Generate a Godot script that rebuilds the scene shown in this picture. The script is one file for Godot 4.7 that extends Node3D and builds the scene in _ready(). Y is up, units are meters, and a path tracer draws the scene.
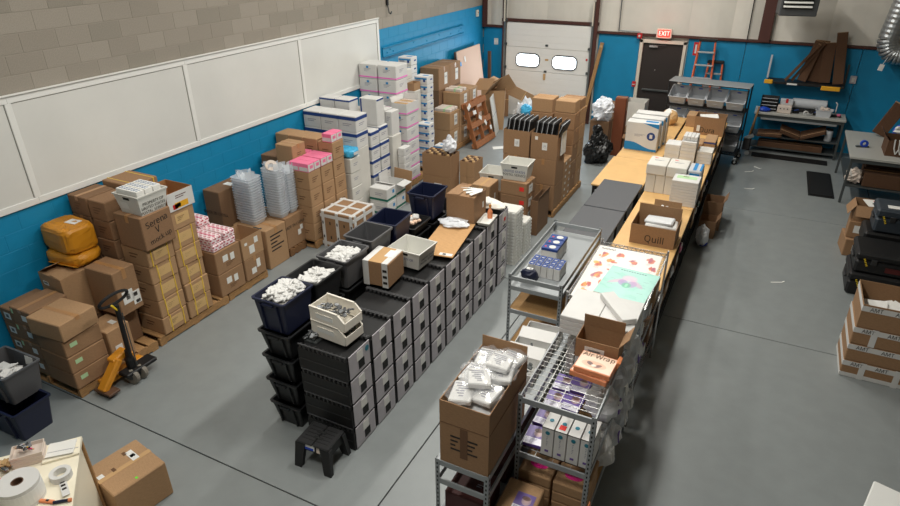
extends Node3D
# A warehouse seen from a mezzanine. x runs along the back wall, -z into depth, metres.
var M := {}
var taken := {}
var cache := {}
var rng := RandomNumberGenerator.new()
var font_sans := SystemFont.new()
var font_serif := SystemFont.new()

# ---------------------------------------------------------------- basic helpers
func numbered(n: String) -> String:
	if not taken.has(n):
		taken[n] = 0
		return n
	taken[n] += 1
	return "%s_%03d" % [n, taken[n]]

func thing(called, label, category, at = Vector3.ZERO, turn = 0.0, group = ""):
	var o = Node3D.new()
	o.name = numbered(called)
	add_child(o)
	o.position = at
	o.rotation_degrees.y = turn
	o.set_meta("label", label)
	o.set_meta("category", category)
	if group != "": o.set_meta("group", group)
	return o

func structure(called):
	var o = Node3D.new()
	o.name = called
	o.set_meta("kind", "structure")
	add_child(o)
	return o

func put(parent, called, mesh, m, pos = Vector3.ZERO, rot = Vector3.ZERO):
	var o = MeshInstance3D.new()
	o.name = called
	o.mesh = mesh
	o.material_override = M[m] if m is String else m
	parent.add_child(o, true)
	o.position = pos
	o.rotation_degrees = rot
	return o

func T(st, a, b, c, out):
	var n = (b - a).cross(c - a)
	if n.length_squared() < 1e-14: return
	n = n.normalized()
	if n.dot(out) > 0:
		st.set_normal(n); st.add_vertex(a)
		st.set_normal(n); st.add_vertex(c)
		st.set_normal(n); st.add_vertex(b)
	else:
		n = -n
		st.set_normal(n); st.add_vertex(a)
		st.set_normal(n); st.add_vertex(b)
		st.set_normal(n); st.add_vertex(c)

func Q(st, a, b, c, d, out):
	T(st, a, b, c, out)
	T(st, a, c, d, out)

func S():
	var st = SurfaceTool.new()
	st.begin(Mesh.PRIMITIVE_TRIANGLES)
	return st

# chamfered box added to a SurfaceTool
func abox(st, c: Vector3, s: Vector3, bv = 0.0, bas = Basis()):
	var h = s * 0.5
	var e = min(bv, min(h.x, min(h.y, h.z)) * 0.6)
	var P = {}
	for sx in [-1, 1]:
		for sy in [-1, 1]:
			for sz in [-1, 1]:
				var k = Vector3(sx, sy, sz)
				P[[sx, sy, sz, 0]] = c + bas * (k * Vector3(h.x, h.y - e, h.z - e))
				P[[sx, sy, sz, 1]] = c + bas * (k * Vector3(h.x - e, h.y, h.z - e))
				P[[sx, sy, sz, 2]] = c + bas * (k * Vector3(h.x - e, h.y - e, h.z))
	for s1 in [-1, 1]:
		Q(st, P[[s1, -1, -1, 0]], P[[s1, 1, -1, 0]], P[[s1, 1, 1, 0]], P[[s1, -1, 1, 0]], bas * Vector3(s1, 0, 0))
		Q(st, P[[-1, s1, -1, 1]], P[[1, s1, -1, 1]], P[[1, s1, 1, 1]], P[[-1, s1, 1, 1]], bas * Vector3(0, s1, 0))
		Q(st, P[[-1, -1, s1, 2]], P[[1, -1, s1, 2]], P[[1, 1, s1, 2]], P[[-1, 1, s1, 2]], bas * Vector3(0, 0, s1))
	if e > 0.0:
		for a in [-1, 1]:
			for b in [-1, 1]:
				Q(st, P[[a, b, -1, 0]], P[[a, b, 1, 0]], P[[a, b, 1, 1]], P[[a, b, -1, 1]], bas * Vector3(a, b, 0))
				Q(st, P[[a, -1, b, 0]], P[[a, 1, b, 0]], P[[a, 1, b, 2]], P[[a, -1, b, 2]], bas * Vector3(a, 0, b))
				Q(st, P[[-1, a, b, 1]], P[[1, a, b, 1]], P[[1, a, b, 2]], P[[-1, a, b, 2]], bas * Vector3(0, a, b))
				for d in [-1, 1]:
					T(st, P[[a, b, d, 0]], P[[a, b, d, 1]], P[[a, b, d, 2]], bas * Vector3(a, b, d))

func box(s: Vector3, bv = 0.004):
	var k = "b%.3f_%.3f_%.3f_%.3f" % [s.x, s.y, s.z, bv]
	if not cache.has(k):
		var st = S()
		abox(st, Vector3.ZERO, s, bv)
		cache[k] = st.commit()
	return cache[k]

# closed loop of a rounded rectangle in the xz plane
func ring(y, hx, hz, r, seg = 3):
	var p = []
	if r <= 0.0005:
		return [Vector3(hx, y, hz), Vector3(-hx, y, hz), Vector3(-hx, y, -hz), Vector3(hx, y, -hz)]
	var cs = [Vector2(hx - r, hz - r), Vector2(-hx + r, hz - r), Vector2(-hx + r, -hz + r), Vector2(hx - r, -hz + r)]
	for k in 4:
		for i in seg + 1:
			var a = PI / 2 * (k + float(i) / seg)
			# corner k: start angle k*90 measured from +x toward +z
			p.append(Vector3(cs[k].x + r * cos(a), y, cs[k].y + r * sin(a)))
	return p

# surface through a list of rings of equal length; both end rings capped when asked
func aloft(st, rings, cap0 = true, cap1 = true, tf = Transform3D()):
	var n = rings[0].size()
	for i in rings.size() - 1:
		for j in n:
			var a = tf * rings[i][j]
			var b = tf * rings[i][(j + 1) % n]
			var c = tf * rings[i + 1][(j + 1) % n]
			var d = tf * rings[i + 1][j]
			var nn = (b - a).cross(d - a)
			if nn.length_squared() < 1e-14: nn = (c - b).cross(d - b)
			Q(st, a, b, c, d, -nn)
	for e in [0, 1]:
		if (e == 0 and cap0) or (e == 1 and cap1):
			var R = rings[0] if e == 0 else rings[rings.size() - 1]
			var m = Vector3.ZERO
			for p in R: m += p
			m /= n
			for j in n:
				var a2 = tf * m
				var b2 = tf * R[j]
				var c2 = tf * R[(j + 1) % n]
				T(st, a2, b2, c2, tf.basis * Vector3(0, -1 if e == 0 else 1, 0))

func lathe(prof, seg = 20):
	# prof: [r, y] pairs from bottom to top, smooth look from many facets
	var st = S()
	var rs = []
	for p in prof:
		var l = []
		for j in seg:
			var a = TAU * j / seg
			l.append(Vector3(max(p[0], 0.0001) * cos(a), p[1], max(p[0], 0.0001) * sin(a)))
		rs.append(l)
	aloft(st, rs, true, true)
	return st.commit()

func acyl(st, a: Vector3, b: Vector3, r, seg = 10, r2 = -1.0):
	if r2 < 0: r2 = r
	var d = (b - a).normalized()
	var u = d.cross(Vector3.UP if abs(d.y) < 0.9 else Vector3.RIGHT).normalized()
	var v = d.cross(u)
	for j in seg:
		var t0 = TAU * j / seg
		var t1 = TAU * (j + 1) / seg
		var p0 = u * cos(t0) + v * sin(t0)
		var p1 = u * cos(t1) + v * sin(t1)
		Q(st, a + p0 * r, a + p1 * r, b + p1 * r2, b + p0 * r2, p0 + p1)
		T(st, a, a + p0 * r, a + p1 * r, -d)
		T(st, b, b + p0 * r2, b + p1 * r2, d)

func tube(pts, r, seg = 8):
	var st = S()
	for i in pts.size() - 1:
		acyl(st, pts[i], pts[i + 1], r, seg)
	return st.commit()

func blob(s: Vector3, amp, freq, seed_, nu = 22, nv = 14, flat = 0.0, sq = 1.0, pear = 0.0):
	# crumpled closed bag: a sphere pushed about by noise; base at y = 0
	var no = FastNoiseLite.new()
	no.seed = seed_
	no.frequency = freq
	no.noise_type = FastNoiseLite.TYPE_SIMPLEX
	no.fractal_octaves = 3
	var st = S()
	var g = []
	for i in nv + 1:
		var row = []
		var ph = PI * i / nv
		for j in nu:
			var th = TAU * j / nu
			var d = Vector3(sin(ph) * cos(th), cos(ph), sin(ph) * sin(th))
			var k = 1.0 + amp * (no.get_noise_3d(d.x * 10, d.y * 10, d.z * 10) + 0.35 * (0.5 - abs(no.get_noise_3d(d.x * 31 + 7, d.y * 31, d.z * 31)) * 2.0))
			var dy = d.y
			if sq != 1.0: d = Vector3(sign(d.x) * pow(abs(d.x), sq), sign(d.y) * pow(abs(d.y), sq), sign(d.z) * pow(abs(d.z), sq))
			if pear > 0.0:
				var f = 1.0 - pear * (dy * 0.5 + 0.5)
				d = Vector3(d.x * f, d.y, d.z * f)
			var p = Vector3(d.x * s.x, d.y * s.y, d.z * s.z) * 0.5 * k
			p.y = max(p.y + s.y * 0.5, 0.0)
			if flat > 0: p.y = min(p.y, s.y * (1.0 - flat) + 0.02 * no.get_noise_3d(d.x * 40, 3, d.z * 40))
			row.append(p)
		g.append(row)
	st.set_smooth_group(0)
	for i in nv:
		for j in nu:
			var a = g[i][j]
			var b = g[i][(j + 1) % nu]
			var c = g[i + 1][(j + 1) % nu]
			var d2 = g[i + 1][j]
			var o = (a + b + c + d2) * 0.25 - Vector3(0, s.y * 0.5, 0)
			Q(st, a, b, c, d2, o)
	return st.commit()

func packets(w, d, y, n, seed_, sz, h = 0.03):
	# loose pile of flat packets inside w x d, uncountable: one mesh
	var r = RandomNumberGenerator.new()
	r.seed = seed_
	var st = S()
	for i in n:
		var b = Basis(Vector3(r.randf_range(-1, 1), r.randf_range(-0.4, 0.4), r.randf_range(-1, 1)).normalized(), r.randf_range(-0.9, 0.9)) * Basis(Vector3.UP, r.randf_range(0, TAU))
		var q = sz * r.randf_range(0.6, 1.1)
		abox(st, Vector3(r.randf_range(-0.5, 0.5) * max(w - sz, 0.02), y + r.randf_range(0, 0.05), r.randf_range(-0.5, 0.5) * max(d - sz, 0.02)), Vector3(q, h, q * r.randf_range(0.5, 0.9)), h * 0.3, b)
	return st.commit()

# ---------------------------------------------------------------- materials
func noise_tex(freq, lo, hi, seed_, size = 256, oct = 4, sx = 1, sy = 1):
	var n = FastNoiseLite.new()
	n.seed = seed_
	n.frequency = freq
	n.fractal_octaves = oct
	var im = n.get_seamless_image(size, size)
	var o = Image.create(size, size, false, Image.FORMAT_RGB8)
	for y in size:
		for x in size:
			var v = im.get_pixel((x * sx) % size, (y * sy) % size).r
			v = lo + (hi - lo) * v
			o.set_pixel(x, y, Color(v, v, v))
	return ImageTexture.create_from_image(o)

func mat(k, col, rough = 0.7, metal = 0.0, tex = null, scale = 1.0, extra = {}):
	var m = StandardMaterial3D.new()
	m.albedo_color = col
	m.roughness = rough
	m.metallic = metal
	m.cull_mode = BaseMaterial3D.CULL_DISABLED
	if tex != null:
		m.albedo_texture = tex
		m.uv1_triplanar = true
		m.uv1_scale = Vector3(scale, scale, scale)
	for e in extra: m.set(e, extra[e])
	M[k] = m
	return m

func rgb(r, g, b): return Color8(r, g, b)

func make_materials():
	font_sans.font_names = PackedStringArray(["Droid Sans"])
	font_serif.font_names = PackedStringArray(["Droid Serif"])
	var fine = noise_tex(0.08, 0.9, 1.0, 3)
	var soft = noise_tex(0.012, 0.94, 1.0, 7, 256, 5)
	var fiber = noise_tex(0.05, 0.88, 1.0, 11, 256, 4, 1, 7)
	var grain = noise_tex(0.03, 0.72, 1.0, 5, 256, 5, 1, 9)
	var mott = noise_tex(0.03, 0.95, 1.0, 21, 512, 6)
	mat("floor", rgb(138, 143, 143), 0.36, 0.0, mott, 0.22)
	mat("joint", rgb(38, 38, 38), 0.9)
	mat("mortar", rgb(150, 143, 131), 0.95)
	for i in 4:
		mat("block%d" % i, [rgb(160, 152, 140), rgb(156, 148, 136), rgb(164, 156, 144), rgb(152, 145, 133)][i], 0.95, 0.0, fine, 3.0)
	mat("blue", rgb(0, 134, 180), 0.6, 0.0, soft, 0.5)
	mat("blue_joint", rgb(0, 130, 175), 0.7)
	mat("panel", rgb(224, 224, 219), 0.55, 0.0, soft, 0.15)
	mat("trim_white", rgb(230, 230, 226), 0.5)
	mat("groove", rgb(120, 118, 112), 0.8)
	mat("vinyl", rgb(222, 217, 206), 0.6, 0.0, soft, 0.4)
	mat("brown_steel", rgb(74, 38, 30), 0.6)
	mat("door_white", rgb(232, 230, 225), 0.5)
	mat("rail", rgb(118, 122, 122), 0.4, 0.6)
	mat("door_dark", rgb(44, 37, 34), 0.55)
	mat("frame_cream", rgb(214, 206, 190), 0.55)
	mat("pane", rgb(235, 243, 250), 0.3, 0.0, null, 1.0, {"emission_enabled": true, "emission": Color(0.92, 0.97, 1.0), "emission_energy_multiplier": 2.2})
	mat("exit_red", rgb(240, 70, 60), 0.5, 0.0, null, 1.0, {"emission_enabled": true, "emission": Color(1.0, 0.22, 0.18), "emission_energy_multiplier": 0.9})
	mat("exit_text", rgb(255, 235, 230), 0.5, 0.0, null, 1.0, {"emission_enabled": true, "emission": Color(1.0, 0.75, 0.7), "emission_energy_multiplier": 1.2})
	mat("lamp", rgb(255, 255, 250), 0.5, 0.0, null, 1.0, {"emission_enabled": true, "emission": Color(1.0, 0.97, 0.92), "emission_energy_multiplier": 3.0})
	mat("red", rgb(190, 30, 34), 0.5)
	mat("ceiling", rgb(205, 202, 194), 0.8)
	# cardboard, five lots of board
	var cc = [rgb(170, 133, 97), rgb(160, 124, 90), rgb(180, 143, 105), rgb(148, 113, 82), rgb(134, 102, 74)]
	for i in 5: mat("card%d" % i, cc[i], 0.88, 0.0, fiber, 1.6)
	mat("kraft_in", rgb(168, 118, 72), 0.9, 0.0, fiber, 1.6)
	mat("tape", rgb(172, 128, 84), 0.3)
	mat("cleartape", rgb(196, 158, 112), 0.25)
	mat("paper", rgb(226, 225, 220), 0.75)
	mat("mint", rgb(178, 212, 164), 0.75)
	mat("tanlabel", rgb(205, 170, 116), 0.8)
	mat("strap", rgb(226, 190, 62), 0.5)
	mat("ink", rgb(40, 34, 30), 0.8)
	mat("ink_soft", rgb(104, 74, 50), 0.85)
	mat("white", rgb(216, 215, 212), 0.6, 0.0, soft, 0.6)
	mat("white2", rgb(216, 213, 205), 0.65, 0.0, soft, 0.6)
	mat("navy_print", rgb(30, 62, 128), 0.6)
	mat("cyan_print", rgb(24, 128, 190), 0.6)
	mat("green_print", rgb(14, 104, 88), 0.6)
	mat("pink_print", rgb(232, 120, 196), 0.6)
	mat("grey_print", rgb(150, 150, 160), 0.7)
	mat("pinkbox", rgb(236, 122, 158), 0.55)
	mat("hotpink", rgb(232, 40, 140), 0.5)
	mat("redsticker", rgb(226, 44, 36), 0.6)
	mat("orange_wrap", rgb(224, 138, 92), 0.5)
	mat("peach", rgb(240, 206, 180), 0.55)
	mat("purple_print", rgb(104, 78, 150), 0.55)
	mat("bagblue", rgb(70, 176, 220), 0.35)
	mat("mailer", rgb(206, 138, 28), 0.45, 0.0, soft, 1.0)
	mat("wood", rgb(186, 142, 92), 0.8, 0.0, grain, 1.2)
	mat("wood_dk", rgb(140, 100, 62), 0.85, 0.0, grain, 1.2)
	mat("pallet_red", rgb(176, 112, 66), 0.85, 0.0, grain, 1.2)
	mat("tabletop", rgb(226, 182, 120), 0.45, 0.0, soft, 0.8)
	mat("chipboard", rgb(204, 160, 106), 0.75, 0.0, fine, 2.0)
	mat("kraft_sheet", rgb(206, 160, 108), 0.8, 0.0, fiber, 1.0)
	mat("grey_top", rgb(84, 86, 90), 0.5, 0.0, fine, 2.0)
	mat("steel", rgb(150, 154, 156), 0.42, 0.25)
	mat("steel_dk", rgb(76, 80, 80), 0.5, 0.3)
	mat("slot", rgb(22, 23, 23), 0.8)
	mat("chrome", rgb(190, 190, 190), 0.25, 0.85)
	mat("wire", rgb(176, 176, 172), 0.35, 0.5)
	mat("black", rgb(19, 19, 20), 0.55)
	mat("black_rib", rgb(46, 46, 47), 0.35)
	mat("rim_grey", rgb(74, 74, 76), 0.4)
	mat("black_soft", rgb(20, 20, 21), 0.7)
	mat("rubber", rgb(24, 23, 22), 0.85)
	mat("bin_grey", rgb(190, 185, 190), 0.55, 0.0, soft, 1.0)
	mat("tote_navy", rgb(20, 27, 54), 0.42)
	mat("tote_black", rgb(28, 29, 31), 0.45)
	mat("tote_grey", rgb(84, 84, 86), 0.45)
	mat("tote_light", rgb(192, 195, 199), 0.5)
	mat("crate_white", rgb(216, 215, 208), 0.45)
	mat("bin_white", rgb(232, 226, 214), 0.45)
	mat("jack", rgb(214, 142, 34), 0.5, 0.0, soft, 2.0)
	mat("wheel_grey", rgb(126, 120, 110), 0.6)
	mat("clear", Color(0.93, 0.95, 0.97, 0.42), 0.12, 0.0, null, 1.0, {"transparency": BaseMaterial3D.TRANSPARENCY_ALPHA})
	mat("film", Color(0.95, 0.96, 0.98, 0.09), 0.1, 0.0, null, 1.0, {"transparency": BaseMaterial3D.TRANSPARENCY_ALPHA})
	mat("bagwhite", Color(0.93, 0.94, 0.96, 0.75), 0.25, 0.0, null, 1.0, {"transparency": BaseMaterial3D.TRANSPARENCY_ALPHA})
	mat("bagblack", rgb(15, 15, 16), 0.32)
	mat("polybag", rgb(226, 228, 230), 0.3, 0.0, fine, 4.0)
	mat("case_dk", rgb(48, 56, 64), 0.5)
	mat("case_black", rgb(17, 17, 18), 0.5)
	mat("case_red", rgb(80, 22, 20), 0.6)
	mat("yellow", rgb(232, 198, 40), 0.5)
	mat("yellow_block", rgb(226, 166, 36), 0.55)
	mat("ladder", rgb(222, 112, 72), 0.5)
	mat("alu", rgb(196, 198, 198), 0.35, 0.5)
	mat("foil", rgb(186, 190, 192), 0.32, 0.8, soft, 3.0)
	mat("heater", rgb(78, 80, 82), 0.5, 0.2)
	mat("brown_panel", rgb(96, 66, 44), 0.85, 0.0, fiber, 1.0)
	mat("laminate", rgb(238, 230, 208), 0.4)
	mat("bench_top", rgb(176, 176, 170), 0.4)
	mat("amber", rgb(196, 130, 46), 0.4)
	mat("cap_tan", rgb(196, 160, 112), 0.5)
	mat("cap_dark", rgb(88, 62, 44), 0.6)
	mat("bluebin", rgb(24, 70, 190), 0.4)
	mat("screw", rgb(120, 122, 124), 0.35, 0.7)
	mat("teal", rgb(30, 120, 140), 0.5)
	mat("maroon_box", rgb(70, 26, 24), 0.6)
	mat("green_sticker", rgb(110, 220, 60), 0.5)
	mat("brown_dark", rgb(120, 64, 36), 0.7)
	mat("tray_beige", rgb(214, 200, 188), 0.6)
	make_prints()

func uvplane(w, h):
	# thin printed sheet facing +y, uv over the whole face
	var k = "uv%.3f_%.3f" % [w, h]
	if cache.has(k): return cache[k]
	var p = PlaneMesh.new()
	p.size = Vector2(w, h)
	cache[k] = p
	return p

func ell(im, cx, cy, rx, ry, col, ang = 0.0):
	var R = int(max(rx, ry)) + 1
	for y in range(max(0, int(cy) - R), min(im.get_height(), int(cy) + R + 1)):
		for x in range(max(0, int(cx) - R), min(im.get_width(), int(cx) + R + 1)):
			var dx = x - cx
			var dy = y - cy
			var u = dx * cos(ang) + dy * sin(ang)
			var v = -dx * sin(ang) + dy * cos(ang)
			var q = (u / rx) * (u / rx) + (v / ry) * (v / ry)
			if q <= 1.0:
				im.set_pixel(x, y, im.get_pixel(x, y).lerp(col, 0.85 - 0.35 * q))

func print_mat(k, im, rough = 0.5):
	var m = StandardMaterial3D.new()
	m.albedo_texture = ImageTexture.create_from_image(im)
	m.roughness = rough
	m.cull_mode = BaseMaterial3D.CULL_DISABLED
	M[k] = m

func make_prints():
	# anatomy-style wall chart: pale sheet with small red and ochre figures
	var im = Image.create(512, 512, false, Image.FORMAT_RGB8)
	im.fill(rgb(228, 222, 214))
	var r = RandomNumberGenerator.new()
	r.seed = 5
	var figs = [[60, 90], [190, 60], [320, 110], [440, 70], [60, 190], [150, 150], [90, 290], [190, 240], [60, 390], [170, 350], [70, 470], [180, 460], [470, 150]]
	for f in figs:
		for j in 7:
			var c = [rgb(186, 54, 36), rgb(206, 110, 66), rgb(160, 70, 92), rgb(226, 160, 60), rgb(190, 84, 58)][r.randi() % 5]
			ell(im, f[0] + r.randf_range(-24, 24), f[1] + r.randf_range(-16, 16), r.randf_range(10, 32), r.randf_range(7, 18), c, r.randf_range(0, PI))
	for i in 9: im.fill_rect(Rect2i(24 + i * 13, 18 + (i % 2) * 4, 9, 12), rgb(40, 36, 40))
	for f in figs:
		for j in 4: im.fill_rect(Rect2i(f[0] - 26 + r.randi() % 12, f[1] + 26 + j * 6, 20 + r.randi() % 30, 2), rgb(150, 140, 140))
	print_mat("chart", im, 0.35)
	im = Image.create(512, 400, false, Image.FORMAT_RGB8)
	im.fill(rgb(140, 200, 186))
	for i in 60: ell(im, r.randf_range(0, 512), r.randf_range(0, 400), r.randf_range(40, 120), r.randf_range(10, 40), rgb(156, 210, 198), 0.1)
	ell(im, 150, 190, 100, 24, rgb(206, 168, 186), -0.5)
	ell(im, 340, 180, 90, 26, rgb(196, 158, 182), 0.5)
	ell(im, 250, 130, 80, 44, rgb(214, 176, 196), 0.0)
	ell(im, 210, 200, 56, 40, rgb(150, 120, 176), 0.3)
	ell(im, 300, 200, 50, 44, rgb(166, 128, 178), -0.3)
	ell(im, 255, 225, 48, 36, rgb(64, 168, 120))
	ell(im, 255, 225, 16, 26, rgb(140, 214, 176))
	for i in 6: im.fill_rect(Rect2i(60 + (i % 2) * 330, 90 + i * 40, 60, 2), rgb(90, 120, 116))
	for i in 10: im.fill_rect(Rect2i(110 + i * 28, 28, 20, 9), rgb(60, 100, 96))
	print_mat("mintchart", im, 0.35)
	# repeated red motif on white wrap
	im = Image.create(256, 256, false, Image.FORMAT_RGB8)
	im.fill(rgb(240, 222, 224))
	for y in 16:
		for x in 8:
			im.fill_rect(Rect2i(x * 32 + (y % 2) * 14, y * 16 + 2, 18, 8), rgb(172, 22, 52))
			im.fill_rect(Rect2i(x * 32 + 4 + (y % 2) * 14, y * 16 + 4, 6, 3), rgb(240, 210, 214))
	print_mat("redmotif", im, 0.55)
	M["redmotif"].uv1_triplanar = true
	M["redmotif"].uv1_scale = Vector3(1.6, 1.6, 1.6)
	# orange dumpling-like pack face, purple leaflet
	im = Image.create(256, 160, false, Image.FORMAT_RGB8)
	im.fill(rgb(240, 208, 184))
	ell(im, 120, 104, 90, 34, rgb(232, 164, 132))
	ell(im, 90, 100, 26, 16, rgb(64, 44, 44), 0.4)
	ell(im, 150, 110, 30, 14, rgb(92, 60, 52), -0.5)
	ell(im, 122, 112, 20, 12, rgb(250, 236, 220))
	print_mat("orange_print", im, 0.4)
	im = Image.create(200, 260, false, Image.FORMAT_RGB8)
	im.fill(rgb(112, 92, 160))
	im.fill_rect(Rect2i(0, 170, 200, 90), rgb(232, 230, 240))
	ell(im, 120, 90, 50, 60, rgb(220, 190, 170))
	ell(im, 110, 60, 46, 30, rgb(90, 60, 50))
	for i in 5: im.fill_rect(Rect2i(16, 184 + i * 14, 120 - i * 12, 5), rgb(90, 80, 140))
	print_mat("leaflet", im, 0.35)
	im = Image.create(256, 64, false, Image.FORMAT_RGB8)
	im.fill(rgb(244, 244, 240))
	for i in 8:
		for j in 2:
			im.fill_rect(Rect2i(8 + i * 31, 12 + j * 24, 22, 16), rgb(34, 70, 120))
			im.fill_rect(Rect2i(14 + i * 31, 16 + j * 24, 8, 4), rgb(200, 220, 240))
	print_mat("bluepads", im, 0.5)

# ---------------------------------------------------------------- decals, text
func face_pos(face, s: Vector3, u, v, off):
	match face:
		"x": return Vector3(s.x / 2 + off, s.y / 2 + v * s.y / 2, -u * s.z / 2)
		"z": return Vector3(u * s.x / 2, s.y / 2 + v * s.y / 2, s.z / 2 + off)
	return Vector3(u * s.x / 2, s.y + off, -v * s.z / 2)

func face_rot(face, r = 0.0):
	match face:
		"x": return Vector3(0, 90, r)
		"z": return Vector3(0, 0, r)
	return Vector3(-90, 0, r)

func decal(t, called, face, s, u, v, w, h, m, r = 0.0, off = 0.001):
	var o = put(t, called, box(Vector3(w, h, 0.002), 0.0), m, face_pos(face, s, u, v, off))
	var b = Basis.from_euler(face_rot(face) * PI / 180.0)
	o.basis = b * Basis(Vector3(0, 0, 1), deg_to_rad(r))
	return o

func text_mesh(str_, h, serif = false):
	var k = "t%s_%.3f_%s" % [str_, h, serif]
	if not cache.has(k):
		var tm = TextMesh.new()
		tm.text = str_
		tm.font = font_serif if serif else font_sans
		tm.font_size = 32
		tm.pixel_size = h / 24.0
		tm.depth = 0.001
		tm.curve_step = 4.0
		cache[k] = tm
	return cache[k]

func text(t, called, face, s, u, v, str_, h, m, r = 0.0, serif = false, off = 0.0022):
	var o = put(t, called, text_mesh(str_, h, serif), m, face_pos(face, s, u, v, off))
	var b = Basis.from_euler(face_rot(face) * PI / 180.0)
	o.basis = b * Basis(Vector3(0, 0, 1), deg_to_rad(r))
	return o

func scribble(t, face, s, u, v, w, h, rows, m = "ink_soft"):
	# printed lines of small type on a carton, as one printed mark
	var st = S()
	for i in rows:
		var ww = w * (1.0 - 0.25 * (i % 3))
		abox(st, Vector3((ww - w) / 2, h / 2 - h * (i + 0.5) / rows, 0), Vector3(ww, h / rows * 0.36, 0.002))
	var o = put(t, "print", st.commit(), m, face_pos(face, s, u, v, 0.001))
	o.basis = Basis.from_euler(face_rot(face) * PI / 180.0)

# ---------------------------------------------------------------- cartons
# closed box; o: n name, c category, m board, tape "x"/"z"/"", d decals, tx texts, sc scribbles, bands, straps, rot, g group
func C(label, x0, x1, y0, y1, z0, z1, o = {}):
	var s = Vector3(x1 - x0, y1 - y0, z1 - z0)
	var t = thing(o.get("n", "cardboard_box"), label, o.get("c", "box"), Vector3((x0 + x1) / 2, y0, (z0 + z1) / 2), o.get("rot", 0.0), o.get("g", ""))
	var b = put(t, "body", box(s, o.get("bv", 0.009)), o.get("m", "card%d" % (rng.randi() % 4)), Vector3(0, s.y / 2, 0))
	var tp = o.get("tape", "auto")
	if tp == "auto": tp = "z" if s.z > s.x else "x"
	var tm = o.get("tm", "tape")
	if tp == "z":
		put(t, "tape", box(Vector3(0.05, 0.003, s.z), 0.0), tm, Vector3(0, s.y, 0))
		put(t, "tape", box(Vector3(0.05, s.y * 0.22, 0.003), 0.0), tm, Vector3(0, s.y * 0.89, s.z / 2))
	elif tp == "x":
		put(t, "tape", box(Vector3(s.x, 0.003, 0.05), 0.0), tm, Vector3(0, s.y, 0))
		put(t, "tape", box(Vector3(0.003, s.y * 0.22, 0.05), 0.0), tm, Vector3(s.x / 2, s.y * 0.89, 0))
	deco(t, s, o)
	return t

func deco(t, s, o):
	for q in o.get("bands", []):
		put(t, "band", box(Vector3(s.x + 0.003, s.y * q[1], s.z + 0.003), 0.0), q[2], Vector3(0, s.y * q[0], 0))
	for q in o.get("d", []):
		decal(t, q[6] if q.size() > 6 else "label", q[0], s, q[1], q[2], q[3], q[4], q[5])
	for q in o.get("sc", []):
		scribble(t, q[0], s, q[1], q[2], q[3], q[4], q[5], q[6] if q.size() > 6 else "ink_soft")
	for q in o.get("tx", []):
		text(t, "lettering", q[0], s, q[1], q[2], q[3], q[4], q[5] if q.size() > 5 else "ink", q[6] if q.size() > 6 else 0.0)
	if o.get("straps", false):
		for k in [-1, 1]:
			put(t, "strap", box(Vector3(s.x + 0.012, s.y + 0.003, 0.013), 0.002), "strap", Vector3(0, s.y / 2, k * s.z * rng.randf_range(0.2, 0.36)), Vector3(rng.randf_range(-2, 2), 0, 0))

func shell(s: Vector3, th, taper = 1.0, r = 0.0, rim = 0.0, rimh = 0.0):
	var k = "s%.3f_%.3f_%.3f_%.3f_%.3f_%.3f_%.3f" % [s.x, s.y, s.z, th, taper, r, rim]
	if cache.has(k): return cache[k]
	var hx = s.x / 2
	var hz = s.z / 2
	var rs = [ring(0, hx * taper, hz * taper, r)]
	if rim > 0:
		var f = taper + (1 - taper) * (s.y - rimh) / s.y
		rs.append(ring(s.y - rimh, hx * f, hz * f, r))
		rs.append(ring(s.y - rimh, hx * f + rim, hz * f + rim, r + rim * 0.5 if r > 0 else 0.0))
		rs.append(ring(s.y, hx + rim, hz + rim, r + rim * 0.5 if r > 0 else 0.0))
	else:
		rs.append(ring(s.y, hx, hz, r))
	rs.append(ring(s.y, hx - th, hz - th, r))
	rs.append(ring(th, hx * taper - th, hz * taper - th, r))
	var st = S()
	aloft(st, rs, true, true)
	cache[k] = st.commit()
	return cache[k]

# open carton with flaps: fl = {"x+":angle,...}, 0 = standing up, 90 = level, 150 = hanging
func O(label, x0, x1, y0, y1, z0, z1, fl = {}, o = {}):
	var s = Vector3(x1 - x0, y1 - y0, z1 - z0)
	var t = thing(o.get("n", "open_cardboard_box"), label, o.get("c", "box"), Vector3((x0 + x1) / 2, y0, (z0 + z1) / 2), o.get("rot", 0.0), o.get("g", ""))
	var mm = o.get("m", "card%d" % (rng.randi() % 4))
	put(t, "body", shell(s, 0.006), mm)
	for e in fl:
		var ax = e[0]
		var sg = 1.0 if e[1] == "+" else -1.0
		var L = o.get("fl", min(s.x, s.z) * 0.48)
		var piv = Node3D.new()
		var a = deg_to_rad(fl[e])
		var ww = (s.z if ax == "x" else s.x) - 0.01
		var dirv = Vector3(sg * sin(a), cos(a), 0) if ax == "x" else Vector3(0, cos(a), sg * sin(a))
		var edge = Vector3(sg * (s.x / 2 - 0.003), s.y, 0) if ax == "x" else Vector3(0, s.y, sg * (s.z / 2 - 0.003))
		var f = put(t, "flap", box(Vector3(0.006, L, ww) if ax == "x" else Vector3(ww, L, 0.006), 0.001), mm, edge + dirv * L / 2)
		f.rotation = Vector3(0, 0, -sg * a) if ax == "x" else Vector3(sg * a, 0, 0)
		piv.free()
	deco(t, s, o)
	return t

func place_in(k, n):
	if n == 1: return "single"
	if k == 0: return "topmost"
	if k == n - 1: return "lowest"
	return ["", "second", "third", "fourth", "fifth", "sixth", "seventh", "eighth", "ninth", "tenth", "eleventh", "twelfth", "thirteenth", "fourteenth", "fifteenth", "sixteenth"][k] + "-from-top"

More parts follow.
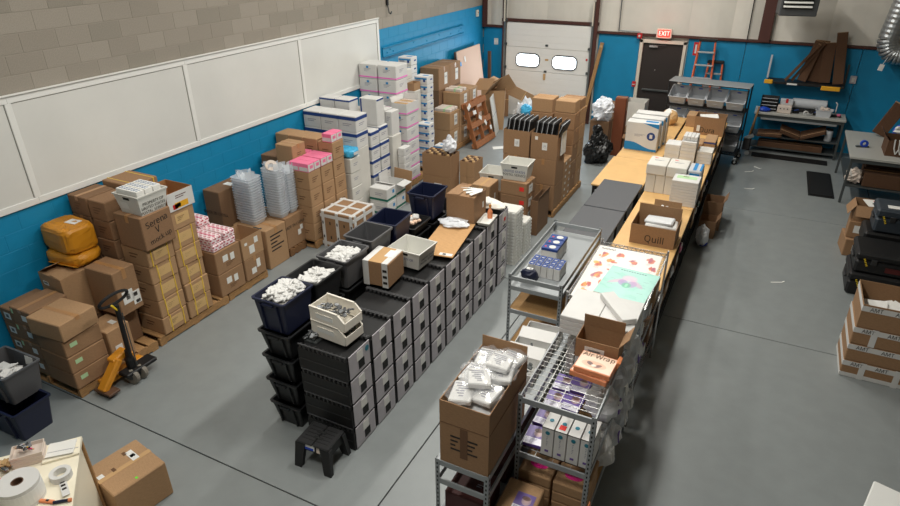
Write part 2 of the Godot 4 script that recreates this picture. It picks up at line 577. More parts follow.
# column of like boxes; fmt takes the place in the column
func col(fmt, x0, x1, z0, z1, y0, h, n, o = {}):
	for i in n:
		var q = o.duplicate()
		var jj = o.get("jit", 1.0)
		if not q.has("rot"): q["rot"] = rng.randf_range(-0.7, 0.7) * jj
		var j = rng.randf_range(-0.006, 0.006)
		var jx = rng.randf_range(-0.004, 0.004) * jj
		C(fmt % place_in(n - 1 - i, n), x0 + 0.006 + jx, x1 - 0.006 + jx, y0 + i * h, y0 + (i + 1) * h - 0.004, z0 + 0.006 + j, z1 - 0.006 + j, q)

# ---------------------------------------------------------------- pallets
func pallet(label, x0, x1, z0, z1, m = "wood", boards = 7):
	var w = x1 - x0
	var d = z1 - z0
	var t = thing("wooden_pallet", label, "pallet", Vector3((x0 + x1) / 2, 0, (z0 + z1) / 2), 0, "pallets under the stacked goods")
	pallet_parts(t, w, d, m, boards)
	return t

func pallet_parts(t, w, d, m, boards):
	for i in boards:
		put(t, "deck_board", box(Vector3(w, 0.018, d / boards * 0.78), 0.003), m, Vector3(0, 0.119, -d / 2 + d / boards * (i + 0.5)))
	for i in 3:
		put(t, "stringer", box(Vector3(0.04, 0.09, d), 0.003), m, Vector3((i - 1) * (w / 2 - 0.02), 0.0645, 0))
	for i in 3:
		put(t, "bottom_board", box(Vector3(w, 0.018, 0.09), 0.003), m, Vector3(0, 0.0095, (i - 1) * (d / 2 - 0.05)))

# ---------------------------------------------------------------- totes
func tote(label, cx, y0, cz, w, h, d, m, turn = 0.0, group = "", called = "plastic_tote", taper = 0.82):
	var t = thing(called, label, "tote", Vector3(cx, y0, cz), turn, group)
	put(t, "body", shell(Vector3(w, h, d), 0.008, taper, 0.02, 0.014, 0.022), m)
	for k in [-1, 1]:
		put(t, "handle", box(Vector3(w * 0.34, 0.03, 0.03), 0.006), m, Vector3(0, h - 0.045, k * (d / 2 + 0.008)))
		for j in [-1, 1]:
			put(t, "rib", box(Vector3(0.02, h * 0.82, 0.03), 0.004), m, Vector3(j * w * 0.26, h * 0.46, k * (d / 2 * (taper + (1 - taper) * 0.5) + 0.004)), Vector3(k * rad_to_deg(atan(d / 2 * (1 - taper) / h)), 0, 0))
	return t

func basket_tote(label, cx, y0, cz, w, h, d, m, turn = 0.0, group = ""):
	# corrugated plastic postal tote: plain tapered sides, hand holes in the ends
	var t = thing("postal_tote", label, "tote", Vector3(cx, y0, cz), turn, group)
	put(t, "body", shell(Vector3(w, h, d), 0.006, 0.82, 0.0, 0.008, 0.02), m)
	for k in [-1, 1]:
		var lean = k * rad_to_deg(atan(d / 2 * 0.18 / h))
		put(t, "hand_hole", box(Vector3(0.1, 0.03, 0.004), 0.001), "slot", Vector3(0, h * 0.8, k * (d / 2 * 0.966)), Vector3(lean, 0, 0))
	return t

func tote_print(t, h, d, lines, sz, face = "z", w = 0.0):
	var lean = rad_to_deg(atan(d / 2 * 0.18 / h))
	for i in lines.size():
		var y = h * 0.55 - i * sz * 1.5
		var f = 0.82 + 0.18 * y / h
		if face == "z":
			var o = put(t, "lettering", text_mesh(lines[i], sz), "navy_print" if i == 0 else "ink", Vector3(0, y, d / 2 * f + 0.003))
			o.rotation_degrees = Vector3(lean, 0, 0)
		else:
			var o2 = put(t, "lettering", text_mesh(lines[i], sz), "ink", Vector3(w / 2 * f + 0.003, y, 0))
			o2.basis = Basis(Vector3(0, 0, 1), -atan(w / 2 * 0.18 / h)) * Basis(Vector3.UP, PI / 2)

# ---------------------------------------------------------------- tables and shelving
func table(label, x0, x1, z0, z1, y, top, called = "work_table", th = 0.03, leg = "black"):
	var t = thing(called, label, "table", Vector3((x0 + x1) / 2, 0, (z0 + z1) / 2))
	var w = x1 - x0
	var d = z1 - z0
	put(t, "table_top", box(Vector3(w, th, d), 0.006), top, Vector3(0, y - th / 2, 0))
	for sx in [-1, 1]:
		for sz in [-1, 1]:
			put(t, "leg", box(Vector3(0.04, y - th, 0.04), 0.004), leg, Vector3(sx * (w / 2 - 0.04), (y - th) / 2, sz * (d / 2 - 0.04)))
		put(t, "side_rail", box(Vector3(0.025, 0.06, d - 0.12), 0.003), leg, Vector3(sx * (w / 2 - 0.04), y - th - 0.04, 0))
	for sz in [-1, 1]:
		put(t, "end_rail", box(Vector3(w - 0.12, 0.06, 0.025), 0.003), leg, Vector3(0, y - th - 0.04, sz * (d / 2 - 0.04)))
	return t

func wire_deck(w, d, pitch = 0.062, r = 0.0019):
	var st = S()
	var n = int(d / pitch)
	for i in n + 1:
		var z = -d / 2 + d * i / n
		abox(st, Vector3(0, 0, z), Vector3(w, r * 2, r * 2))
	n = int(w / (pitch * 1.9))
	for i in n + 1:
		var x = -w / 2 + w * i / n
		abox(st, Vector3(x, -r * 2, 0), Vector3(r * 2, r * 2, d))
	return st.commit()

# boltless steel shelving: angle posts with slots, beams and decks; lv = [[y, deck], ...]
func boltless(label, x0, x1, z0, z1, h, lv, called = "steel_shelving_unit"):
	var w = x1 - x0
	var d = z1 - z0
	var t = thing(called, label, "shelving", Vector3((x0 + x1) / 2, 0, (z0 + z1) / 2))
	for sx in [-1, 1]:
		for sz in [-1, 1]:
			var st = S()
			abox(st, Vector3(sx * (w / 2 - 0.001), h / 2, sz * (d / 2 - 0.018)), Vector3(0.003, h, 0.036))
			abox(st, Vector3(sx * (w / 2 - 0.018), h / 2, sz * (d / 2 - 0.001)), Vector3(0.036, h, 0.003))
			var p = put(t, "post", st.commit(), "steel")
			if sz == 1 or sx == 1:
				var s2 = S()
				var k = 0.04
				while k < h - 0.02:
					abox(s2, Vector3(sx * (w / 2 - 0.018), k, sz * (d / 2 + 0.001)), Vector3(0.011, 0.02, 0.002))
					abox(s2, Vector3(sx * (w / 2 + 0.001), k, sz * (d / 2 - 0.018)), Vector3(0.002, 0.02, 0.011))
					k += 0.045
				put(p, "slots", s2.commit(), "slot")
	for q in lv:
		for sz in [-1, 1]:
			put(t, "beam", box(Vector3(w - 0.01, 0.055, 0.014), 0.003), "steel", Vector3(0, q[0] - 0.028, sz * (d / 2 - 0.01)))
		for sx in [-1, 1]:
			put(t, "beam", box(Vector3(0.014, 0.055, d - 0.01), 0.003), "steel", Vector3(sx * (w / 2 - 0.01), q[0] - 0.028, 0))
		if q[1] == "wire":
			put(t, "wire_deck", wire_deck(w - 0.02, d - 0.02), "wire", Vector3(0, q[0] - 0.006, 0))
		elif q[1] != "":
			put(t, "deck", box(Vector3(w - 0.03, 0.012, d - 0.03), 0.001), q[1], Vector3(0, q[0] - 0.008, 0))
	return t

# stackable black bin with a grey front panel facing +x
func stack_bin(w, h, d):
	var t = Node3D.new()
	put(t, "tray", shell(Vector3(w - 0.02, h * 0.78, d - 0.012), 0.008), "black", Vector3(-0.01, 0, 0))
	var st = S()
	for sz in [-1, 1]:
		abox(st, Vector3(-0.01, h * 0.8, sz * (d / 2 - 0.022)), Vector3(w - 0.03, 0.012, 0.008))
		for i in 11:
			abox(st, Vector3(-w / 2 + 0.03 + (w - 0.07) * i / 10.0, h * 0.87, sz * (d / 2 - 0.022)), Vector3(0.02, h * 0.18, 0.03), 0.002)
	put(t, "ribbed_rim", st.commit(), "black_rib")
	for sz in [-1, 1]: put(t, "rim_bar", box(Vector3(w - 0.03, 0.016, 0.012), 0.002), "rim_grey", Vector3(-0.01, h * 0.95, sz * (d / 2 - 0.009)))
	st = S()
	for sz in [-1, 1]:
		abox(st, Vector3(-0.01, h * 0.4, sz * (d / 2 - 0.003)), Vector3(w - 0.06, 0.014, 0.004), 0.001)
	put(t, "side_rib", st.commit(), "black_rib")
	put(t, "lid", box(Vector3(w - 0.06, 0.006, d - 0.075), 0.002), "black", Vector3(-0.01, h * 0.83, 0))
	put(t, "front_panel", box(Vector3(0.008, h - 0.026, d - 0.058), 0.002), "bin_grey", Vector3(w / 2 - 0.01, h / 2, 0))
	put(t, "label_card", box(Vector3(0.003, h * 0.36, d * 0.25), 0.0), "paper", Vector3(w / 2 - 0.005, h * 0.7, 0.0))
	put(t, "hand_slot", box(Vector3(0.004, h * 0.34, d * 0.24), 0.0), "slot", Vector3(w / 2 - 0.005, h * 0.34, -0.02))
	return t

func dup(proto, called, label, category, at, turn = 0.0, group = ""):
	var o = proto.duplicate()
	o.name = numbered(called)
	add_child(o)
	o.position = at
	o.rotation_degrees.y = turn
	o.set_meta("label", label)
	o.set_meta("category", category)
	if group != "": o.set_meta("group", group)
	return o

# ---------------------------------------------------------------- the building
const WX := -7.22
const WZ := -16.2

func lamp(i, at: Vector3, e):
	var t = thing("ceiling_light", "long white ceiling light fitting hung above the aisle, number %s from the back wall" % ["one", "two", "three", "four", "five", "six", "seven"][i], "light", at, 0, "ceiling lights above the frame")
	put(t, "housing", box(Vector3(0.36, 0.06, 1.3), 0.01), "trim_white", Vector3(0, 0.05, 0))
	put(t, "diffuser", box(Vector3(0.32, 0.012, 1.24), 0.003), "lamp", Vector3(0, 0.014, 0))
	for k in [-1, 1]:
		put(t, "hanger", tube([Vector3(0, 0.08, k * 0.5), Vector3(0, 6.2 - at.y, k * 0.5)], 0.004, 5), "steel_dk")
	var l = AreaLight3D.new()
	l.area_size = Vector2(0.32, 1.24)
	l.light_energy = e
	l.light_color = Color(1.0, 0.99, 0.962)
	l.area_range = 40.0
	l.shadow_enabled = true
	l.position = Vector3(0, -0.004, 0)
	l.rotation_degrees = Vector3(-90, 0, 0)
	t.add_child(l)

func build_shell():
	# floor: slabs with open joints
	var f = structure("floor")
	var xs = [-7.3, -2.37, 2.1, 6.2]
	var zs = [-16.3, -11.75, -7.5, -2.94, 1.6, 3.6]
	put(f, "joint_bed", box(Vector3(13.5, 0.2, 19.9), 0.0), "joint", Vector3(-0.55, -0.112, -6.35))
	for i in 3:
		for j in 5:
			var w = xs[i + 1] - xs[i] - 0.012
			var d = zs[j + 1] - zs[j] - 0.012
			put(f, "slab", box(Vector3(w, 0.1, d), 0.003), "floor", Vector3((xs[i] + xs[i + 1]) / 2, -0.05, (zs[j] + zs[j + 1]) / 2))
	# left wall of concrete blocks
	var wl = structure("wall_left")
	put(wl, "mortar_bed", box(Vector3(0.2, 6.4, 19.9), 0.0), "mortar", Vector3(WX - 0.103, 3.1, -6.3))
	put(wl, "blue_joint_bed", box(Vector3(0.02, 2.83, 19.8), 0.0), "blue_joint", Vector3(WX - 0.0115, 1.397, -6.3))
	var bm = box(Vector3(0.02, 0.195, 0.398), 0.0025)
	var rest_g = S()
	var rest_b = S()
	var row = 0
	for k in range(-14, 17):
		var y0 = 2.813 + k * 0.2032
		var off = 0.0 if posmod(k, 2) == 0 else 0.2032
		for i in range(-18, 33):
			var zc = -3.91 - 0.2032 - off - 0.4064 * i
			if zc < -16.15 or zc > 3.3: continue
			var yc = y0 + 0.1016
			var grey = k >= 0
			var vis = false
			if zc < -2.6:
				var ymax = 4.25 - (-2.6 - zc) * 0.106
				if grey: vis = yc < ymax and not (zc > -10.9 and yc < 3.0)
				elif zc > -11.0: vis = yc > 1.05 and yc < 1.9
				else: vis = yc > 1.6
			var q = Vector3(WX - 0.01, yc, zc)
			if vis:
				put(wl, "block", bm, ("block%d" % (rng.randi() % 4)) if grey else "blue", q)
			else:
				abox(rest_g if grey else rest_b, q, Vector3(0.02, 0.194, 0.397))
	put(wl, "upper_blocks", rest_g.commit(), "block1").set_meta("kind", "stuff")
	put(wl, "lower_blocks", rest_b.commit(), "blue").set_meta("kind", "stuff")
	# white wall boards with batten frame
	var tr = structure("trim_1")
	var seam = [-1.33, -3.77, -6.16, -8.59, -11.04]
	for i in 4:
		var za = seam[i]
		var zb = seam[i + 1]
		put(tr, "board", box(Vector3(0.016, 1.2, za - zb - 0.006), 0.002), "panel", Vector3(WX + 0.009, 2.425, (za + zb) / 2))
		put(tr, "batten", box(Vector3(0.014, 0.075, za - zb), 0.004), "trim_white", Vector3(WX + 0.023, 2.992, (za + zb) / 2))
		put(tr, "batten", box(Vector3(0.014, 0.075, za - zb), 0.004), "trim_white", Vector3(WX + 0.023, 1.857, (za + zb) / 2))
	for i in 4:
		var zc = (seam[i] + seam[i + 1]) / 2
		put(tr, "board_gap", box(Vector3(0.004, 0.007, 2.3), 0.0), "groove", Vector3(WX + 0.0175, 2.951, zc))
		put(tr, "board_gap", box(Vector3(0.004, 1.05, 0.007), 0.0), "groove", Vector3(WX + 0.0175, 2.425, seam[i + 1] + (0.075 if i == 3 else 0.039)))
	for i in 5:
		put(tr, "batten", box(Vector3(0.014, 1.06, 0.07), 0.004), "trim_white", Vector3(WX + 0.023, 2.425, seam[i] + (0.035 if i == 4 else 0.0)))
	put(tr, "ledge", box(Vector3(0.045, 0.016, 9.71), 0.003), "trim_white", Vector3(WX + 0.03, 3.037, -6.185))
	# blue ledger bolted to the wall beyond the boards
	var lg = structure("trim_2")
	put(lg, "channel_web", box(Vector3(0.03, 0.18, 3.77), 0.004), "blue", Vector3(WX + 0.016, 2.36, -13.03))
	put(lg, "channel_flange", box(Vector3(0.055, 0.014, 3.77), 0.003), "blue", Vector3(WX + 0.03, 2.452, -13.03))
	put(lg, "channel_flange", box(Vector3(0.055, 0.014, 3.77), 0.003), "blue", Vector3(WX + 0.03, 2.27, -13.03))
	for zz in [-11.3, -11.42, -11.54, -12.4, -13.0, -13.6, -14.2, -14.65, -14.77]:
		put(lg, "bolt", lathe([[0.016, 0], [0.016, 0.012], [0.006, 0.016]], 6), "blue", Vector3(WX + 0.03, 2.36 + (0.03 if fmod(abs(zz), 0.24) > 0.12 else -0.02), zz), Vector3(0, 0, -90))
	# back wall
	var wb = structure("wall_back")
	put(wb, "siding", box(Vector3(13.6, 6.4, 0.2), 0.0), "vinyl", Vector3(-0.55, 3.1, WZ - 0.16))
	for q in [[-7.2, -6.62], [-4.06, -3.05], [-1.93, -0.685], [-0.675, 1.6], [1.61, 3.9], [3.91, 6.1]]:
		put(wb, "blue_panel", box(Vector3(q[1] - q[0], 2.26, 0.05), 0.004), "blue", Vector3((q[0] + q[1]) / 2, 1.13, WZ - 0.03))
	var ins = [-7.02, -6.53, -5.45, -4.12, -3.55, -1.98, -1.05, -0.47, 0.9, 2.6, 4.3, 6.1]
	for i in ins.size() - 1:
		var w = ins[i + 1] - ins[i] - 0.02
		var st = S()
		var n = 6
		for j in n:
			var a0 = -w / 2 + w * j / n
			var a1 = -w / 2 + w * (j + 1) / n
			var b0 = 0.05 * sin(PI * j / n)
			var b1 = 0.05 * sin(PI * (j + 1) / n)
			Q(st, Vector3(a0, 0, b0), Vector3(a1, 0, b1), Vector3(a1, 3.8, b1), Vector3(a0, 3.8, b0), Vector3(0, 0, 1))
		put(wb, "insulation_panel", st.commit(), "vinyl", Vector3((ins[i] + ins[i + 1]) / 2, 2.33, WZ - 0.055))
	for q in [[-7.2, -6.6, 2.3], [-4.1, -0.5, 2.3], [-0.5, 6.1, 2.3]]:
		put(wb, "girt", box(Vector3(q[1] - q[0], 0.05, 0.12), 0.004), "brown_steel", Vector3((q[0] + q[1]) / 2, q[2], WZ + 0.0))
	put(wb, "door_header", box(Vector3(2.55, 0.07, 0.14), 0.004), "brown_steel", Vector3(-5.37, 2.48, WZ + 0.01))
	for q in [[-7.13, 0.13, 2.28], [-6.58, 0.06, 0.0], [-4.13, 0.09, 0.0], [-0.34, 0.24, 2.3]]:
		var hh = 6.2 - q[2]
		var stc = S()
		abox(stc, Vector3(0, 0, 0.07), Vector3(q[1], hh, 0.014), 0.002)
		abox(stc, Vector3(0, 0, -0.03), Vector3(0.014, hh, 0.2), 0.002)
		put(wb, "column", stc.commit(), "brown_steel", Vector3(q[0], q[2] + hh / 2, WZ + 0.04))
	put(wb, "conduit", tube([Vector3(-3.6, 5.5, WZ + 0.05), Vector3(-3.57, 2.37, WZ + 0.05), Vector3(-3.05, 2.36, WZ + 0.05)], 0.014, 6), "rail")
	put(wb, "conduit", tube([Vector3(-0.72, 5.5, WZ + 0.05), Vector3(-0.68, 2.3, WZ + 0.05)], 0.012, 6), "slot")
	# the rest of the room, out of the frame
	var wr = structure("wall_right")
	put(wr, "wall_face", box(Vector3(0.2, 6.4, 19.9), 0.0), "block1", Vector3(6.2, 3.1, -6.3))
	var wf = structure("wall_front")
	put(wf, "wall_face", box(Vector3(13.6, 6.4, 0.2), 0.0), "block1", Vector3(-0.55, 3.1, 3.6))
	var ce = structure("ceiling")
	put(ce, "deck", box(Vector3(13.6, 0.2, 20.0), 0.0), "ceiling", Vector3(-0.55, 6.3, -6.3))
	# overhead door
	var d1 = structure("door_1")
	var sec = 2.43 / 4.0
	for i in 4:
		var st2 = S()
		abox(st2, Vector3(0, 0, 0), Vector3(2.27, sec - 0.006, 0.04), 0.004)
		for j in 4:
			abox(st2, Vector3(0, -sec / 2 + sec * (j + 0.5) / 4, 0.022), Vector3(2.25, sec / 4 - 0.016, 0.006), 0.003)
		put(d1, "door_section", st2.commit(), "door_white", Vector3(-5.38, sec * (i + 0.5), WZ + 0.03))
	for q in [-5.885, -4.875]:
		var w1 = put(d1, "window_frame", shell(Vector3(0.68, 0.03, 0.36), 0.03, 1.0, 0.14), "slot", Vector3(q, 1.5, WZ + 0.052), Vector3(90, 0, 0))
		var st3 = S()
		aloft(st3, [ring(0, 0.315, 0.155, 0.12, 5), ring(0.012, 0.315, 0.155, 0.12, 5)])
		put(w1, "pane", st3.commit(), "pane", Vector3(0, 0.022, 0))
		var al = AreaLight3D.new()
		al.area_size = Vector2(0.6, 0.28)
		al.light_energy = 2.2
		al.light_color = Color(0.86, 0.94, 1.0)
		al.area_range = 40.0
		al.shadow_enabled = true
		al.position = Vector3(q, 1.5, WZ + 0.1)
		al.rotation_degrees = Vector3(0, 180, 0)
		add_child(al)
	for q in [[-5.38, 1.9], [-5.38, 0.62], [-5.38, 1.24]]:
		put(d1, "lock_plate", box(Vector3(0.07, 0.05, 0.02), 0.003), "steel_dk", Vector3(q[0], q[1], WZ + 0.07))
	put(d1, "pull_handle", box(Vector3(0.06, 0.16, 0.03), 0.006), "cap_tan", Vector3(-5.4, 1.1, WZ + 0.07))
	put(d1, "warning_label", box(Vector3(0.09, 0.045, 0.004), 0.0), "cap_tan", Vector3(-5.36, 1.54, WZ + 0.062))
	put(d1, "red_latch", box(Vector3(0.04, 0.05, 0.03), 0.004), "red", Vector3(-4.3, 1.62, WZ + 0.07))
	for k in [-1, 1]:
		var x = -5.38 + k * 1.17
		put(d1, "track", box(Vector3(0.05, 3.0, 0.06), 0.004), "rail", Vector3(x, 1.5, WZ + 0.09))
		put(d1, "track_guard", box(Vector3(0.03, 0.55, 0.1), 0.004), "frame_cream", Vector3(x, 2.72, WZ + 0.12))
		for j in 5:
			put(d1, "hinge_roller", box(Vector3(0.07, 0.06, 0.05), 0.008), "steel_dk", Vector3(x - k * 0.04, 0.1 + sec * j * 0.98, WZ + 0.1))
	# personnel door
	var d2 = structure("door_2")
	put(d2, "leaf", box(Vector3(0.93, 2.12, 0.045), 0.004), "door_dark", Vector3(-2.49, 1.06, WZ + 0.0))
	for q in [[-2.99, 0.08], [-1.985, 0.07]]:
		put(d2, "jamb", box(Vector3(q[1], 2.2, 0.12), 0.005), "frame_cream", Vector3(q[0], 1.1, WZ + 0.02))
	put(d2, "head", box(Vector3(1.08, 0.075, 0.12), 0.005), "frame_cream", Vector3(-2.49, 2.165, WZ + 0.02))
	put(d2, "closer_body", box(Vector3(0.2, 0.045, 0.06), 0.008), "alu", Vector3(-2.7, 2.05, WZ + 0.055))
	put(d2, "closer_arm", box(Vector3(0.3, 0.012, 0.016), 0.003), "steel_dk", Vector3(-2.56, 2.085, WZ + 0.1), Vector3(0, 14, 0))
	put(d2, "push_bar", box(Vector3(0.72, 0.05, 0.05), 0.01), "steel_dk", Vector3(-2.49, 1.02, WZ + 0.055))
	put(d2, "peephole", lathe([[0.012, 0], [0.012, 0.008]], 8), "alu", Vector3(-2.6, 1.5, WZ + 0.024), Vector3(90, 0, 0))

func build_wall_things():
	var t = thing("exit_sign", "lit red exit sign above the dark personnel door", "sign", Vector3(-2.485, 2.26, WZ + 0.12))
	put(t, "housing", box(Vector3(0.35, 0.22, 0.06), 0.008), "frame_cream", Vector3(0, 0.11, 0))
	put(t, "lit_face", box(Vector3(0.28, 0.16, 0.006), 0.002), "exit_red", Vector3(0, 0.11, 0.032))
	put(t, "lettering", text_mesh("EXIT", 0.1), "exit_text", Vector3(0, 0.11, 0.037))
	var l = OmniLight3D.new()
	l.light_energy = 0.04
	l.light_color = Color(1, 0.3, 0.25)
	l.light_size = 0.08
	l.omni_range = 20
	l.shadow_enabled = true
	l.position = Vector3(0, 0.11, 0.12)
	t.add_child(l)
	t = thing("fire_alarm", "small red alarm box at the top left of the door frame", "alarm", Vector3(-3.05, 2.22, WZ + 0.1))
	put(t, "box", box(Vector3(0.11, 0.12, 0.06), 0.008), "red", Vector3(0, 0.06, 0))
	put(t, "lens", lathe([[0.03, 0], [0.024, 0.02], [0.0, 0.026]], 10), "white", Vector3(0, 0.06, 0.03), Vector3(90, 0, 0))
	t = thing("pull_station", "small red pull station halfway down the left door frame", "alarm", Vector3(-3.05, 1.07, WZ + 0.09))
	put(t, "box", box(Vector3(0.09, 0.13, 0.05), 0.008), "red", Vector3(0, 0.065, 0))
	put(t, "handle", box(Vector3(0.06, 0.02, 0.014), 0.003), "white", Vector3(0, 0.06, 0.03))
	t = thing("safety_sign", "red and white upright sign on blue wall beside the ladder", "sign", Vector3(-1.74, 1.9, WZ + 0.0))
	put(t, "plate", box(Vector3(0.11, 0.3, 0.006), 0.001), "red", Vector3(0, 0.15, 0))
	put(t, "print", box(Vector3(0.04, 0.2, 0.002), 0.0), "white", Vector3(0, 0.15, 0.0045))
	t = thing("light_switch", "white double switch plate on blue wall left of overhead door", "switch", Vector3(-6.83, 1.83, WZ + 0.0))
	put(t, "plate", box(Vector3(0.12, 0.16, 0.01), 0.003), "white", Vector3(0, 0.08, 0))
	for k in [-1, 1]: put(t, "toggle", box(Vector3(0.03, 0.06, 0.012), 0.003), "trim_white", Vector3(k * 0.028, 0.08, 0.008))
	t = thing("wall_switch_box", "small cream box high on blue wall by the far corner", "switch", Vector3(WX + 0.03, 2.57, -15.75))
	put(t, "box", box(Vector3(0.05, 0.16, 0.1), 0.006), "frame_cream", Vector3(0, 0.08, 0))
	put(t, "button", box(Vector3(0.012, 0.03, 0.03), 0.003), "amber", Vector3(0.03, 0.1, 0))
	t = thing("wall_hook", "black hook hanging on the block wall above white boards", "hook", Vector3(WX + 0.03, 3.05, -11.4))
	put(t, "bracket", box(Vector3(0.04, 0.22, 0.05), 0.006), "black", Vector3(0, 0.3, 0))
	put(t, "hook", tube([Vector3(0, 0.2, 0), Vector3(0.02, 0.12, 0), Vector3(0.03, 0.05, 0), Vector3(0.07, 0.03, 0.0), Vector3(0.09, 0.08, 0)], 0.012, 6), "steel_dk")
	# duct and heater high at the right
	t = thing("flexible_duct", "silver ribbed duct coming down the back wall at upper right", "duct", Vector3(1.93, 2.22, -15.85))
	var pts = []
	for i in 40:
		var q = i / 39.0
		var p
		if q < 0.62: p = Vector3(0.28 - 0.22 * q / 0.62 * 1.2, 2.6 - 2.3 * q / 0.62, 0)
		else:
			var a = (q - 0.62) / 0.38
			p = Vector3(0.016 + 0.9 * a * a + 0.1 * a, 0.3 - 0.28 * sin(min(a * 2.2, 1.0) * PI / 2), 0)
		pts.append(p)
	var st = S()
	for i in pts.size() - 1:
		var m = (pts[i] + pts[i + 1]) / 2
		acyl(st, pts[i], m, 0.186, 22, 0.195)
		acyl(st, m, pts[i + 1], 0.195, 22, 0.186)
	put(t, "hose", st.commit(), "foil")
	put(t, "clamp", lathe([[0.2, 0], [0.2, 0.04]], 18), "steel", Vector3(0.2, 1.9, 0), Vector3(0, 0, 6))
	put(t, "tag", box(Vector3(0.09, 0.13, 0.01), 0.003), "paper", Vector3(0.02, -0.22, 0.16), Vector3(0, 0, -10))
	put(t, "tag_cord", tube([Vector3(0.1, 0.02, 0.16), Vector3(0.03, -0.16, 0.16)], 0.006, 5), "paper")
	t = thing("unit_heater", "dark grey louvred heater hung high in front of white insulation", "heater", Vector3(0.16, 2.99, -15.2), 8)
	put(t, "cabinet", box(Vector3(0.68, 0.6, 0.55), 0.015), "heater", Vector3(0, 0.3, 0))
	put(t, "grille_back", box(Vector3(0.54, 0.42, 0.006), 0.0), "slot", Vector3(-0.03, 0.34, 0.277))
	for i in 5: put(t, "louvre", box(Vector3(0.52, 0.012, 0.06), 0.003), "trim_white", Vector3(-0.03, 0.18 + i * 0.08, 0.3), Vector3(30, 0, 0))
	for k in [-1, 1]: put(t, "hanger_rod", tube([Vector3(k * 0.25, 0.6, 0), Vector3(k * 0.25, 3.2, 0)], 0.008, 5), "steel_dk")
	# grey service boxes on the blue wall at right
	t = thing("outlet_box", "grey outlet box on dark blue wall right of the hanging rack", "outlet", Vector3(1.57, 1.55, WZ + 0.03))
	put(t, "box", box(Vector3(0.12, 0.16, 0.05), 0.005), "bin_grey", Vector3(0, 0.08, 0))
	put(t, "face", box(Vector3(0.05, 0.09, 0.006), 0.002), "white2", Vector3(0, 0.08, 0.027))
	t = thing("outlet_plate", "white outlet plate on blue wall just under the hanging rack", "outlet", Vector3(1.3, 1.36, WZ + 0.0))
	put(t, "plate", box(Vector3(0.08, 0.12, 0.008), 0.002), "white", Vector3(0, 0.06, 0))
	put(t, "socket", box(Vector3(0.03, 0.03, 0.004), 0.001), "slot", Vector3(0, 0.08, 0.005))
	# leaning timber by the overhead door
	t = thing("timber_plank", "pale timber plank leaning in the corner right of overhead door", "plank", Vector3(-4.2, 0, -15.85))
	put(t, "board", box(Vector3(0.09, 2.1, 0.04), 0.004), "wood", Vector3(0.13, 1.04, -0.1), Vector3(-8, 0, -7.5))
	put(t, "end_mark", box(Vector3(0.07, 0.05, 0.044), 0.001), "cap_tan", Vector3(0.25, 1.98, -0.225), Vector3(-8, 0, -7.5))

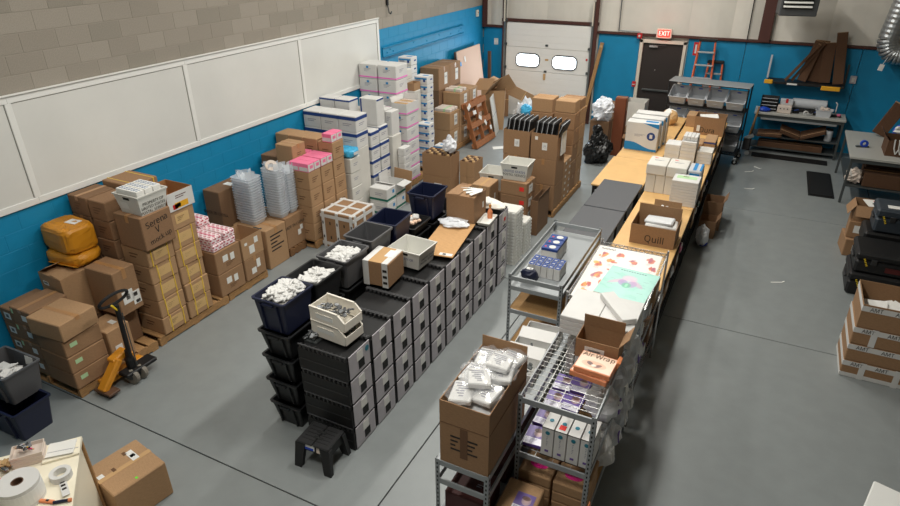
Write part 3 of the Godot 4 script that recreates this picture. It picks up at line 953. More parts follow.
# ---------------------------------------------------------------- goods along the left wall
func build_left_near():
	pallet("pale wooden pallet under the brown cartons and pallet jack forks", -7.18, -6.08, -3.99, -2.95)
	var g = "plain cartons on the nearest pallet"
	col("%s plain brown carton in column right beside the pallet jack", -6.54, -6.06, -3.37, -2.93, 0.13, 0.21, 3, {"m": "card1", "tape": "", "g": g, "d": [["x", -0.5, 0.2, 0.08, 0.05, "mint"]]})
	C("skewed topmost brown carton on column right beside the pallet jack", -6.54, -6.05, 0.76, 0.97, -3.36, -2.92, {"m": "card2", "rot": 5.0, "g": g})
	col("%s brown carton in middle front column on nearest pallet", -6.92, -6.56, -3.4, -2.95, 0.13, 0.21, 4, {"m": "card3", "g": g, "d": [["z", -0.8, 0.5, 0.03, 0.06, "mint"], ["z", 0.3, 0.0, 0.08, 0.07, "paper"]]})
	col("%s brown carton with white label in wall column behind grey tote", -7.18, -6.94, -3.42, -2.97, 0.13, 0.19, 4, {"m": "card3", "tape": "", "g": g, "d": [["z", 0.1, 0.0, 0.11, 0.08, "paper"], ["z", 0.1, 0.0, 0.05, 0.04, "ink", "print"]]})
	C("carton underneath the half open carton on nearest pallet", -7.0, -6.63, 0.13, 0.52, -3.78, -3.42, {"m": "card3"})
	O("half open brown carton leaning below the yellow mailer parcels", -7.05, -6.62, 0.53, 1.12, -3.77, -3.42, {"x+": -84, "x-": -62, "z+": -86}, {"m": "card2", "rot": -3.0, "fl": 0.2, "d": [["z", -0.5, 0.6, 0.1, 0.05, "paper"], ["z", -0.5, 0.62, 0.07, 0.02, "ink", "print"]]})
	C("carton underneath the tall carton with shipping labels", -6.58, -6.3, 0.13, 0.62, -3.98, -3.74, {"m": "card4", "tape": ""})
	C("tall brown carton with white shipping labels behind jack handle", -6.58, -6.13, 0.62, 1.18, -3.98, -3.68, {"m": "card1", "rot": 2.0, "d": [["x", -0.15, -0.25, 0.14, 0.16, "paper"], ["x", -0.15, -0.25, 0.05, 0.07, "ink", "print"], ["x", 0.55, -0.45, 0.1, 0.17, "paper"], ["x", 0.5, -0.3, 0.05, 0.05, "ink", "print"], ["x", 0.6, -0.65, 0.06, 0.04, "ink", "print"]]})
	C("dented low brown carton tucked behind the orange pallet jack", -6.46, -6.09, 0.13, 0.57, -3.71, -3.42, {"m": "card2", "tape": "", "d": [["x", -0.3, -0.3, 0.09, 0.14, "paper"], ["y", 0.2, 0.3, 0.1, 0.06, "paper"]]})
	C("carton underneath the two yellow mailer parcels by the wall", -7.16, -6.72, 0.13, 1.12, -3.99, -3.8, {"m": "card4", "tape": ""})
	# yellow poly mailers
	for i in 2:
		var t = thing("padded_mailer", ["lower yellow mailer parcel bulging out beneath the larger one", "large yellow plastic mailer parcel with white label on top"][i], "parcel", Vector3([-6.9, -6.91][i], [1.125, 1.285][i], [-3.8, -3.82][i]), [6.0, -4.0][i], "yellow mailer parcels")
		put(t, "bag", blob([Vector3(0.6, 0.2, 0.42), Vector3(0.56, 0.34, 0.4)][i], 0.07, 0.05, 40 + i, 40, 26, [0.1, 0.06][i], [0.7, 0.42][i]), "mailer")
		if i == 1: put(t, "label", box(Vector3(0.16, 0.004, 0.11), 0.0), "paper", Vector3(0.05, 0.325, -0.06), Vector3(0, 10, 0))
		else: put(t, "fold", box(Vector3(0.4, 0.01, 0.06), 0.003), "mailer", Vector3(0.05, 0.06, 0.2), Vector3(-30, 0, 0))
	# second pallet, strapped cartons
	pallet("wooden pallet under the yellow-strapped cartons", -7.18, -6.08, -5.18, -4.02)
	g = "yellow strapped cartons"
	var lb = [["x", 0.0, 0.1, 0.2, 0.12, "tanlabel"]]
	var ls = [["x", -0.1, 0.1, 0.1, 0.06, 3]]
	col("%s yellow-strapped carton in column below the handwritten box", -6.48, -6.05, -4.49, -4.1, 0.13, 0.236, 5, {"m": "card2", "tape": "", "straps": true, "jit": 4.0, "g": g, "d": lb, "sc": ls + [["z", -0.1, 0.1, 0.14, 0.08, 2]]})
	col("%s yellow-strapped carton in column below the open printed box", -6.48, -6.06, -4.9, -4.51, 0.13, 0.245, 5, {"m": "card2", "tape": "", "straps": true, "jit": 4.0, "g": g, "d": lb, "sc": ls})
	C("unstrapped carton with tan label directly under open printed box", -6.48, -6.06, 1.356, 1.6, -4.9, -4.52, {"m": "card2", "tape": "", "d": lb, "sc": ls})
	var t2 = C("brown carton with black handwriting under the white postal tote", -6.42, -5.98, 1.312, 1.725, -4.51, -4.09, {"m": "card3", "tape": "z", "tx": [["x", 0.0, 0.5, "Serena", 0.075, "ink", 6.0], ["x", -0.05, 0.02, "V", 0.08, "ink", 6.0], ["x", 0.05, -0.5, "mock up", 0.06, "ink", 8.0]]})
	var o = O("open white printed box with red lettering and yellow truck picture", -6.5, -6.05, 1.602, 1.83, -4.93, -4.54, {}, {"n": "printed_box", "m": "kraft_in", "d": [["x", 0.0, 0.0, 0.386, 0.225, "white", "printed_side"], ["x", 0.0, -0.5, 0.2, 0.07, "yellow_block", "picture"], ["x", -0.48, -0.58, 0.07, 0.06, "red", "picture"], ["x", -0.2, -0.5, 0.05, 0.05, "white", "picture"]], "sc": [["x", 0.05, 0.42, 0.16, 0.05, 2, "case_red"]]})
	for n in o.get_children():
		if n.name.begins_with("picture") or (n.name.begins_with("print") and not n.name.begins_with("printed")): n.position.x += 0.0015
	var pt = basket_tote("white postal tote of blue-printed pads on the handwritten carton", -6.17, 1.727, -4.32, 0.4, 0.24, 0.4, "crate_white", 0)
	tote_print(pt, 0.24, 0.4, ["PROPERTY OF", "UNITED STATES", "POSTAL SERVICE"], 0.035, "x", 0.4)
	put(pt, "side_print", box(Vector3(0.12, 0.08, 0.002), 0.0), "paper", Vector3(-0.06, 0.1, 0.186), Vector3(8.5, 0, 0))
	for i in 3:
		var pd = thing("label_pad", "%s of three blue and white printed pads filling the postal tote" % ["front", "middle", "rear"][i], "pad", Vector3(-6.17 - 0.0, 1.93, -4.2 - i * 0.11), 0, "blue printed pads")
		put(pd, "block", box(Vector3(0.34, 0.085, 0.1), 0.004), "paper", Vector3(0, 0.0425, 0))
		put(pd, "print", uvplane(0.32, 0.09), "bluepads", Vector3(0, 0.0865, 0))
	g = "cartons by the wall behind strapped ones"
	col("%s brown carton in rear column left of the handwritten box", -6.81, -6.5, -4.44, -4.06, 0.13, 0.243, 7, {"m": "card3", "tape": "", "g": g, "sc": [["z", 0.0, 0.0, 0.14, 0.1, 3]]})
	col("%s brown carton in wall corner column behind yellow mailers", -7.17, -6.83, -4.46, -4.06, 0.13, 0.243, 7, {"m": "card4", "g": g, "sc": [["z", 0.0, 0.0, 0.12, 0.1, 3]]})
	C("hidden carton block under the highest strapped carton", -7.12, -6.55, 0.13, 1.65, -4.92, -4.5, {"m": "card4", "tape": ""})
	C("highest brown carton with pale straps against the white board", -7.1, -6.6, 1.652, 1.87, -4.9, -4.5, {"m": "card1", "tape": "", "straps": true})
	# third pallet
	pallet("wooden pallet under the red-and-white wrapped packs", -7.18, -6.1, -5.99, -5.21)
	g = "two-high cartons with white labels"
	for i in 2:
		C(["lower carton with white labels below red-patterned packs", "upper carton with white labels right under red-patterned packs"][i], -6.52, -6.08, 0.13 + i * 0.335, 0.462 + i * 0.335, -5.53, -5.08, {"m": "card1", "tape": "z", "g": g, "d": [["x", 0.3, 0.1, 0.07, 0.1, "paper"], ["x", -0.25, 0.2, 0.09, 0.09, "paper"]], "sc": [["x", 0.1, -0.4, 0.16, 0.06, 3]]})
	C("lower carton with white labels under the open empty carton", -6.52, -6.08, 0.13, 0.46, -5.96, -5.56, {"m": "card1", "g": g, "d": [["x", -0.2, -0.3, 0.09, 0.09, "paper"], ["x", 0.3, 0.2, 0.07, 0.13, "paper"]]})
	O("open empty carton with white labels right of red-patterned packs", -6.52, -6.08, 0.465, 0.79, -5.96, -5.56, {}, {"m": "card2", "g": g, "d": [["x", -0.1, -0.3, 0.1, 0.12, "paper"], ["x", 0.4, 0.4, 0.07, 0.09, "paper"], ["x", -0.6, 0.4, 0.05, 0.04, "paper"]]})
	C("rear carton under the red-patterned packs", -6.95, -6.54, 0.13, 0.795, -5.53, -5.08, {"m": "card4", "tape": ""})
	g = "red and white wrapped packs"
	for q in [["front left lower", -6.3, 0.8, -5.19], ["front right lower", -6.3, 0.8, -5.405], ["rear left lower", -6.73, 0.8, -5.19], ["rear right lower", -6.73, 0.8, -5.405], ["front left upper", -6.31, 0.902, -5.19], ["front right upper", -6.3, 0.902, -5.405], ["rear left upper", -6.73, 0.902, -5.19], ["rear right upper", -6.73, 0.902, -5.405], ["topmost rear", -6.72, 1.004, -5.39]]:
		var w = thing("wrapped_pack", "%s red and white patterned pack on the third pallet" % q[0], "pack", Vector3(q[1], q[2], q[3]), rng.randf_range(-2, 2), g)
		put(w, "wrapper", box(Vector3(0.4, 0.1, 0.2), 0.012), "redmotif", Vector3(0, 0.05, 0))
		put(w, "seam", box(Vector3(0.36, 0.004, 0.012), 0.001), "pinkbox", Vector3(0, 0.101, 0))
	C("large dark brown carton standing by the blue wall behind plastic trays", -7.18, -6.86, 0.0, 1.19, -6.6, -6.02, {"n": "large_carton", "m": "card4", "tape": "", "tx": [["z", 0.25, 0.42, "MADE IN CHINA", 0.05]], "d": [["y", 0.2, 0.2, 0.16, 0.1, "paper"]]})
	C("printed brown carton on the floor under the nearest tray stack", -6.84, -6.2, 0.0, 0.64, -6.6, -6.16, {"m": "card2", "tape": "x", "sc": [["x", 0.0, 0.25, 0.28, 0.3, 5, "ink"]]})
	pallet("low dark pallet under the printed carton below tray stacks", -7.18, -6.2, -7.02, -6.63, "wood_dk", 4)
	C("long printed carton with white stickers under two tray stacks", -6.85, -6.22, 0.13, 0.65, -7.06, -6.62, {"m": "card1", "tape": "", "tx": [["x", -0.1, 0.35, "MADE IN CHINA", 0.05]], "d": [["x", 0.35, -0.25, 0.07, 0.09, "paper"], ["x", 0.6, 0.0, 0.06, 0.08, "paper"]]})
	# stacked clear trays in film
	for i in 3:
		var ts = thing("tray_stack", ["nearest bagged stack of clear plastic trays", "middle bagged stack of clear trays with tape roll inside", "farthest bagged stack of clear plastic trays"][i], "tray stack", Vector3([-6.62, -6.4, -6.38][i], [0.642, 0.655, 0.655][i], [-6.36, -6.705, -6.925][i]), [0, 2, -2][i], "bagged clear tray stacks")
		var n = [17, 18, 16][i]
		var mesh = shell(Vector3([0.36, 0.3, 0.26][i], 0.075, [0.26, 0.2, 0.17][i]), 0.004, 0.84, 0.03, 0.008, 0.006)
		for k in n: put(ts, "tray", mesh, "clear", Vector3(0, 0.004 + k * 0.041, 0))
		put(ts, "plastic_bag", blob(Vector3([0.4, 0.33, 0.29][i], n * 0.041 + 0.1, [0.28, 0.2, 0.18][i]), 0.08, 0.12, 50 + i, 26, 16), "film")
		var st = S()
		var rr = RandomNumberGenerator.new()
		rr.seed = 70 + i
		for k in 9:
			var a = TAU * k / 9.0
			var b = Basis(Vector3.UP, a) * Basis(Vector3(1, 0, 0), rr.randf_range(-0.5, 0.2))
			abox(st, Vector3(cos(a) * 0.14, n * 0.041 + 0.06, sin(a) * 0.07), Vector3(0.08, rr.randf_range(0.08, 0.16), 0.003), 0.0, b)
		put(ts, "bag_neck", st.commit(), "clear")
		if i == 1: put(ts, "tape_roll", ring_mesh(0.035, 0.085, 0.05), "tray_beige", Vector3(0, n * 0.041 + 0.06, 0.02), Vector3(35, 0, -30))
	var sc = thing("wrench", "small dark hand tool lying on the carton beside tray stacks", "tool", Vector3(-6.4, 0.642, -6.2))
	sc.set_meta("label", "small dark hand tool lying at the carton edge before tray stacks")
	put(sc, "shaft", box(Vector3(0.12, 0.012, 0.02), 0.003), "steel_dk", Vector3(0, 0.007, 0))
	put(sc, "head", box(Vector3(0.03, 0.014, 0.045), 0.003), "steel_dk", Vector3(0.07, 0.008, 0))

func ring_mesh(r0, r1, h, seg = 24):
	var k = "ring%.3f_%.3f_%.3f" % [r0, r1, h]
	if cache.has(k): return cache[k]
	var st = S()
	var L = []
	for q in [[r0, 0.0], [r1, 0.0], [r1, h], [r0, h], [r0, 0.0]]:
		var l = []
		for j in seg:
			var a = TAU * j / seg
			l.append(Vector3(q[0] * cos(a), q[1], q[0] * sin(a)))
		L.append(l)
	aloft(st, L, false, false)
	cache[k] = st.commit()
	return cache[k]

func build_left_mid():
	pallet("wooden pallet under cartons topped with pink boxes", -7.18, -6.01, -8.1, -7.04)
	var g = "cartons with small print below pink boxes"
	var pr = {"m": "card2", "tape": "", "g": g, "sc": [["x", 0.0, 0.0, 0.14, 0.1, 3], ["z", 0.0, 0.0, 0.12, 0.08, 2]]}
	col("%s carton in nearest column of the pink-box pallet", -6.37, -6.02, -7.36, -7.05, 0.13, 0.29, 4, pr)
	col("%s carton in middle column of the pink-box pallet", -6.37, -6.02, -7.68, -7.37, 0.13, 0.29, 4, pr)
	col("%s carton in farthest front column of the pink-box pallet", -6.32, -6.02, -8.0, -7.69, 0.13, 0.29, 5, pr)
	for i in 3:
		C("%s upper carton of the row by the blue wall behind pink boxes" % ["left end", "second", "third"][i], -7.18 + i * 0.285, -6.9 + i * 0.285, 1.3, 1.6, -8.03, -7.7, pr)
		C("%s hidden carton stack under the wall row" % ["left", "centre", "right"][i], -7.18 + i * 0.285, -6.9 + i * 0.285, 0.13, 1.298, -8.03, -7.7, {"m": "card4", "tape": ""})
	C("tall support carton beneath the lone square carton", -6.74, -6.4, 0.13, 1.31, -7.5, -7.16, {"m": "card3", "tape": "", "sc": [["z", 0.3, 0.8, 0.12, 0.06, 2]]})
	C("lone square carton standing highest beside the pink boxes", -6.73, -6.4, 1.313, 1.62, -7.5, -7.18, {"m": "card2", "tape": "x", "sc": [["x", 0.0, 0.0, 0.1, 0.06, 2]]})
	C("dark carton half hidden by the wall behind tray stacks", -7.16, -6.77, 0.13, 1.36, -7.66, -7.28, {"m": "card4", "tape": ""})
	C("carton under the middle pink boxes on the wall side", -6.74, -6.4, 0.13, 1.285, -7.68, -7.52, {"m": "card3", "tape": ""})
	g = "small pink boxes"
	for q in [["front left", -6.11, 1.29, -7.13], ["front right", -6.11, 1.29, -7.28], ["rear left", -6.295, 1.29, -7.13], ["rear right", -6.295, 1.29, -7.28]]:
		pinkbox("%s pink and white box on nearest column of cartons" % q[0], q[1], q[2], q[3], g)
	for q in [["front left", -6.11, 1.29, -7.45], ["front right", -6.11, 1.29, -7.6], ["rear left", -6.295, 1.29, -7.45], ["rear right", -6.295, 1.29, -7.6], ["rearmost", -6.5, 1.29, -7.6]]:
		pinkbox("%s pink and white box on middle column of cartons" % q[0], q[1], q[2], q[3], g)
	for q in [["left", 1.58, -7.77], ["right", 1.58, -7.92]]:
		pinkbox("%s of two pink boxes on the highest far carton column" % q[0], -6.12, q[1], q[2], g)
	# box wrapped in white printed tape
	var t = C("square carton crisscrossed with white printed tape on the floor", -5.99, -5.36, 0.0, 0.62, -7.8, -7.19, {"n": "taped_carton", "m": "card1", "tape": ""})
	for k in [-0.42, 0.0, 0.42]:
		put(t, "white_tape", box(Vector3(0.648, 0.628, 0.055), 0.0), "white", Vector3(0, 0.31, k * 0.61))
		put(t, "white_tape", box(Vector3(0.055, 0.626, 0.618), 0.0), "white", Vector3(k * 0.64, 0.31, 0))
	for k in [0.07, 0.55]: put(t, "white_tape", box(Vector3(0.646, 0.055, 0.616), 0.0), "white", Vector3(0, k, 0))
	for k in 5:
		decal(t, "tape_print", "z", Vector3(0.65, 0.62, 0.62), -0.84 + k * 0.42, 0.4, 0.02, 0.05, "ink", 0, 0.003)
		decal(t, "tape_print", "z", Vector3(0.65, 0.62, 0.62), -0.84 + k * 0.42, -0.4, 0.02, 0.05, "ink", 0, 0.003)
		decal(t, "tape_print", "x", Vector3(0.65, 0.62, 0.62), -0.84 + k * 0.42, 0.35, 0.02, 0.05, "ink", 0, 0.003)
	decal(t, "label", "x", Vector3(0.65, 0.62, 0.62), -0.1, 0.1, 0.09, 0.12, "pinkbox", 0, 0.004)
	# white boxes, dark blue bands
	pallet("wooden pallet under white boxes with dark blue bands", -7.18, -6.05, -9.5, -8.12)
	g = "white boxes with dark blue bands"
	var bb = {"n": "white_box", "m": "white", "tape": "", "g": g, "bands": [[0.82, 0.2, "navy_print"]], "sc": [["x", 0.0, -0.1, 0.16, 0.06, 2, "grey_print"], ["z", 0.0, -0.1, 0.18, 0.06, 2, "grey_print"]]}
	for i in 3:
		var xa = -7.18 + i * 0.37
		C("%s navy-banded white box in the long upper row near white board" % ["left", "middle", "right"][i], xa, xa + 0.36, 1.53, 1.81, -8.8, -8.46, bb)
		C("%s navy-banded white box one below the long upper row" % ["left", "middle", "right"][i], xa, xa + 0.36, 1.245, 1.527, -8.8, -8.46, bb)
		C("%s white carton under the long navy-banded row" % ["left", "middle", "right"][i], xa, xa + 0.36, 0.13, 1.243, -8.8, -8.46, {"n": "white_box", "m": "white2", "tape": "", "g": g})
	col("%s navy-banded white box in front column near the pink stack, left", -6.5, -6.08, -9.16, -8.88, 0.13, 0.262, 5, bb)
	col("%s navy-banded white box in front column near the pink stack, right", -6.5, -6.08, -9.48, -9.18, 0.13, 0.262, 4, bb)
	C("white support carton behind navy-banded columns", -7.15, -6.52, 0.13, 1.7, -9.48, -8.89, {"n": "white_box", "m": "white2", "tape": ""})
	for i in 2:
		C("%s flat navy-edged white box against the white board" % ["left", "right"][i], -7.16 + i * 0.33, -6.85 + i * 0.33, 1.702, 1.94, -9.2, -8.92, {"n": "white_box", "m": "white", "tape": "", "g": g, "bands": [[0.9, 0.12, "navy_print"]]})
	C("upright white box with navy edge behind the banded boxes", -6.5, -6.14, 1.45, 1.93, -9.45, -9.2, {"n": "white_box", "m": "white", "tape": "", "d": [["z", -0.8, 0.0, 0.03, 0.46, "navy_print", "edge_print"], ["x", 0.0, 0.9, 0.22, 0.03, "navy_print", "edge_print"]]})
	C("white box under the upright navy-edged box", -6.5, -6.1, 1.18, 1.448, -9.47, -9.19, bb)
	# narrow column with light blue bag
	g = "white boxes under the light blue bag"
	col("%s white box in narrow column under the light blue bag", -6.42, -6.02, -8.44, -8.13, 0.13, 0.26, 4, {"n": "white_box", "m": "white2", "tape": "", "g": g, "sc": [["x", 0.0, 0.1, 0.12, 0.06, 2, "grey_print"]]})
	t = thing("plastic_bag", "light blue plastic bag draped on narrow white box column", "bag", Vector3(-6.21, 1.171, -8.29))
	put(t, "bag", blob(Vector3(0.42, 0.16, 0.32), 0.12, 0.08, 91, 30, 18, 0.2, 0.55), "bagblue")
	put(t, "logo", box(Vector3(0.002, 0.05, 0.12), 0.0), "white", Vector3(0.225, 0.08, 0.02))
	# green banded boxes on the floor in front
	g = "white boxes with green bands"
	var gb = {"n": "white_box", "m": "white", "tape": "", "g": g, "bands": [[0.2, 0.16, "green_print"]], "d": [["x", 0.4, 0.3, 0.06, 0.06, "cyan_print", "logo"]], "sc": [["z", 0.1, 0.2, 0.16, 0.06, 2, "grey_print"]]}
	col("%s green-banded white box in the nearer floor pair", -6.02, -5.64, -8.94, -8.62, 0.0, 0.26, 2, gb)
	C("lowest green-banded white box in the farther floor pair", -6.02, -5.66, 0.0, 0.26, -9.28, -8.97, gb)
	O("opened green-banded white box with lifted flaps and papers", -6.02, -5.66, 0.262, 0.5, -9.28, -8.97, {"x-": 5, "z+": 70, "x+": 100}, {"n": "open_white_box", "m": "white", "bands": [], "g": g, "d": [["x", 0.0, -0.6, 0.3, 0.04, "green_print", "band"], ["z", 0.0, -0.6, 0.34, 0.04, "green_print", "band"]]})
	t = thing("cardboard_flap", "loose brown cardboard piece standing behind green-banded boxes", "cardboard", Vector3(-5.8, 0.0, -9.42), -8)
	put(t, "sheet", box(Vector3(0.42, 0.62, 0.012), 0.002), "card2", Vector3(0, 0.31, 0), Vector3(-6, 0, 0))
	put(t, "fold_line", box(Vector3(0.42, 0.006, 0.014), 0.0), "ink_soft", Vector3(0, 0.42, -0.011), Vector3(-6, 0, 0))
	# narrow white boxes between the stacks
	g = "narrow upright white boxes"
	for i in 3:
		C("%s narrow upright white box beside the pink-striped stack" % ["left", "middle", "right"][i], -6.5 + i * 0.14, -6.37 + i * 0.14, 1.18 - i * 0.002, 1.66 - i * 0.02, -9.87, -9.6, {"n": "white_box", "m": "white", "tape": "", "g": g, "sc": [["z", 0, 0.4, 0.07, 0.1, 3, "grey_print"]]})
	C("white carton holding up the narrow upright boxes", -6.52, -6.06, 0.0, 1.176, -9.87, -9.55, {"n": "white_box", "m": "white2", "tape": ""})
	for i in 6:
		C("%s little white box in thin stack before the pink-striped boxes" % place_in(5 - i, 6), -6.04, -5.9, i * 0.155, i * 0.155 + 0.152, -9.93, -9.68, {"n": "small_white_box", "m": "white", "tape": "", "g": "thin stack of little white boxes", "bands": [[0.5, 0.14, "cyan_print"]] if i == 2 else [], "sc": [["x", 0.0, 0.1, 0.12, 0.04, 2, "grey_print"]]})

func pinkbox(label, x, y, z, g):
	var s = Vector3(0.18, 0.135, 0.145)
	var t = thing("pink_box", label, "box", Vector3(x, y, z), 0, g)
	put(t, "body", box(s, 0.004), "pinkbox", Vector3(0, s.y / 2, 0))
	decal(t, "white_side", "x", s, 0, -0.05, 0.135, 0.11, "white")
	decal(t, "print", "x", s, 0.1, 0.1, 0.07, 0.05, "pinkbox", 0, 0.003)
	decal(t, "white_side", "z", s, 0, -0.35, 0.16, 0.06, "white")

func build_left_far():
	# white boxes with pink stripes
	pallet("wooden pallet under white boxes with pink stripes", -7.18, -6.0, -10.7, -9.96)
	var g = "white boxes with pink stripes"
	var pk = {"n": "white_box", "m": "white", "tape": "", "g": g, "bands": [[0.12, 0.1, "pink_print"]], "sc": [["z", 0.0, 0.2, 0.16, 0.07, 3, "grey_print"], ["x", 0.0, 0.2, 0.16, 0.07, 3, "grey_print"]], "d": [["z", 0.0, 0.6, 0.05, 0.04, "cyan_print", "logo"]]}
	col("%s pink-striped white box in tall left column by the board", -7.18, -6.77, -10.66, -10.22, 0.13, 0.2725, 8, pk)
	col("%s pink-striped white box in tall right column of the pallet", -6.75, -6.34, -10.66, -10.22, 0.13, 0.2725, 8, pk)
	col("%s pink-striped white box in front column below the open box", -6.33, -6.0, -10.46, -10.0, 0.13, 0.268, 5, pk)
	O("open pink-striped white box of packets topping the front column", -6.33, -6.0, 1.472, 1.68, -10.46, -10.0, {"x-": 20, "z-": 10}, {"n": "open_white_box", "m": "white", "fl": 0.1, "g": g, "d": [["z", 0.0, -0.75, 0.32, 0.025, "pink_print", "band"], ["x", 0.0, -0.75, 0.45, 0.025, "pink_print", "band"]]})
	for i in 4:
		var q = thing("paper_packet", "%s tan packet standing in the open pink-striped box" % ["first", "second", "third", "fourth"][i], "packet", Vector3(-6.165, 1.48, -10.08 - i * 0.1), 0, "tan packets in the open white box")
		put(q, "packet", box(Vector3(0.28, 0.2, 0.07), 0.008), ["cap_tan", "tray_beige"][i % 2], Vector3(0, 0.1, 0))
		put(q, "crease", box(Vector3(0.26, 0.003, 0.006), 0.0), "ink_soft", Vector3(0, 0.2005, 0))
	# small white boxes with blue swashes
	pallet("wooden pallet under small blue-swashed white boxes", -7.18, -6.05, -11.72, -10.9)
	g = "small white boxes with blue swashes"
	var bl = {"n": "small_white_box", "m": "white", "tape": "", "g": g, "d": [["z", 0.0, 0.45, 0.28, 0.03, "cyan_print", "swash"], ["z", -0.4, 0.05, 0.12, 0.03, "grey_print", "print"], ["z", 0.55, 0.0, 0.05, 0.05, "navy_print", "logo"], ["x", 0.3, 0.1, 0.08, 0.03, "navy_print", "swash"], ["y", 0.3, 0.0, 0.12, 0.06, "cyan_print", "swash"]]}
	col("%s blue-swashed small box in highest rear column", -6.95, -6.63, -11.56, -11.3, 0.13, 0.165, 13, bl)
	col("%s blue-swashed small box in second tall column", -6.52, -6.21, -11.48, -11.2, 0.13, 0.165, 11, bl)
	col("%s blue-swashed small box in low front column beside cartons", -6.32, -6.04, -11.16, -10.92, 0.13, 0.155, 6, bl)
	col("%s blue-swashed small box in shortest column by bottle cartons", -6.0, -5.76, -11.3, -11.06, 0.0, 0.15, 4, bl)
	for i in 2:
		C("%s plain white box between pink-striped and blue-swashed stacks" % ["lower", "upper"][i], -6.85, -6.55, 1.7 + i * 0.2, 1.895 + i * 0.2, -11.2, -10.95, {"n": "white_box", "m": "white2", "tape": ""})
	C("tall white carton under plain white boxes behind the pink stack", -6.9, -6.35, 0.13, 1.698, -11.18, -10.92, {"n": "white_box", "m": "white2", "tape": ""})
	O("small open brown carton of papers between the white stacks", -6.53, -6.36, 1.7, 1.85, -11.18, -10.93, {}, {"m": "card2"})
	# labelled cartons
	pallet("wooden pallet under brown cartons with tall white labels", -7.18, -6.22, -13.75, -12.2)
	g = "brown cartons with tall white labels"
	var lb = {"m": "card2", "tape": "", "g": g, "d": [["x", 0.2, 0.05, 0.15, 0.25, "paper"], ["x", 0.2, 0.3, 0.1, 0.03, "grey_print", "print"], ["x", 0.2, -0.1, 0.1, 0.05, "grey_print", "print"]]}
	for i in 2: C("%s labelled carton in nearest front column" % ["lower", "upper"][i], -6.68, -6.24, 0.13 + i * 0.41, 0.535 + i * 0.41, -12.74, -12.27, lb)
	for i in 3: C("%s labelled carton in farther front column behind leaning pallet" % ["lowest", "middle", "topmost"][i], -6.68, -6.24, 0.13 + i * 0.385, 0.512 + i * 0.385, -13.25, -12.78, lb)
	for i in 3: C("%s labelled carton in last front column behind leaning pallet" % ["lowest", "middle", "topmost"][i], -6.68, -6.24, 0.13 + i * 0.385, 0.512 + i * 0.385, -13.73, -13.28, lb)
	var lw = {"m": "card1", "tape": "x", "g": g, "d": [["x", 0.25, -0.05, 0.14, 0.26, "paper"], ["x", 0.25, 0.1, 0.1, 0.03, "grey_print", "print"]]}
	for i in 2:
		C("%s large carton with white label at top by the wall" % ["nearer", "farther"][i], -7.18, -6.7, 1.31, 1.82, -13.18 - i * 0.56, -12.63 - i * 0.56, lw)
		C("%s large carton below the top wall cartons" % ["nearer", "farther"][i], -7.18, -6.7, 0.78, 1.305, -13.18 - i * 0.56, -12.63 - i * 0.56, {"m": "card4", "tape": "", "g": g})
		C("%s bottom carton hidden below the wall cartons" % ["nearer", "farther"][i], -7.18, -6.7, 0.13, 0.775, -13.18 - i * 0.56, -12.63 - i * 0.56, {"m": "card4", "tape": "", "g": g})
	# leaflet bundles on the labelled cartons
	g = "pale bundles on labelled cartons"
	for i in 3:
		for k in 2:
			if k == 1 and i == 2: continue
			var zc = [-12.37, -12.5, -12.64, ][i] if k == 0 else [-12.9, -13.1][i]
			var q = thing("paper_bundle", "%s pale paper bundle on %s labelled column" % [["nearest", "middle", "farthest"][i], ["near", "tall"][k]], "bundle", Vector3(-6.46, [0.947, 1.284][k], zc), 0, g)
			put(q, "bundle", box(Vector3(0.4, 0.07, 0.115), 0.01), "tray_beige", Vector3(0, 0.035, 0))
			put(q, "band", box(Vector3(0.05, 0.073, 0.118), 0.002), "mint", Vector3(0.05, 0.035, 0))
	# old pallet leaning on the cartons
	var t = thing("leaning_pallet", "reddish wooden pallet standing on edge against labelled cartons", "pallet", Vector3(-5.86, 0.0, -13.35))
	var tilt = Basis(Vector3(0, 0, 1), deg_to_rad(17))
	for i in 3:
		var p = put(t, "stringer", box(Vector3(0.09, 1.06, 0.045), 0.004), "pallet_red")
		p.basis = tilt
		p.position = tilt * Vector3(0, 0.54, (i - 1) * 0.48)
	for i in 5:
		var p2 = put(t, "deck_board", box(Vector3(0.02, 0.12, 1.08), 0.003), "pallet_red")
		p2.basis = tilt
		p2.position = tilt * Vector3(-0.056, 0.08 + i * 0.235, 0)
	for i in 3:
		var p3 = put(t, "bottom_board", box(Vector3(0.02, 0.13, 1.08), 0.003), "pallet_red")
		p3.basis = tilt
		p3.position = tilt * Vector3(0.056, 0.08 + i * 0.46, 0)
	for i in 5:
		var p4 = put(t, "torn_paper", box(Vector3(0.004, 0.1 + 0.02 * i, 0.09), 0.0), "paper")
		p4.basis = tilt * Basis(Vector3(1, 0, 0), 0.5 * i)
		p4.position = tilt * Vector3(0.072, 0.3 + 0.17 * i, -0.4 + 0.21 * i)
	# cardboard and scrap in the corner
	t = thing("cardboard_sheet", "big pinkish cardboard sheet leaning on blue wall near corner", "cardboard", Vector3(-6.82, 0.0, -14.95))
	put(t, "sheet", box(Vector3(0.05, 1.92, 1.42), 0.006), rgbmat("sheet_pink", rgb(206, 172, 150)), Vector3(-0.14, 0.955, 0), Vector3(0, 0, 8))
	put(t, "edge_frame", box(Vector3(0.054, 1.92, 0.05), 0.004), "cap_dark", Vector3(-0.141, 0.955, 0.7), Vector3(0, 0, 8))
	put(t, "sticker", box(Vector3(0.003, 0.13, 0.07), 0.0), "paper", Vector3(-0.205, 1.68, 0.28), Vector3(0, 0, 8))
	put(t, "sticker", box(Vector3(0.003, 0.1, 0.08), 0.0), "cyan_print", Vector3(-0.19, 1.6, 0.55), Vector3(0, 0, 8))
	t = thing("scrap_carton", "crumpled opened carton dumped in front of the cardboard sheet", "cardboard", Vector3(-6.25, 0.0, -14.75), 20)
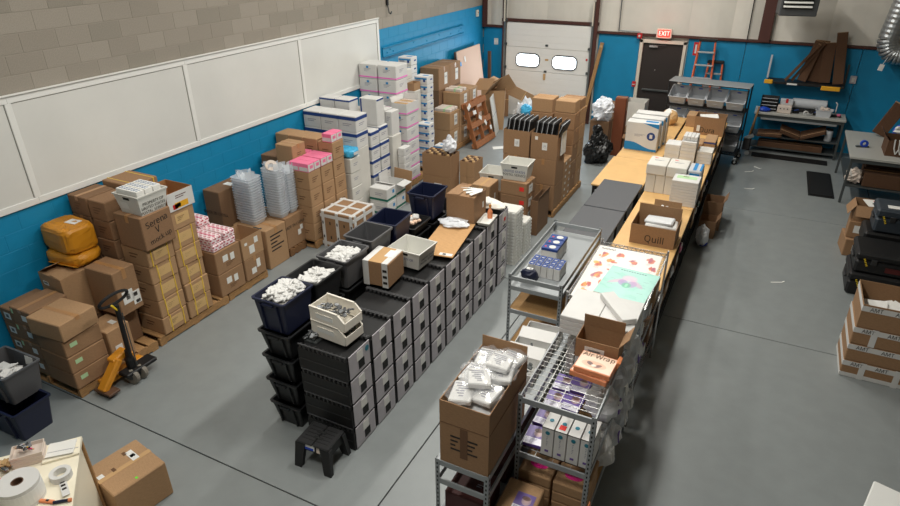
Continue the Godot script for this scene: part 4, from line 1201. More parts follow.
	put(t, "body", shell(Vector3(0.6, 1.0, 0.5), 0.008, 0.9), "card2")
	for k in 4:
		put(t, "flap", box(Vector3(0.5, 0.4, 0.008), 0.001), "card2", Vector3(0.25 * cos(k * 1.57), 1.1, 0.25 * sin(k * 1.57)), Vector3(20 + 17 * k, 70 * k, 30 - 20 * k))
	for i in [0, 1, 3]:
		t = thing("scrap_board", ["long pale cardboard strip slanting down over the scrap pile", "brown cardboard panel standing by the overhead door track", "folded cardboard piece lying across the scrap carton", "dark cardboard strip leaning on the far corner wall"][i], "cardboard", [Vector3(-5.72, 0.3, -15.5), Vector3(-6.5, 0.0, -15.9), Vector3(-6.2, 1.0, -14.4), Vector3(-6.85, 0.0, -15.85)][i], [40.0, -20.0, 15.0, 0.0][i])
		put(t, "board", box([Vector3(0.28, 0.95, 0.02), Vector3(0.5, 0.9, 0.02), Vector3(0.6, 0.3, 0.02), Vector3(0.09, 1.7, 0.04)][i], 0.003), ["card2", "card1", "card2", "cap_dark"][i], Vector3(0, [0.4, 0.45, 0.2, 0.85][i], 0), [Vector3(10, 0, 62), Vector3(-8, 0, 8), Vector3(-50, 0, 10), Vector3(-4, 0, 3)][i])
		put(t, "torn_edge", box([Vector3(0.28, 0.02, 0.022), Vector3(0.5, 0.02, 0.022), Vector3(0.6, 0.02, 0.022), Vector3(0.09, 0.02, 0.042)][i], 0.0), "tanlabel", Vector3(0, [0.4, 0.45, 0.2, 0.85][i], 0), [Vector3(10, 0, 62), Vector3(-8, 0, 8), Vector3(-50, 0, 10), Vector3(-4, 0, 3)][i])
	t = thing("plastic_wrap", "white and blue crumpled plastic wrap in the scrap heap", "plastic", Vector3(-5.45, 0.0, -14.85))
	put(t, "wrap", blob(Vector3(0.5, 0.75, 0.5), 0.5, 0.1, 131, 22, 14), "polybag")
	put(t, "blue_print", blob(Vector3(0.3, 0.25, 0.3), 0.5, 0.1, 132, 14, 10), "bagblue", Vector3(0.15, 0.45, 0.2))
	t = thing("leaning_sheet", "thin white sheet leaning behind the wooden pallet on edge", "sheet", Vector3(-5.95, 0.0, -14.25), 15)
	put(t, "sheet", box(Vector3(0.02, 0.95, 0.55), 0.003), "white2", Vector3(-0.05, 0.475, 0), Vector3(0, 0, 10))
	put(t, "fold", box(Vector3(0.024, 0.01, 0.55), 0.0), "grey_print", Vector3(-0.05, 0.5, 0), Vector3(0, 0, 10))
	t = thing("paper_scrap", "white paper scrap on the floor by the pallet on edge", "paper", Vector3(-5.4, 0.003, -13.2), 30)
	put(t, "sheet", box(Vector3(0.34, 0.003, 0.2), 0.0), "paper", Vector3(0, 0.004, 0), Vector3(0, 0, 2))
	put(t, "curl", box(Vector3(0.1, 0.003, 0.2), 0.0), "paper", Vector3(0.2, 0.03, 0), Vector3(0, 0, 32))
	t = thing("brown_scrap_box", "low brown scrap cartons at the foot of the overhead door", "cardboard", Vector3(-5.2, 0, -15.8), -10)
	put(t, "body", shell(Vector3(0.7, 0.4, 0.35), 0.008), "brown_dark")
	put(t, "flap", box(Vector3(0.6, 0.25, 0.008), 0.001), "card4", Vector3(0, 0.48, 0.2), Vector3(30, 0, 0))

func rgbmat(k, c, rough = 0.8):
	if not M.has(k): mat(k, c, rough)
	return k

# ---------------------------------------------------------------- pallet jack, stool, bins and the middle of the floor
func build_jack():
	var t = thing("pallet_jack", "orange pallet jack with black loop handle parked at nearest pallet", "pallet jack", Vector3(-5.88, 0, -3.43), 0)
	# forks run to -x under the pallet
	for k in [-1, 1]:
		put(t, "fork", box(Vector3(1.1, 0.045, 0.15), 0.01), "jack", Vector3(-0.72, 0.075, k * 0.185))
		put(t, "fork_wheel", lathe([[0.036, -0.04], [0.036, 0.04]], 14), "wheel_grey", Vector3(-1.15, 0.037, k * 0.185), Vector3(90, 0, 0))
	var st = S()
	abox(st, Vector3(-0.1, 0.1, 0.0), Vector3(0.1, 0.09, 0.5), 0.012)
	abox(st, Vector3(-0.06, 0.33, 0.04), Vector3(0.12, 0.08, 0.2), 0.012, Basis(Vector3(1, 0, 0), 0.25))
	abox(st, Vector3(-0.06, 0.2, -0.08), Vector3(0.1, 0.22, 0.08), 0.012)
	put(t, "body_frame", st.commit(), "jack")
	put(t, "side_arm", box(Vector3(0.12, 0.075, 0.38), 0.014), "jack", Vector3(-0.02, 0.2, 0.21), Vector3(46, 0, 0))
	put(t, "toe_plate", box(Vector3(0.26, 0.03, 0.14), 0.006), "cap_dark", Vector3(-0.0, 0.06, 0.3))
	put(t, "pump", lathe([[0.05, 0], [0.05, 0.16], [0.035, 0.2], [0.03, 0.28]], 14), "black", Vector3(0.04, 0.13, -0.02))
	put(t, "base_plate", box(Vector3(0.16, 0.05, 0.4), 0.01), "black", Vector3(0.06, 0.15, -0.08))
	for k in [-1, 1]:
		var w = put(t, "steer_wheel", lathe([[0.055, -0.028], [0.085, -0.024], [0.09, 0.0], [0.085, 0.024], [0.055, 0.028]], 20), "wheel_grey", Vector3(0.09, 0.09, -0.02 + k * 0.055), Vector3(90, 12, 0))
		put(w, "hub", lathe([[0.03, -0.032], [0.03, 0.032]], 12), "steel_dk")
	put(t, "axle_housing", box(Vector3(0.08, 0.1, 0.05), 0.01), "black", Vector3(0.09, 0.12, -0.02))
	var a = Vector3(0.06, 0.26, -0.02)
	var b = Vector3(0.07, 1.0, -0.03)
	put(t, "handle_column", tube([a, b], 0.026, 10), "black")
	var L = []
	for i in 21:
		var q = TAU * i / 20.0
		L.append(b + Vector3(-0.02 + 0.03 * sin(q), 0.07 + 0.075 * sin(q), 0.17 * cos(q)))
	put(t, "loop_handle", tube(L, 0.017, 8), "black")
	put(t, "release_lever", box(Vector3(0.02, 0.12, 0.02), 0.004), "yellow", Vector3(0.08, 0.98, 0.0), Vector3(30, 0, 0))
	put(t, "push_rod", tube([Vector3(0.1, 0.2, -0.05), Vector3(0.1, 0.9, -0.05)], 0.007, 6), "steel_dk")

func build_stool():
	var t = thing("step_stool", "small black folding plastic step stool on the floor by bins", "stool", Vector3(-3.15, 0, -3.42), 3)
	t.scale = Vector3(1.08, 1.03, 1.06)
	var h = 0.285
	var st = S()
	abox(st, Vector3(-0.084, h, 0), Vector3(0.16, 0.022, 0.265), 0.006)
	abox(st, Vector3(0.084, h, 0), Vector3(0.16, 0.022, 0.265), 0.006)
	put(t, "top_panel", st.commit(), "black_rib")
	for k in 5: put(t, "grip_dot_row", box(Vector3(0.26, 0.003, 0.006), 0.0), "black", Vector3(0, h + 0.0125, -0.08 + k * 0.04))
	for k in [-1, 1]: put(t, "hand_slot", box(Vector3(0.09, 0.004, 0.028), 0.001), "slot", Vector3(k * 0.005, h + 0.0122, k * 0.035))
	for sx in [-1, 1]:
		for sz in [-1, 1]:
			var s2 = S()
			var top = Vector3(sx * 0.125, h - 0.012, sz * 0.108)
			var bot = Vector3(sx * 0.155, 0.0, sz * 0.145)
			aloft(s2, [leg_ring(bot, 0.036, 0.022), leg_ring(top, 0.05, 0.024)])
			put(t, "leg", s2.commit(), "black")
	for sz in [-1, 1]:
		put(t, "apron", box(Vector3(0.28, 0.08, 0.012), 0.003), "black", Vector3(0, h - 0.05, sz * 0.112), Vector3(-sz * 8, 0, 0))
	for sx in [-1, 1]:
		put(t, "side_panel", box(Vector3(0.012, 0.1, 0.2), 0.003), "black", Vector3(sx * 0.148, h - 0.06, 0), Vector3(0, 0, sx * 8))
	put(t, "sticker", box(Vector3(0.11, 0.05, 0.002), 0.0), "paper", Vector3(-0.04, h - 0.045, 0.1215), Vector3(-8, 0, 0))
	put(t, "sticker", box(Vector3(0.1, 0.025, 0.002), 0.0), "bluebin", Vector3(-0.045, h - 0.058, 0.124), Vector3(-8, 0, 0))
	put(t, "sticker", box(Vector3(0.05, 0.055, 0.002), 0.0), "tray_beige", Vector3(0.06, h - 0.05, 0.1215), Vector3(-8, 0, 0))

func leg_ring(c, hx, hz):
	return [c + Vector3(hx, 0, hz), c + Vector3(-hx, 0, hz), c + Vector3(-hx, 0, -hz), c + Vector3(hx, 0, -hz)]

func build_bins():
	# nine columns of four stacked bins
	var h = 0.282
	var d = 0.389
	var proto = stack_bin(0.58, h, d)
	var names = ["nearest", "second", "third", "fourth", "fifth", "sixth", "seventh", "eighth", "ninth"]
	var lev = ["bottom", "lower", "upper", "top"]
	for i in 9:
		for k in 4:
			var b = dup(proto, "stack_bin", "grey-fronted black bin, %s level of %s column from the step stool" % [lev[k], names[i]], "bin", Vector3(-3.2, k * h, -3.64 - d * (i + 0.5)), 0, "grey fronted stacking bins")
			if i == 0 and k == 3:
				var st = S()
				acyl(st, Vector3(0.281, h * 0.72, -0.12), Vector3(0.287, h * 0.72, -0.12), 0.03, 14)
				put(b, "round_sticker", st.commit(), "teal")
	proto.free()
	# darker end column with white label cards
	var pe = stack_bin(0.5, h, 0.36)
	for k in 4:
		var e = dup(pe, "stack_bin", "black-edged bin with large white card, %s level of the end column" % lev[k], "bin", Vector3(-3.17, k * h - 0.0, -7.37), 0, "end column bins")
		put(e, "card", box(Vector3(0.004, 0.15, 0.13), 0.0), "paper", Vector3(0.245, 0.14, -0.03))
		if k == 3: put(e, "card_print", box(Vector3(0.004, 0.05, 0.06), 0.0), "redsticker", Vector3(0.247, 0.15, -0.03))
	pe.free()
	# white nested plastic stools behind the end column
	for j in 2:
		var n = [16, 10][j]
		for k in n:
			var t = thing("nested_stool", "%s white plastic stool in the %s nested stack behind bins" % [place_in(n - 1 - k, n), ["taller", "shorter"][j]], "stool", Vector3(-3.11, k * 0.055, [-8.06, -8.46][j]), 0, "white nested plastic stools")
			nested_stool(t)
	# black totes stacked under the row of open ones
	var g = "black totes stacked behind the bins"
	var zt = [-3.83, -4.31, -4.8, -5.3, -5.76, -6.22, -6.7, -7.16]
	for i in 8:
		for k in 4:
			var lab = ("black tote, %s of the stack at the step stool end" % ["lowest", "second lowest", "third lowest", "uppermost"][k]) if i == 0 else "black tote in the stacks hidden behind the grey-fronted bins"
			var t = tote(lab, -3.75, k * 0.29, zt[i], 0.37, 0.288, 0.415, "tote_black", 0, g if i == 0 else "hidden black totes", "plastic_tote", 0.76)
	# open totes on top
	var tops = [["navy tote heaped with white packets at the near end", "tote_navy"], ["black tote half full of white packets behind navy tote", "tote_black"], ["dark grey tote half full of white packets", "tote_grey"], ["dark grey empty tote beside the taped carton", "tote_grey"], ["leaning navy tote beside the white crate", "tote_navy"], ["low black tote holding orange and white packs", "tote_black"], ["upright navy empty tote before the bottle cartons", "tote_navy"]]
	for i in 7:
		var y0 = [1.165, 1.165, 1.165, 1.165, 1.165, 1.165, 1.19][i]
		var hh = [0.36, 0.33, 0.34, 0.36, 0.36, 0.12, 0.35][i]
		var t = tote(tops[i][0], -3.75, y0, zt[i], 0.37, hh, 0.425, tops[i][1], [0, 0, 0, 0, 4, 0, 2][i], "open totes along the bins", "open_tote")
		if i < 3:
			var pm = put(t, "packets", packets(0.32, 0.41, hh - [0.02, 0.09, 0.07][i], 90, 200 + i, 0.1, 0.02), "white")
			pm.set_meta("kind", "stuff")
			put(t, "packet_bed", box(Vector3(0.31, 0.12, 0.37), 0.02), "white2", Vector3(0, hh - [0.1, 0.17, 0.15][i], 0))
		if i == 5:
			var pm2 = put(t, "packs", packets(0.25, 0.3, 0.1, 14, 231, 0.09, 0.04), "peach")
			pm2.set_meta("kind", "stuff")
			var pm3 = put(t, "white_packs", packets(0.25, 0.3, 0.11, 8, 233, 0.08, 0.04), "white")
			pm3.set_meta("kind", "stuff")
	# things standing on the bin tops, y = 1.128
	var Y = 1.13
	for i in 2:
		var t = thing("hopper_bin", ["lower white hopper bin on the bins nearest the stool", "upper white hopper bin holding grey hardware"][i], "bin", Vector3(-3.22, Y + i * 0.15, -3.93), -4, "white hopper bins")
		var st = S()
		var w = 0.42
		var dd = 0.26
		# floor, back, sides with cut front corner, low front lip toward +x
		abox(st, Vector3(0, 0.005, 0), Vector3(w * 0.92, 0.01, dd * 0.9), 0.002)
		abox(st, Vector3(-w / 2 + 0.004, 0.085, 0), Vector3(0.008, 0.17, dd), 0.002)
		for k in [-1, 1]:
			var z = k * (dd / 2 - 0.004)
			var P = [Vector3(-w / 2, 0.17, z), Vector3(w * 0.3, 0.17, z), Vector3(w / 2, 0.09, z), Vector3(w / 2 - 0.02, 0.0, z), Vector3(-w / 2 + 0.02, 0.0, z)]
			for o in [-0.004, 0.004]:
				for j in 3: T(st, P[0] + Vector3(0, 0, o), P[j + 1] + Vector3(0, 0, o), P[j + 2] + Vector3(0, 0, o), Vector3(0, 0, o))
			abox(st, Vector3(-w * 0.1, 0.172, z), Vector3(w * 0.8, 0.012, 0.02), 0.003)
			abox(st, Vector3(w * 0.4, 0.132, z), Vector3(0.1, 0.012, 0.02), 0.003, Basis(Vector3(0, 0, 1), -0.76))
		abox(st, Vector3(w / 2 - 0.006, 0.05, 0), Vector3(0.008, 0.09, dd), 0.002)
		put(t, "shell", st.commit(), "bin_white")
		put(t, "label_recess", box(Vector3(0.2, 0.05, 0.004), 0.001), "trim_white", Vector3(-0.03, 0.09, dd / 2 + 0.001))
		put(t, "label_rib", box(Vector3(0.2, 0.008, 0.008), 0.001), "bin_white", Vector3(-0.03, 0.118, dd / 2 + 0.003))
		var pk = put(t, "hardware", packets(0.34, 0.2, [0.04, 0.1][i], 40, 240 + i, 0.05, 0.018), "screw")
		pk.set_meta("kind", "stuff")
	var pl = thing("hardware_pile", "grey small parts piled in the black bin beside hopper bins", "parts", Vector3(-3.42, 1.06, -3.86))
	var hp = put(pl, "pile", packets(0.18, 0.26, 0.06, 60, 250, 0.05, 0.016), "screw")
	hp.set_meta("kind", "stuff")
	put(pl, "bed", box(Vector3(0.16, 0.05, 0.24), 0.015), "steel_dk", Vector3(0, 0.025, 0))
	var t3 = C("brown carton wound with white printed tape on the bin tops", -3.56, -3.24, Y, 1.42, -5.22, -4.86, {"n": "taped_carton", "m": "card1", "tape": "", "rot": 4})
	var s3 = Vector3(0.32, 0.29, 0.36)
	for k in [-0.36, 0.36]: put(t3, "white_tape", box(Vector3(0.07, 0.296, 0.366), 0.0), "white", Vector3(k * 0.32, 0.145, 0))
	for k in 3: decal(t3, "tape_print", "z", s3, 0.72, -0.6 + k * 0.5, 0.05, 0.03, "ink", 0, 0.005)
	decal(t3, "label", "y", s3, 0.5, 0.3, 0.1, 0.16, "paper", 0, 0.005)
	decal(t3, "clear_tape", "y", s3, 0.0, 0.0, 0.16, 0.36, "cleartape", 0, 0.002)
	var pt = basket_tote("white printed plastic crate standing on the bin tops", -3.31, Y, -5.53, 0.42, 0.22, 0.38, "crate_white", -3)
	tote_print(pt, 0.22, 0.4, ["UNITED STATES", "POSTAL SERVICE"], 0.03, "x", 0.44)
	tote_print(pt, 0.22, 0.4, ["PROPERTY OF"], 0.03, "z")
	put(pt, "paper", box(Vector3(0.2, 0.004, 0.14), 0.0), "paper", Vector3(0.02, 0.03, 0.02), Vector3(4, 15, 6))
	put(pt, "dark_packet", box(Vector3(0.1, 0.03, 0.1), 0.005), "black", Vector3(0.1, 0.025, -0.08))
	var ks = thing("kraft_sheet", "flat tan cardboard sheet lying across the bin tops", "cardboard", Vector3(-3.22, Y, -6.24), 9)
	put(ks, "sheet", box(Vector3(0.44, 0.012, 0.98), 0.002), "kraft_sheet", Vector3(0, 0.008, 0))
	put(ks, "corner_label", box(Vector3(0.16, 0.003, 0.06), 0.0), "paper", Vector3(0.12, 0.0155, 0.44))
	put(ks, "corner_print", box(Vector3(0.04, 0.003, 0.03), 0.0), "ink", Vector3(0.1, 0.017, 0.44))
	var pb = thing("plastic_bag", "clear crumpled plastic bag on far end of the tan sheet", "bag", Vector3(-3.33, Y + 0.015, -6.62), 0)
	put(pb, "bag", blob(Vector3(0.4, 0.07, 0.26), 0.4, 0.1, 260, 20, 10), "bagwhite")
	put(pb, "crease", blob(Vector3(0.24, 0.09, 0.12), 0.4, 0.1, 261, 14, 8), "bagwhite")
	O("open brown carton with white paper strips on the far bins", -3.5, -3.1, Y, 1.5, -7.14, -6.76, {"x-": -86, "z+": -88}, {"m": "card1", "fl": 0.18, "d": [["x", 0.5, 0.0, 0.04, 0.08, "paper"]]})
	var ps = thing("paper_strips", "torn white paper strips spilling over the brown carton", "paper", Vector3(-3.24, 1.506, -6.94), 15)
	for k in 4: put(ps, "strip", box(Vector3(0.3 - 0.04 * k, 0.004, 0.05), 0.0), "paper", Vector3(0.03 * k, 0.012 + 0.008 * k, -0.1 + 0.07 * k), Vector3(4 * k - 6, 22 * k - 20, 5))
	var tr = thing("white_tray", "shallow white tray holding an amber bottle on bin tops", "tray", Vector3(-2.99, Y, -6.94), 5)
	put(tr, "tray", shell(Vector3(0.18, 0.04, 0.34), 0.006, 0.9, 0.02), "crate_white")
	put(tr, "paper", box(Vector3(0.12, 0.004, 0.2), 0.0), "paper", Vector3(0, 0.012, 0.03))
	var bt = thing("amber_bottle", "small orange bottle standing on the white tray", "bottle", Vector3(-2.99, Y + 0.007, -7.03))
	put(bt, "bottle", lathe([[0.03, 0], [0.034, 0.02], [0.034, 0.1], [0.015, 0.14], [0.013, 0.17]], 14), "orange_wrap")
	put(bt, "cap", lathe([[0.017, 0.165], [0.017, 0.195]], 12), "amber")
	var cl = thing("white_cloth", "folded white plastic sheeting heaped on the end column", "sheeting", Vector3(-3.2, Y, -7.42), -10)
	put(cl, "sheeting", blob(Vector3(0.5, 0.1, 0.3), 0.35, 0.06, 270, 24, 12), "bin_white")
	put(cl, "packet", box(Vector3(0.14, 0.05, 0.1), 0.01), "paper", Vector3(0.05, 0.09, 0.1), Vector3(0, 30, 4))

func nested_stool(t):
	if not cache.has("nest"):
		var st = S()
		aloft(st, [ring(0.0, 0.17, 0.15, 0.03), ring(0.035, 0.165, 0.145, 0.03), ring(0.05, 0.16, 0.14, 0.03)], true, true)
		cache["nest"] = st.commit()
		var s2 = S()
		for sx in [-1, 1]:
			for k in 4: abox(s2, Vector3(0.172 * sx, 0.02, -0.11 + 0.07 * k), Vector3(0.012, 0.035, 0.03), 0.003)
			for k in 4: abox(s2, Vector3(-0.12 + 0.08 * k, 0.02, 0.152 * sx), Vector3(0.035, 0.035, 0.012), 0.003)
		cache["nestrib"] = s2.commit()
	put(t, "seat", cache["nest"], "crate_white")
	put(t, "rim_ribs", cache["nestrib"], "trim_white").set_meta("kind", "stuff")

func bottle_caps(t, w, d, y, nx, nz):
	for i in nx:
		for j in nz:
			put(t, "divider_cell", lathe([[0.03, 0], [0.03, 0.05], [0.022, 0.06]], 8), ["cap_tan", "cap_dark"][(i + j) % 2], Vector3(-w / 2 + w * (i + 0.5) / nx, y, -d / 2 + d * (j + 0.5) / nz))

func build_middle():
	# cartons with tubes standing in their tops
	var g = "cartons of brown tubes"
	C("lower carton with white label under the open tube carton", -5.62, -5.02, 0.0, 0.42, -10.25, -9.87, {"m": "card1", "tape": "", "g": g, "d": [["z", 0.1, 0.1, 0.16, 0.09, "paper"]]})
	var t = O("open carton packed with brown tubes and a white bag", -5.62, -5.02, 0.423, 0.84, -10.25, -9.87, {}, {"m": "card1", "g": g})
	bottle_caps(t, 0.52, 0.32, 0.37, 6, 4)
	var pb = thing("plastic_bag", "white knotted plastic bag on top of the tube carton", "bag", Vector3(-5.12, 0.86, -10.06))
	put(pb, "bag", blob(Vector3(0.26, 0.26, 0.26), 0.4, 0.12, 300, 22, 14), "bagwhite")
	put(pb, "knot", blob(Vector3(0.1, 0.14, 0.08), 0.5, 0.15, 301, 12, 8), "bagwhite", Vector3(-0.02, 0.2, 0))
	for i in 2:
		C("%s support carton behind the tube cartons" % ["left", "right"][i], -5.0 + i * 0.155, -4.85 + i * 0.155, 0.0, 0.36, -10.62, -10.22, {"m": "card2", "tape": "", "g": g})
		var o = O("%s smaller open carton of brown tubes behind the white bag" % ["left", "right"][i], -5.0 + i * 0.155, -4.85 + i * 0.155, 0.363, 0.66, -10.62, -10.22, {}, {"m": "card2", "g": g})
		bottle_caps(o, 0.13, 0.34, 0.25, 2, 4)
	# boxes and totes near the white postal tubs
	C("lower brown carton left of the red-stickered cartons", -4.12, -3.8, 0.0, 0.4, -9.3, -8.9, {"m": "card2"})
	C("tan taped carton on the floor stack left of white tubs", -4.12, -3.8, 0.403, 0.8, -9.28, -8.88, {"m": "card2", "tm": "cleartape", "d": [["x", 0.2, -0.2, 0.05, 0.1, "paper"]]})
	C("small brown carton squeezed beside the tan taped carton", -4.5, -4.16, 0.0, 0.62, -9.3, -8.95, {"m": "card3"})
	basket_tote("empty white postal tub behind the red-stickered cartons", -3.99, 0.55, -9.56, 0.42, 0.3, 0.44, "crate_white", 4)
	C("carton under the empty white postal tub", -4.2, -3.76, 0.0, 0.547, -9.78, -9.36, {"m": "card3", "tape": ""})
	g = "cartons with red stickers"
	for i in 4:
		C("%s brown carton with red sticker under the white postal tub" % place_in(3 - i, 4), -3.62, -3.16, i * 0.235, i * 0.235 + 0.232, -9.32, -8.93, {"m": ["card3", "card1"][i % 2], "rot": rng.randf_range(-1.5, 1.5), "tape": "x", "g": g, "d": [["z", 0.62, 0.1, 0.08, 0.07, "redsticker"], ["x", -0.1, -0.1, 0.16, 0.14, "paper"], ["x", -0.1, 0.1, 0.1, 0.02, "grey_print", "print"]]})
	var pt = basket_tote("white postal tub with dark lettering on red-stickered cartons", -3.42, 0.94, -9.15, 0.46, 0.28, 0.38, "crate_white", 3)
	tote_print(pt, 0.28, 0.38, ["UNITED STATES", "POSTAL SERVICE"], 0.04, "z")
	O("upright open carton standing beside the red-stickered cartons", -3.13, -3.0, 0.0, 0.62, -9.62, -9.05, {"x+": 12}, {"m": "card4", "fl": 0.08})
	# pallet of cartons with black folders
	pallet("long wooden pallet under cartons topped with black cases", -4.02, -2.98, -11.6, -9.87, "wood", 9)
	g = "cartons on the black-case pallet"
	for i in 2:
		var xa = [-3.98, -3.47][i]
		var xb = [-3.5, -3.0][i]
		for k in 3:
			var la = "%s large carton in %s column under black cases" % [["lowest", "middle", "topmost open"][k], ["left", "right"][i]]
			var dd = [["z", 0.05, 0.0, 0.09, 0.13, "paper"], ["z", 0.05, 0.0, 0.05, 0.06, "grey_print", "print"]] if k == 2 else []
			if i == 1 and k == 2: dd.append(["z", -0.6, 0.6, 0.05, 0.06, "paper"])
			if k < 2: C(la, xa, xb, 0.13 + k * 0.465, 0.592 + k * 0.465, -10.36, -9.88, {"m": "card1", "g": g, "tape": "z"})
			else: O(la, xa, xb, 1.06, 1.5, -10.36, -9.88, {"x+": 4} if i == 1 else {}, {"m": "card1", "g": g, "fl": 0.2, "d": dd})
		for j in 5:
			var lean = [0, 0, 0, 0, 1][j] if i == 1 else 0
			var t2 = thing("black_case", "%s black case with pale edge standing in the %s open carton" % [["first", "second", "third", "fourth", "fifth"][j], ["left", "right"][i]], "case", Vector3(xa + 0.055 + j * 0.09, 1.1, -10.12), 0, "black cases standing in cartons")
			put(t2, "shell", box(Vector3(0.078, 0.58, 0.4), 0.03), "black", Vector3(0, 0.3, 0), Vector3(0, 0, -7 - lean * 14))
			put(t2, "edge", box(Vector3(0.012, 0.56, 0.404), 0.005), "tote_light", Vector3(0.012, 0.31, 0), Vector3(0, 0, -7 - lean * 14))
	C("sheet-labelled flat panel against the right open carton", -2.99, -2.975, 1.1, 1.55, -10.3, -10.05, {"n": "paper_sheet", "c": "paper", "m": "paper", "tape": "", "bv": 0.001})
	g = "taller rear columns on the black-case pallet"
	col("%s carton in rear column right of black cases", -3.4, -3.0, -11.2, -10.85, 0.13, 0.3, 5, {"m": "card1", "g": g})
	col("%s carton in the last column of the black-case pallet", -3.4, -3.0, -11.58, -11.22, 0.13, 0.3, 5, {"m": "card2", "g": g})
	for i in 6:
		for j in 2:
			C("%s small stickered carton, %s of two little columns between tall ones" % [place_in(5 - i, 6), ["nearer", "farther"][j]], -3.2, -3.0, 0.13 + i * 0.125, 0.252 + i * 0.125, -10.6 - j * 0.23, -10.38 - j * 0.23, {"n": "small_carton", "m": "card2", "tape": "", "g": "small stickered cartons", "d": [["x", 0.2, 0.0, 0.05, 0.04, "paper"]]})
	C("square carton on top of the column right of black cases", -3.39, -3.02, 1.632, 1.84, -11.18, -10.86, {"m": "card2", "tm": "cleartape"})
	C("second carton on the last column, close to overhead door", -3.4, -3.02, 1.632, 1.8, -11.56, -11.22, {"m": "card1"})
	for i in 2: C("%s tan carton stacked before the overhead door" % ["lower", "upper"][i], -3.92, -3.47, 0.13 + i * 0.7, 0.82 + i * 0.72, -11.42, -11.02, {"m": "card1"})
	C("topmost tan carton standing before the white overhead door", -3.9, -3.5, 1.545, 1.8, -11.4, -11.04, {"m": "card2"})
	# bags and cartons in the gap by the tables
	t = thing("garbage_bag", "shiny black garbage bag slumped on the floor by cartons", "bag", Vector3(-3.08, 0, -13.15))
	put(t, "bag", blob(Vector3(0.7, 0.72, 0.6), 0.4, 0.09, 310, 44, 30, 0.0, 1.0, 0.55), "bagblack")
	put(t, "neck", blob(Vector3(0.2, 0.22, 0.18), 0.5, 0.12, 311, 14, 8), "bagblack", Vector3(-0.05, 0.62, 0))
	t = thing("clear_bag", "clear crumpled plastic bag piled above the black bag", "bag", Vector3(-3.16, 0.82, -13.6))
	put(t, "bag", blob(Vector3(0.46, 0.48, 0.46), 0.4, 0.1, 312, 26, 16), "bagwhite")
	put(t, "fold", blob(Vector3(0.3, 0.3, 0.3), 0.5, 0.12, 313, 18, 12), "bagwhite", Vector3(0.08, 0.18, 0.08))
	C("carton holding the clear plastic bag", -3.4, -2.98, 0.0, 0.82, -13.85, -13.52, {"m": "card4", "tape": ""})
	C("upright reddish brown carton standing by the black garbage bag", -2.96, -2.72, 0.0, 1.3, -14.02, -13.78, {"n": "upright_carton", "m": "brown_dark", "tape": "x"})
	O("open brown carton with dark inside next to the black bag", -2.7, -2.34, 0.0, 0.52, -14.25, -13.8 + 0.0, {"x+": -60, "z+": 110}, {"m": "card4", "fl": 0.16, "rot": 0})
	for i in 4: C("%s flat carton in the leaning pile behind open box" % place_in(3 - i, 4), -2.9 + i * 0.04, -2.42 + i * 0.04, 0.0 + i * 0.14, 0.135 + i * 0.14, -14.75, -14.32, {"m": "card2", "tape": "z", "g": "flat cartons by the wall"})
	O("open white-sided box behind the upright brown carton", -2.95, -2.5, 0.0, 0.98, -15.35, -14.85, {}, {"n": "open_white_box", "m": "white2"})
	C("brown carton behind upright carton near blue wall", -3.5, -3.0, 0.0, 0.85, -15.4, -14.9, {"m": "card4"})

# ---------------------------------------------------------------- the long line of tables and shelves
func side_mesh(t, x, y0, y1, d):
	# black welded wire panel along the aisle side
	var st = S()
	var n = int(d / 0.09)
	for i in n + 1: abox(st, Vector3(x, (y0 + y1) / 2, -d / 2 + d * i / n), Vector3(0.005, y1 - y0, 0.005))
	for i in 7: abox(st, Vector3(x, y0 + (y1 - y0) * i / 6.0, 0), Vector3(0.006, 0.006, d))
	put(t, "wire_side", st.commit(), "black")

func right_table(label, z0, z1):
	var t = table(label, -1.44, -0.65, z0, z1, 0.9, "tabletop")
	var d = z1 - z0
	put(t, "lower_shelf", box(Vector3(0.72, 0.018, d - 0.1), 0.003), "black", Vector3(0, 0.46, 0))
	put(t, "lower_shelf", box(Vector3(0.72, 0.018, d - 0.1), 0.003), "black", Vector3(0, 0.12, 0))
	side_mesh(t, 0.385, 0.12, 0.86, d - 0.1)
	return t

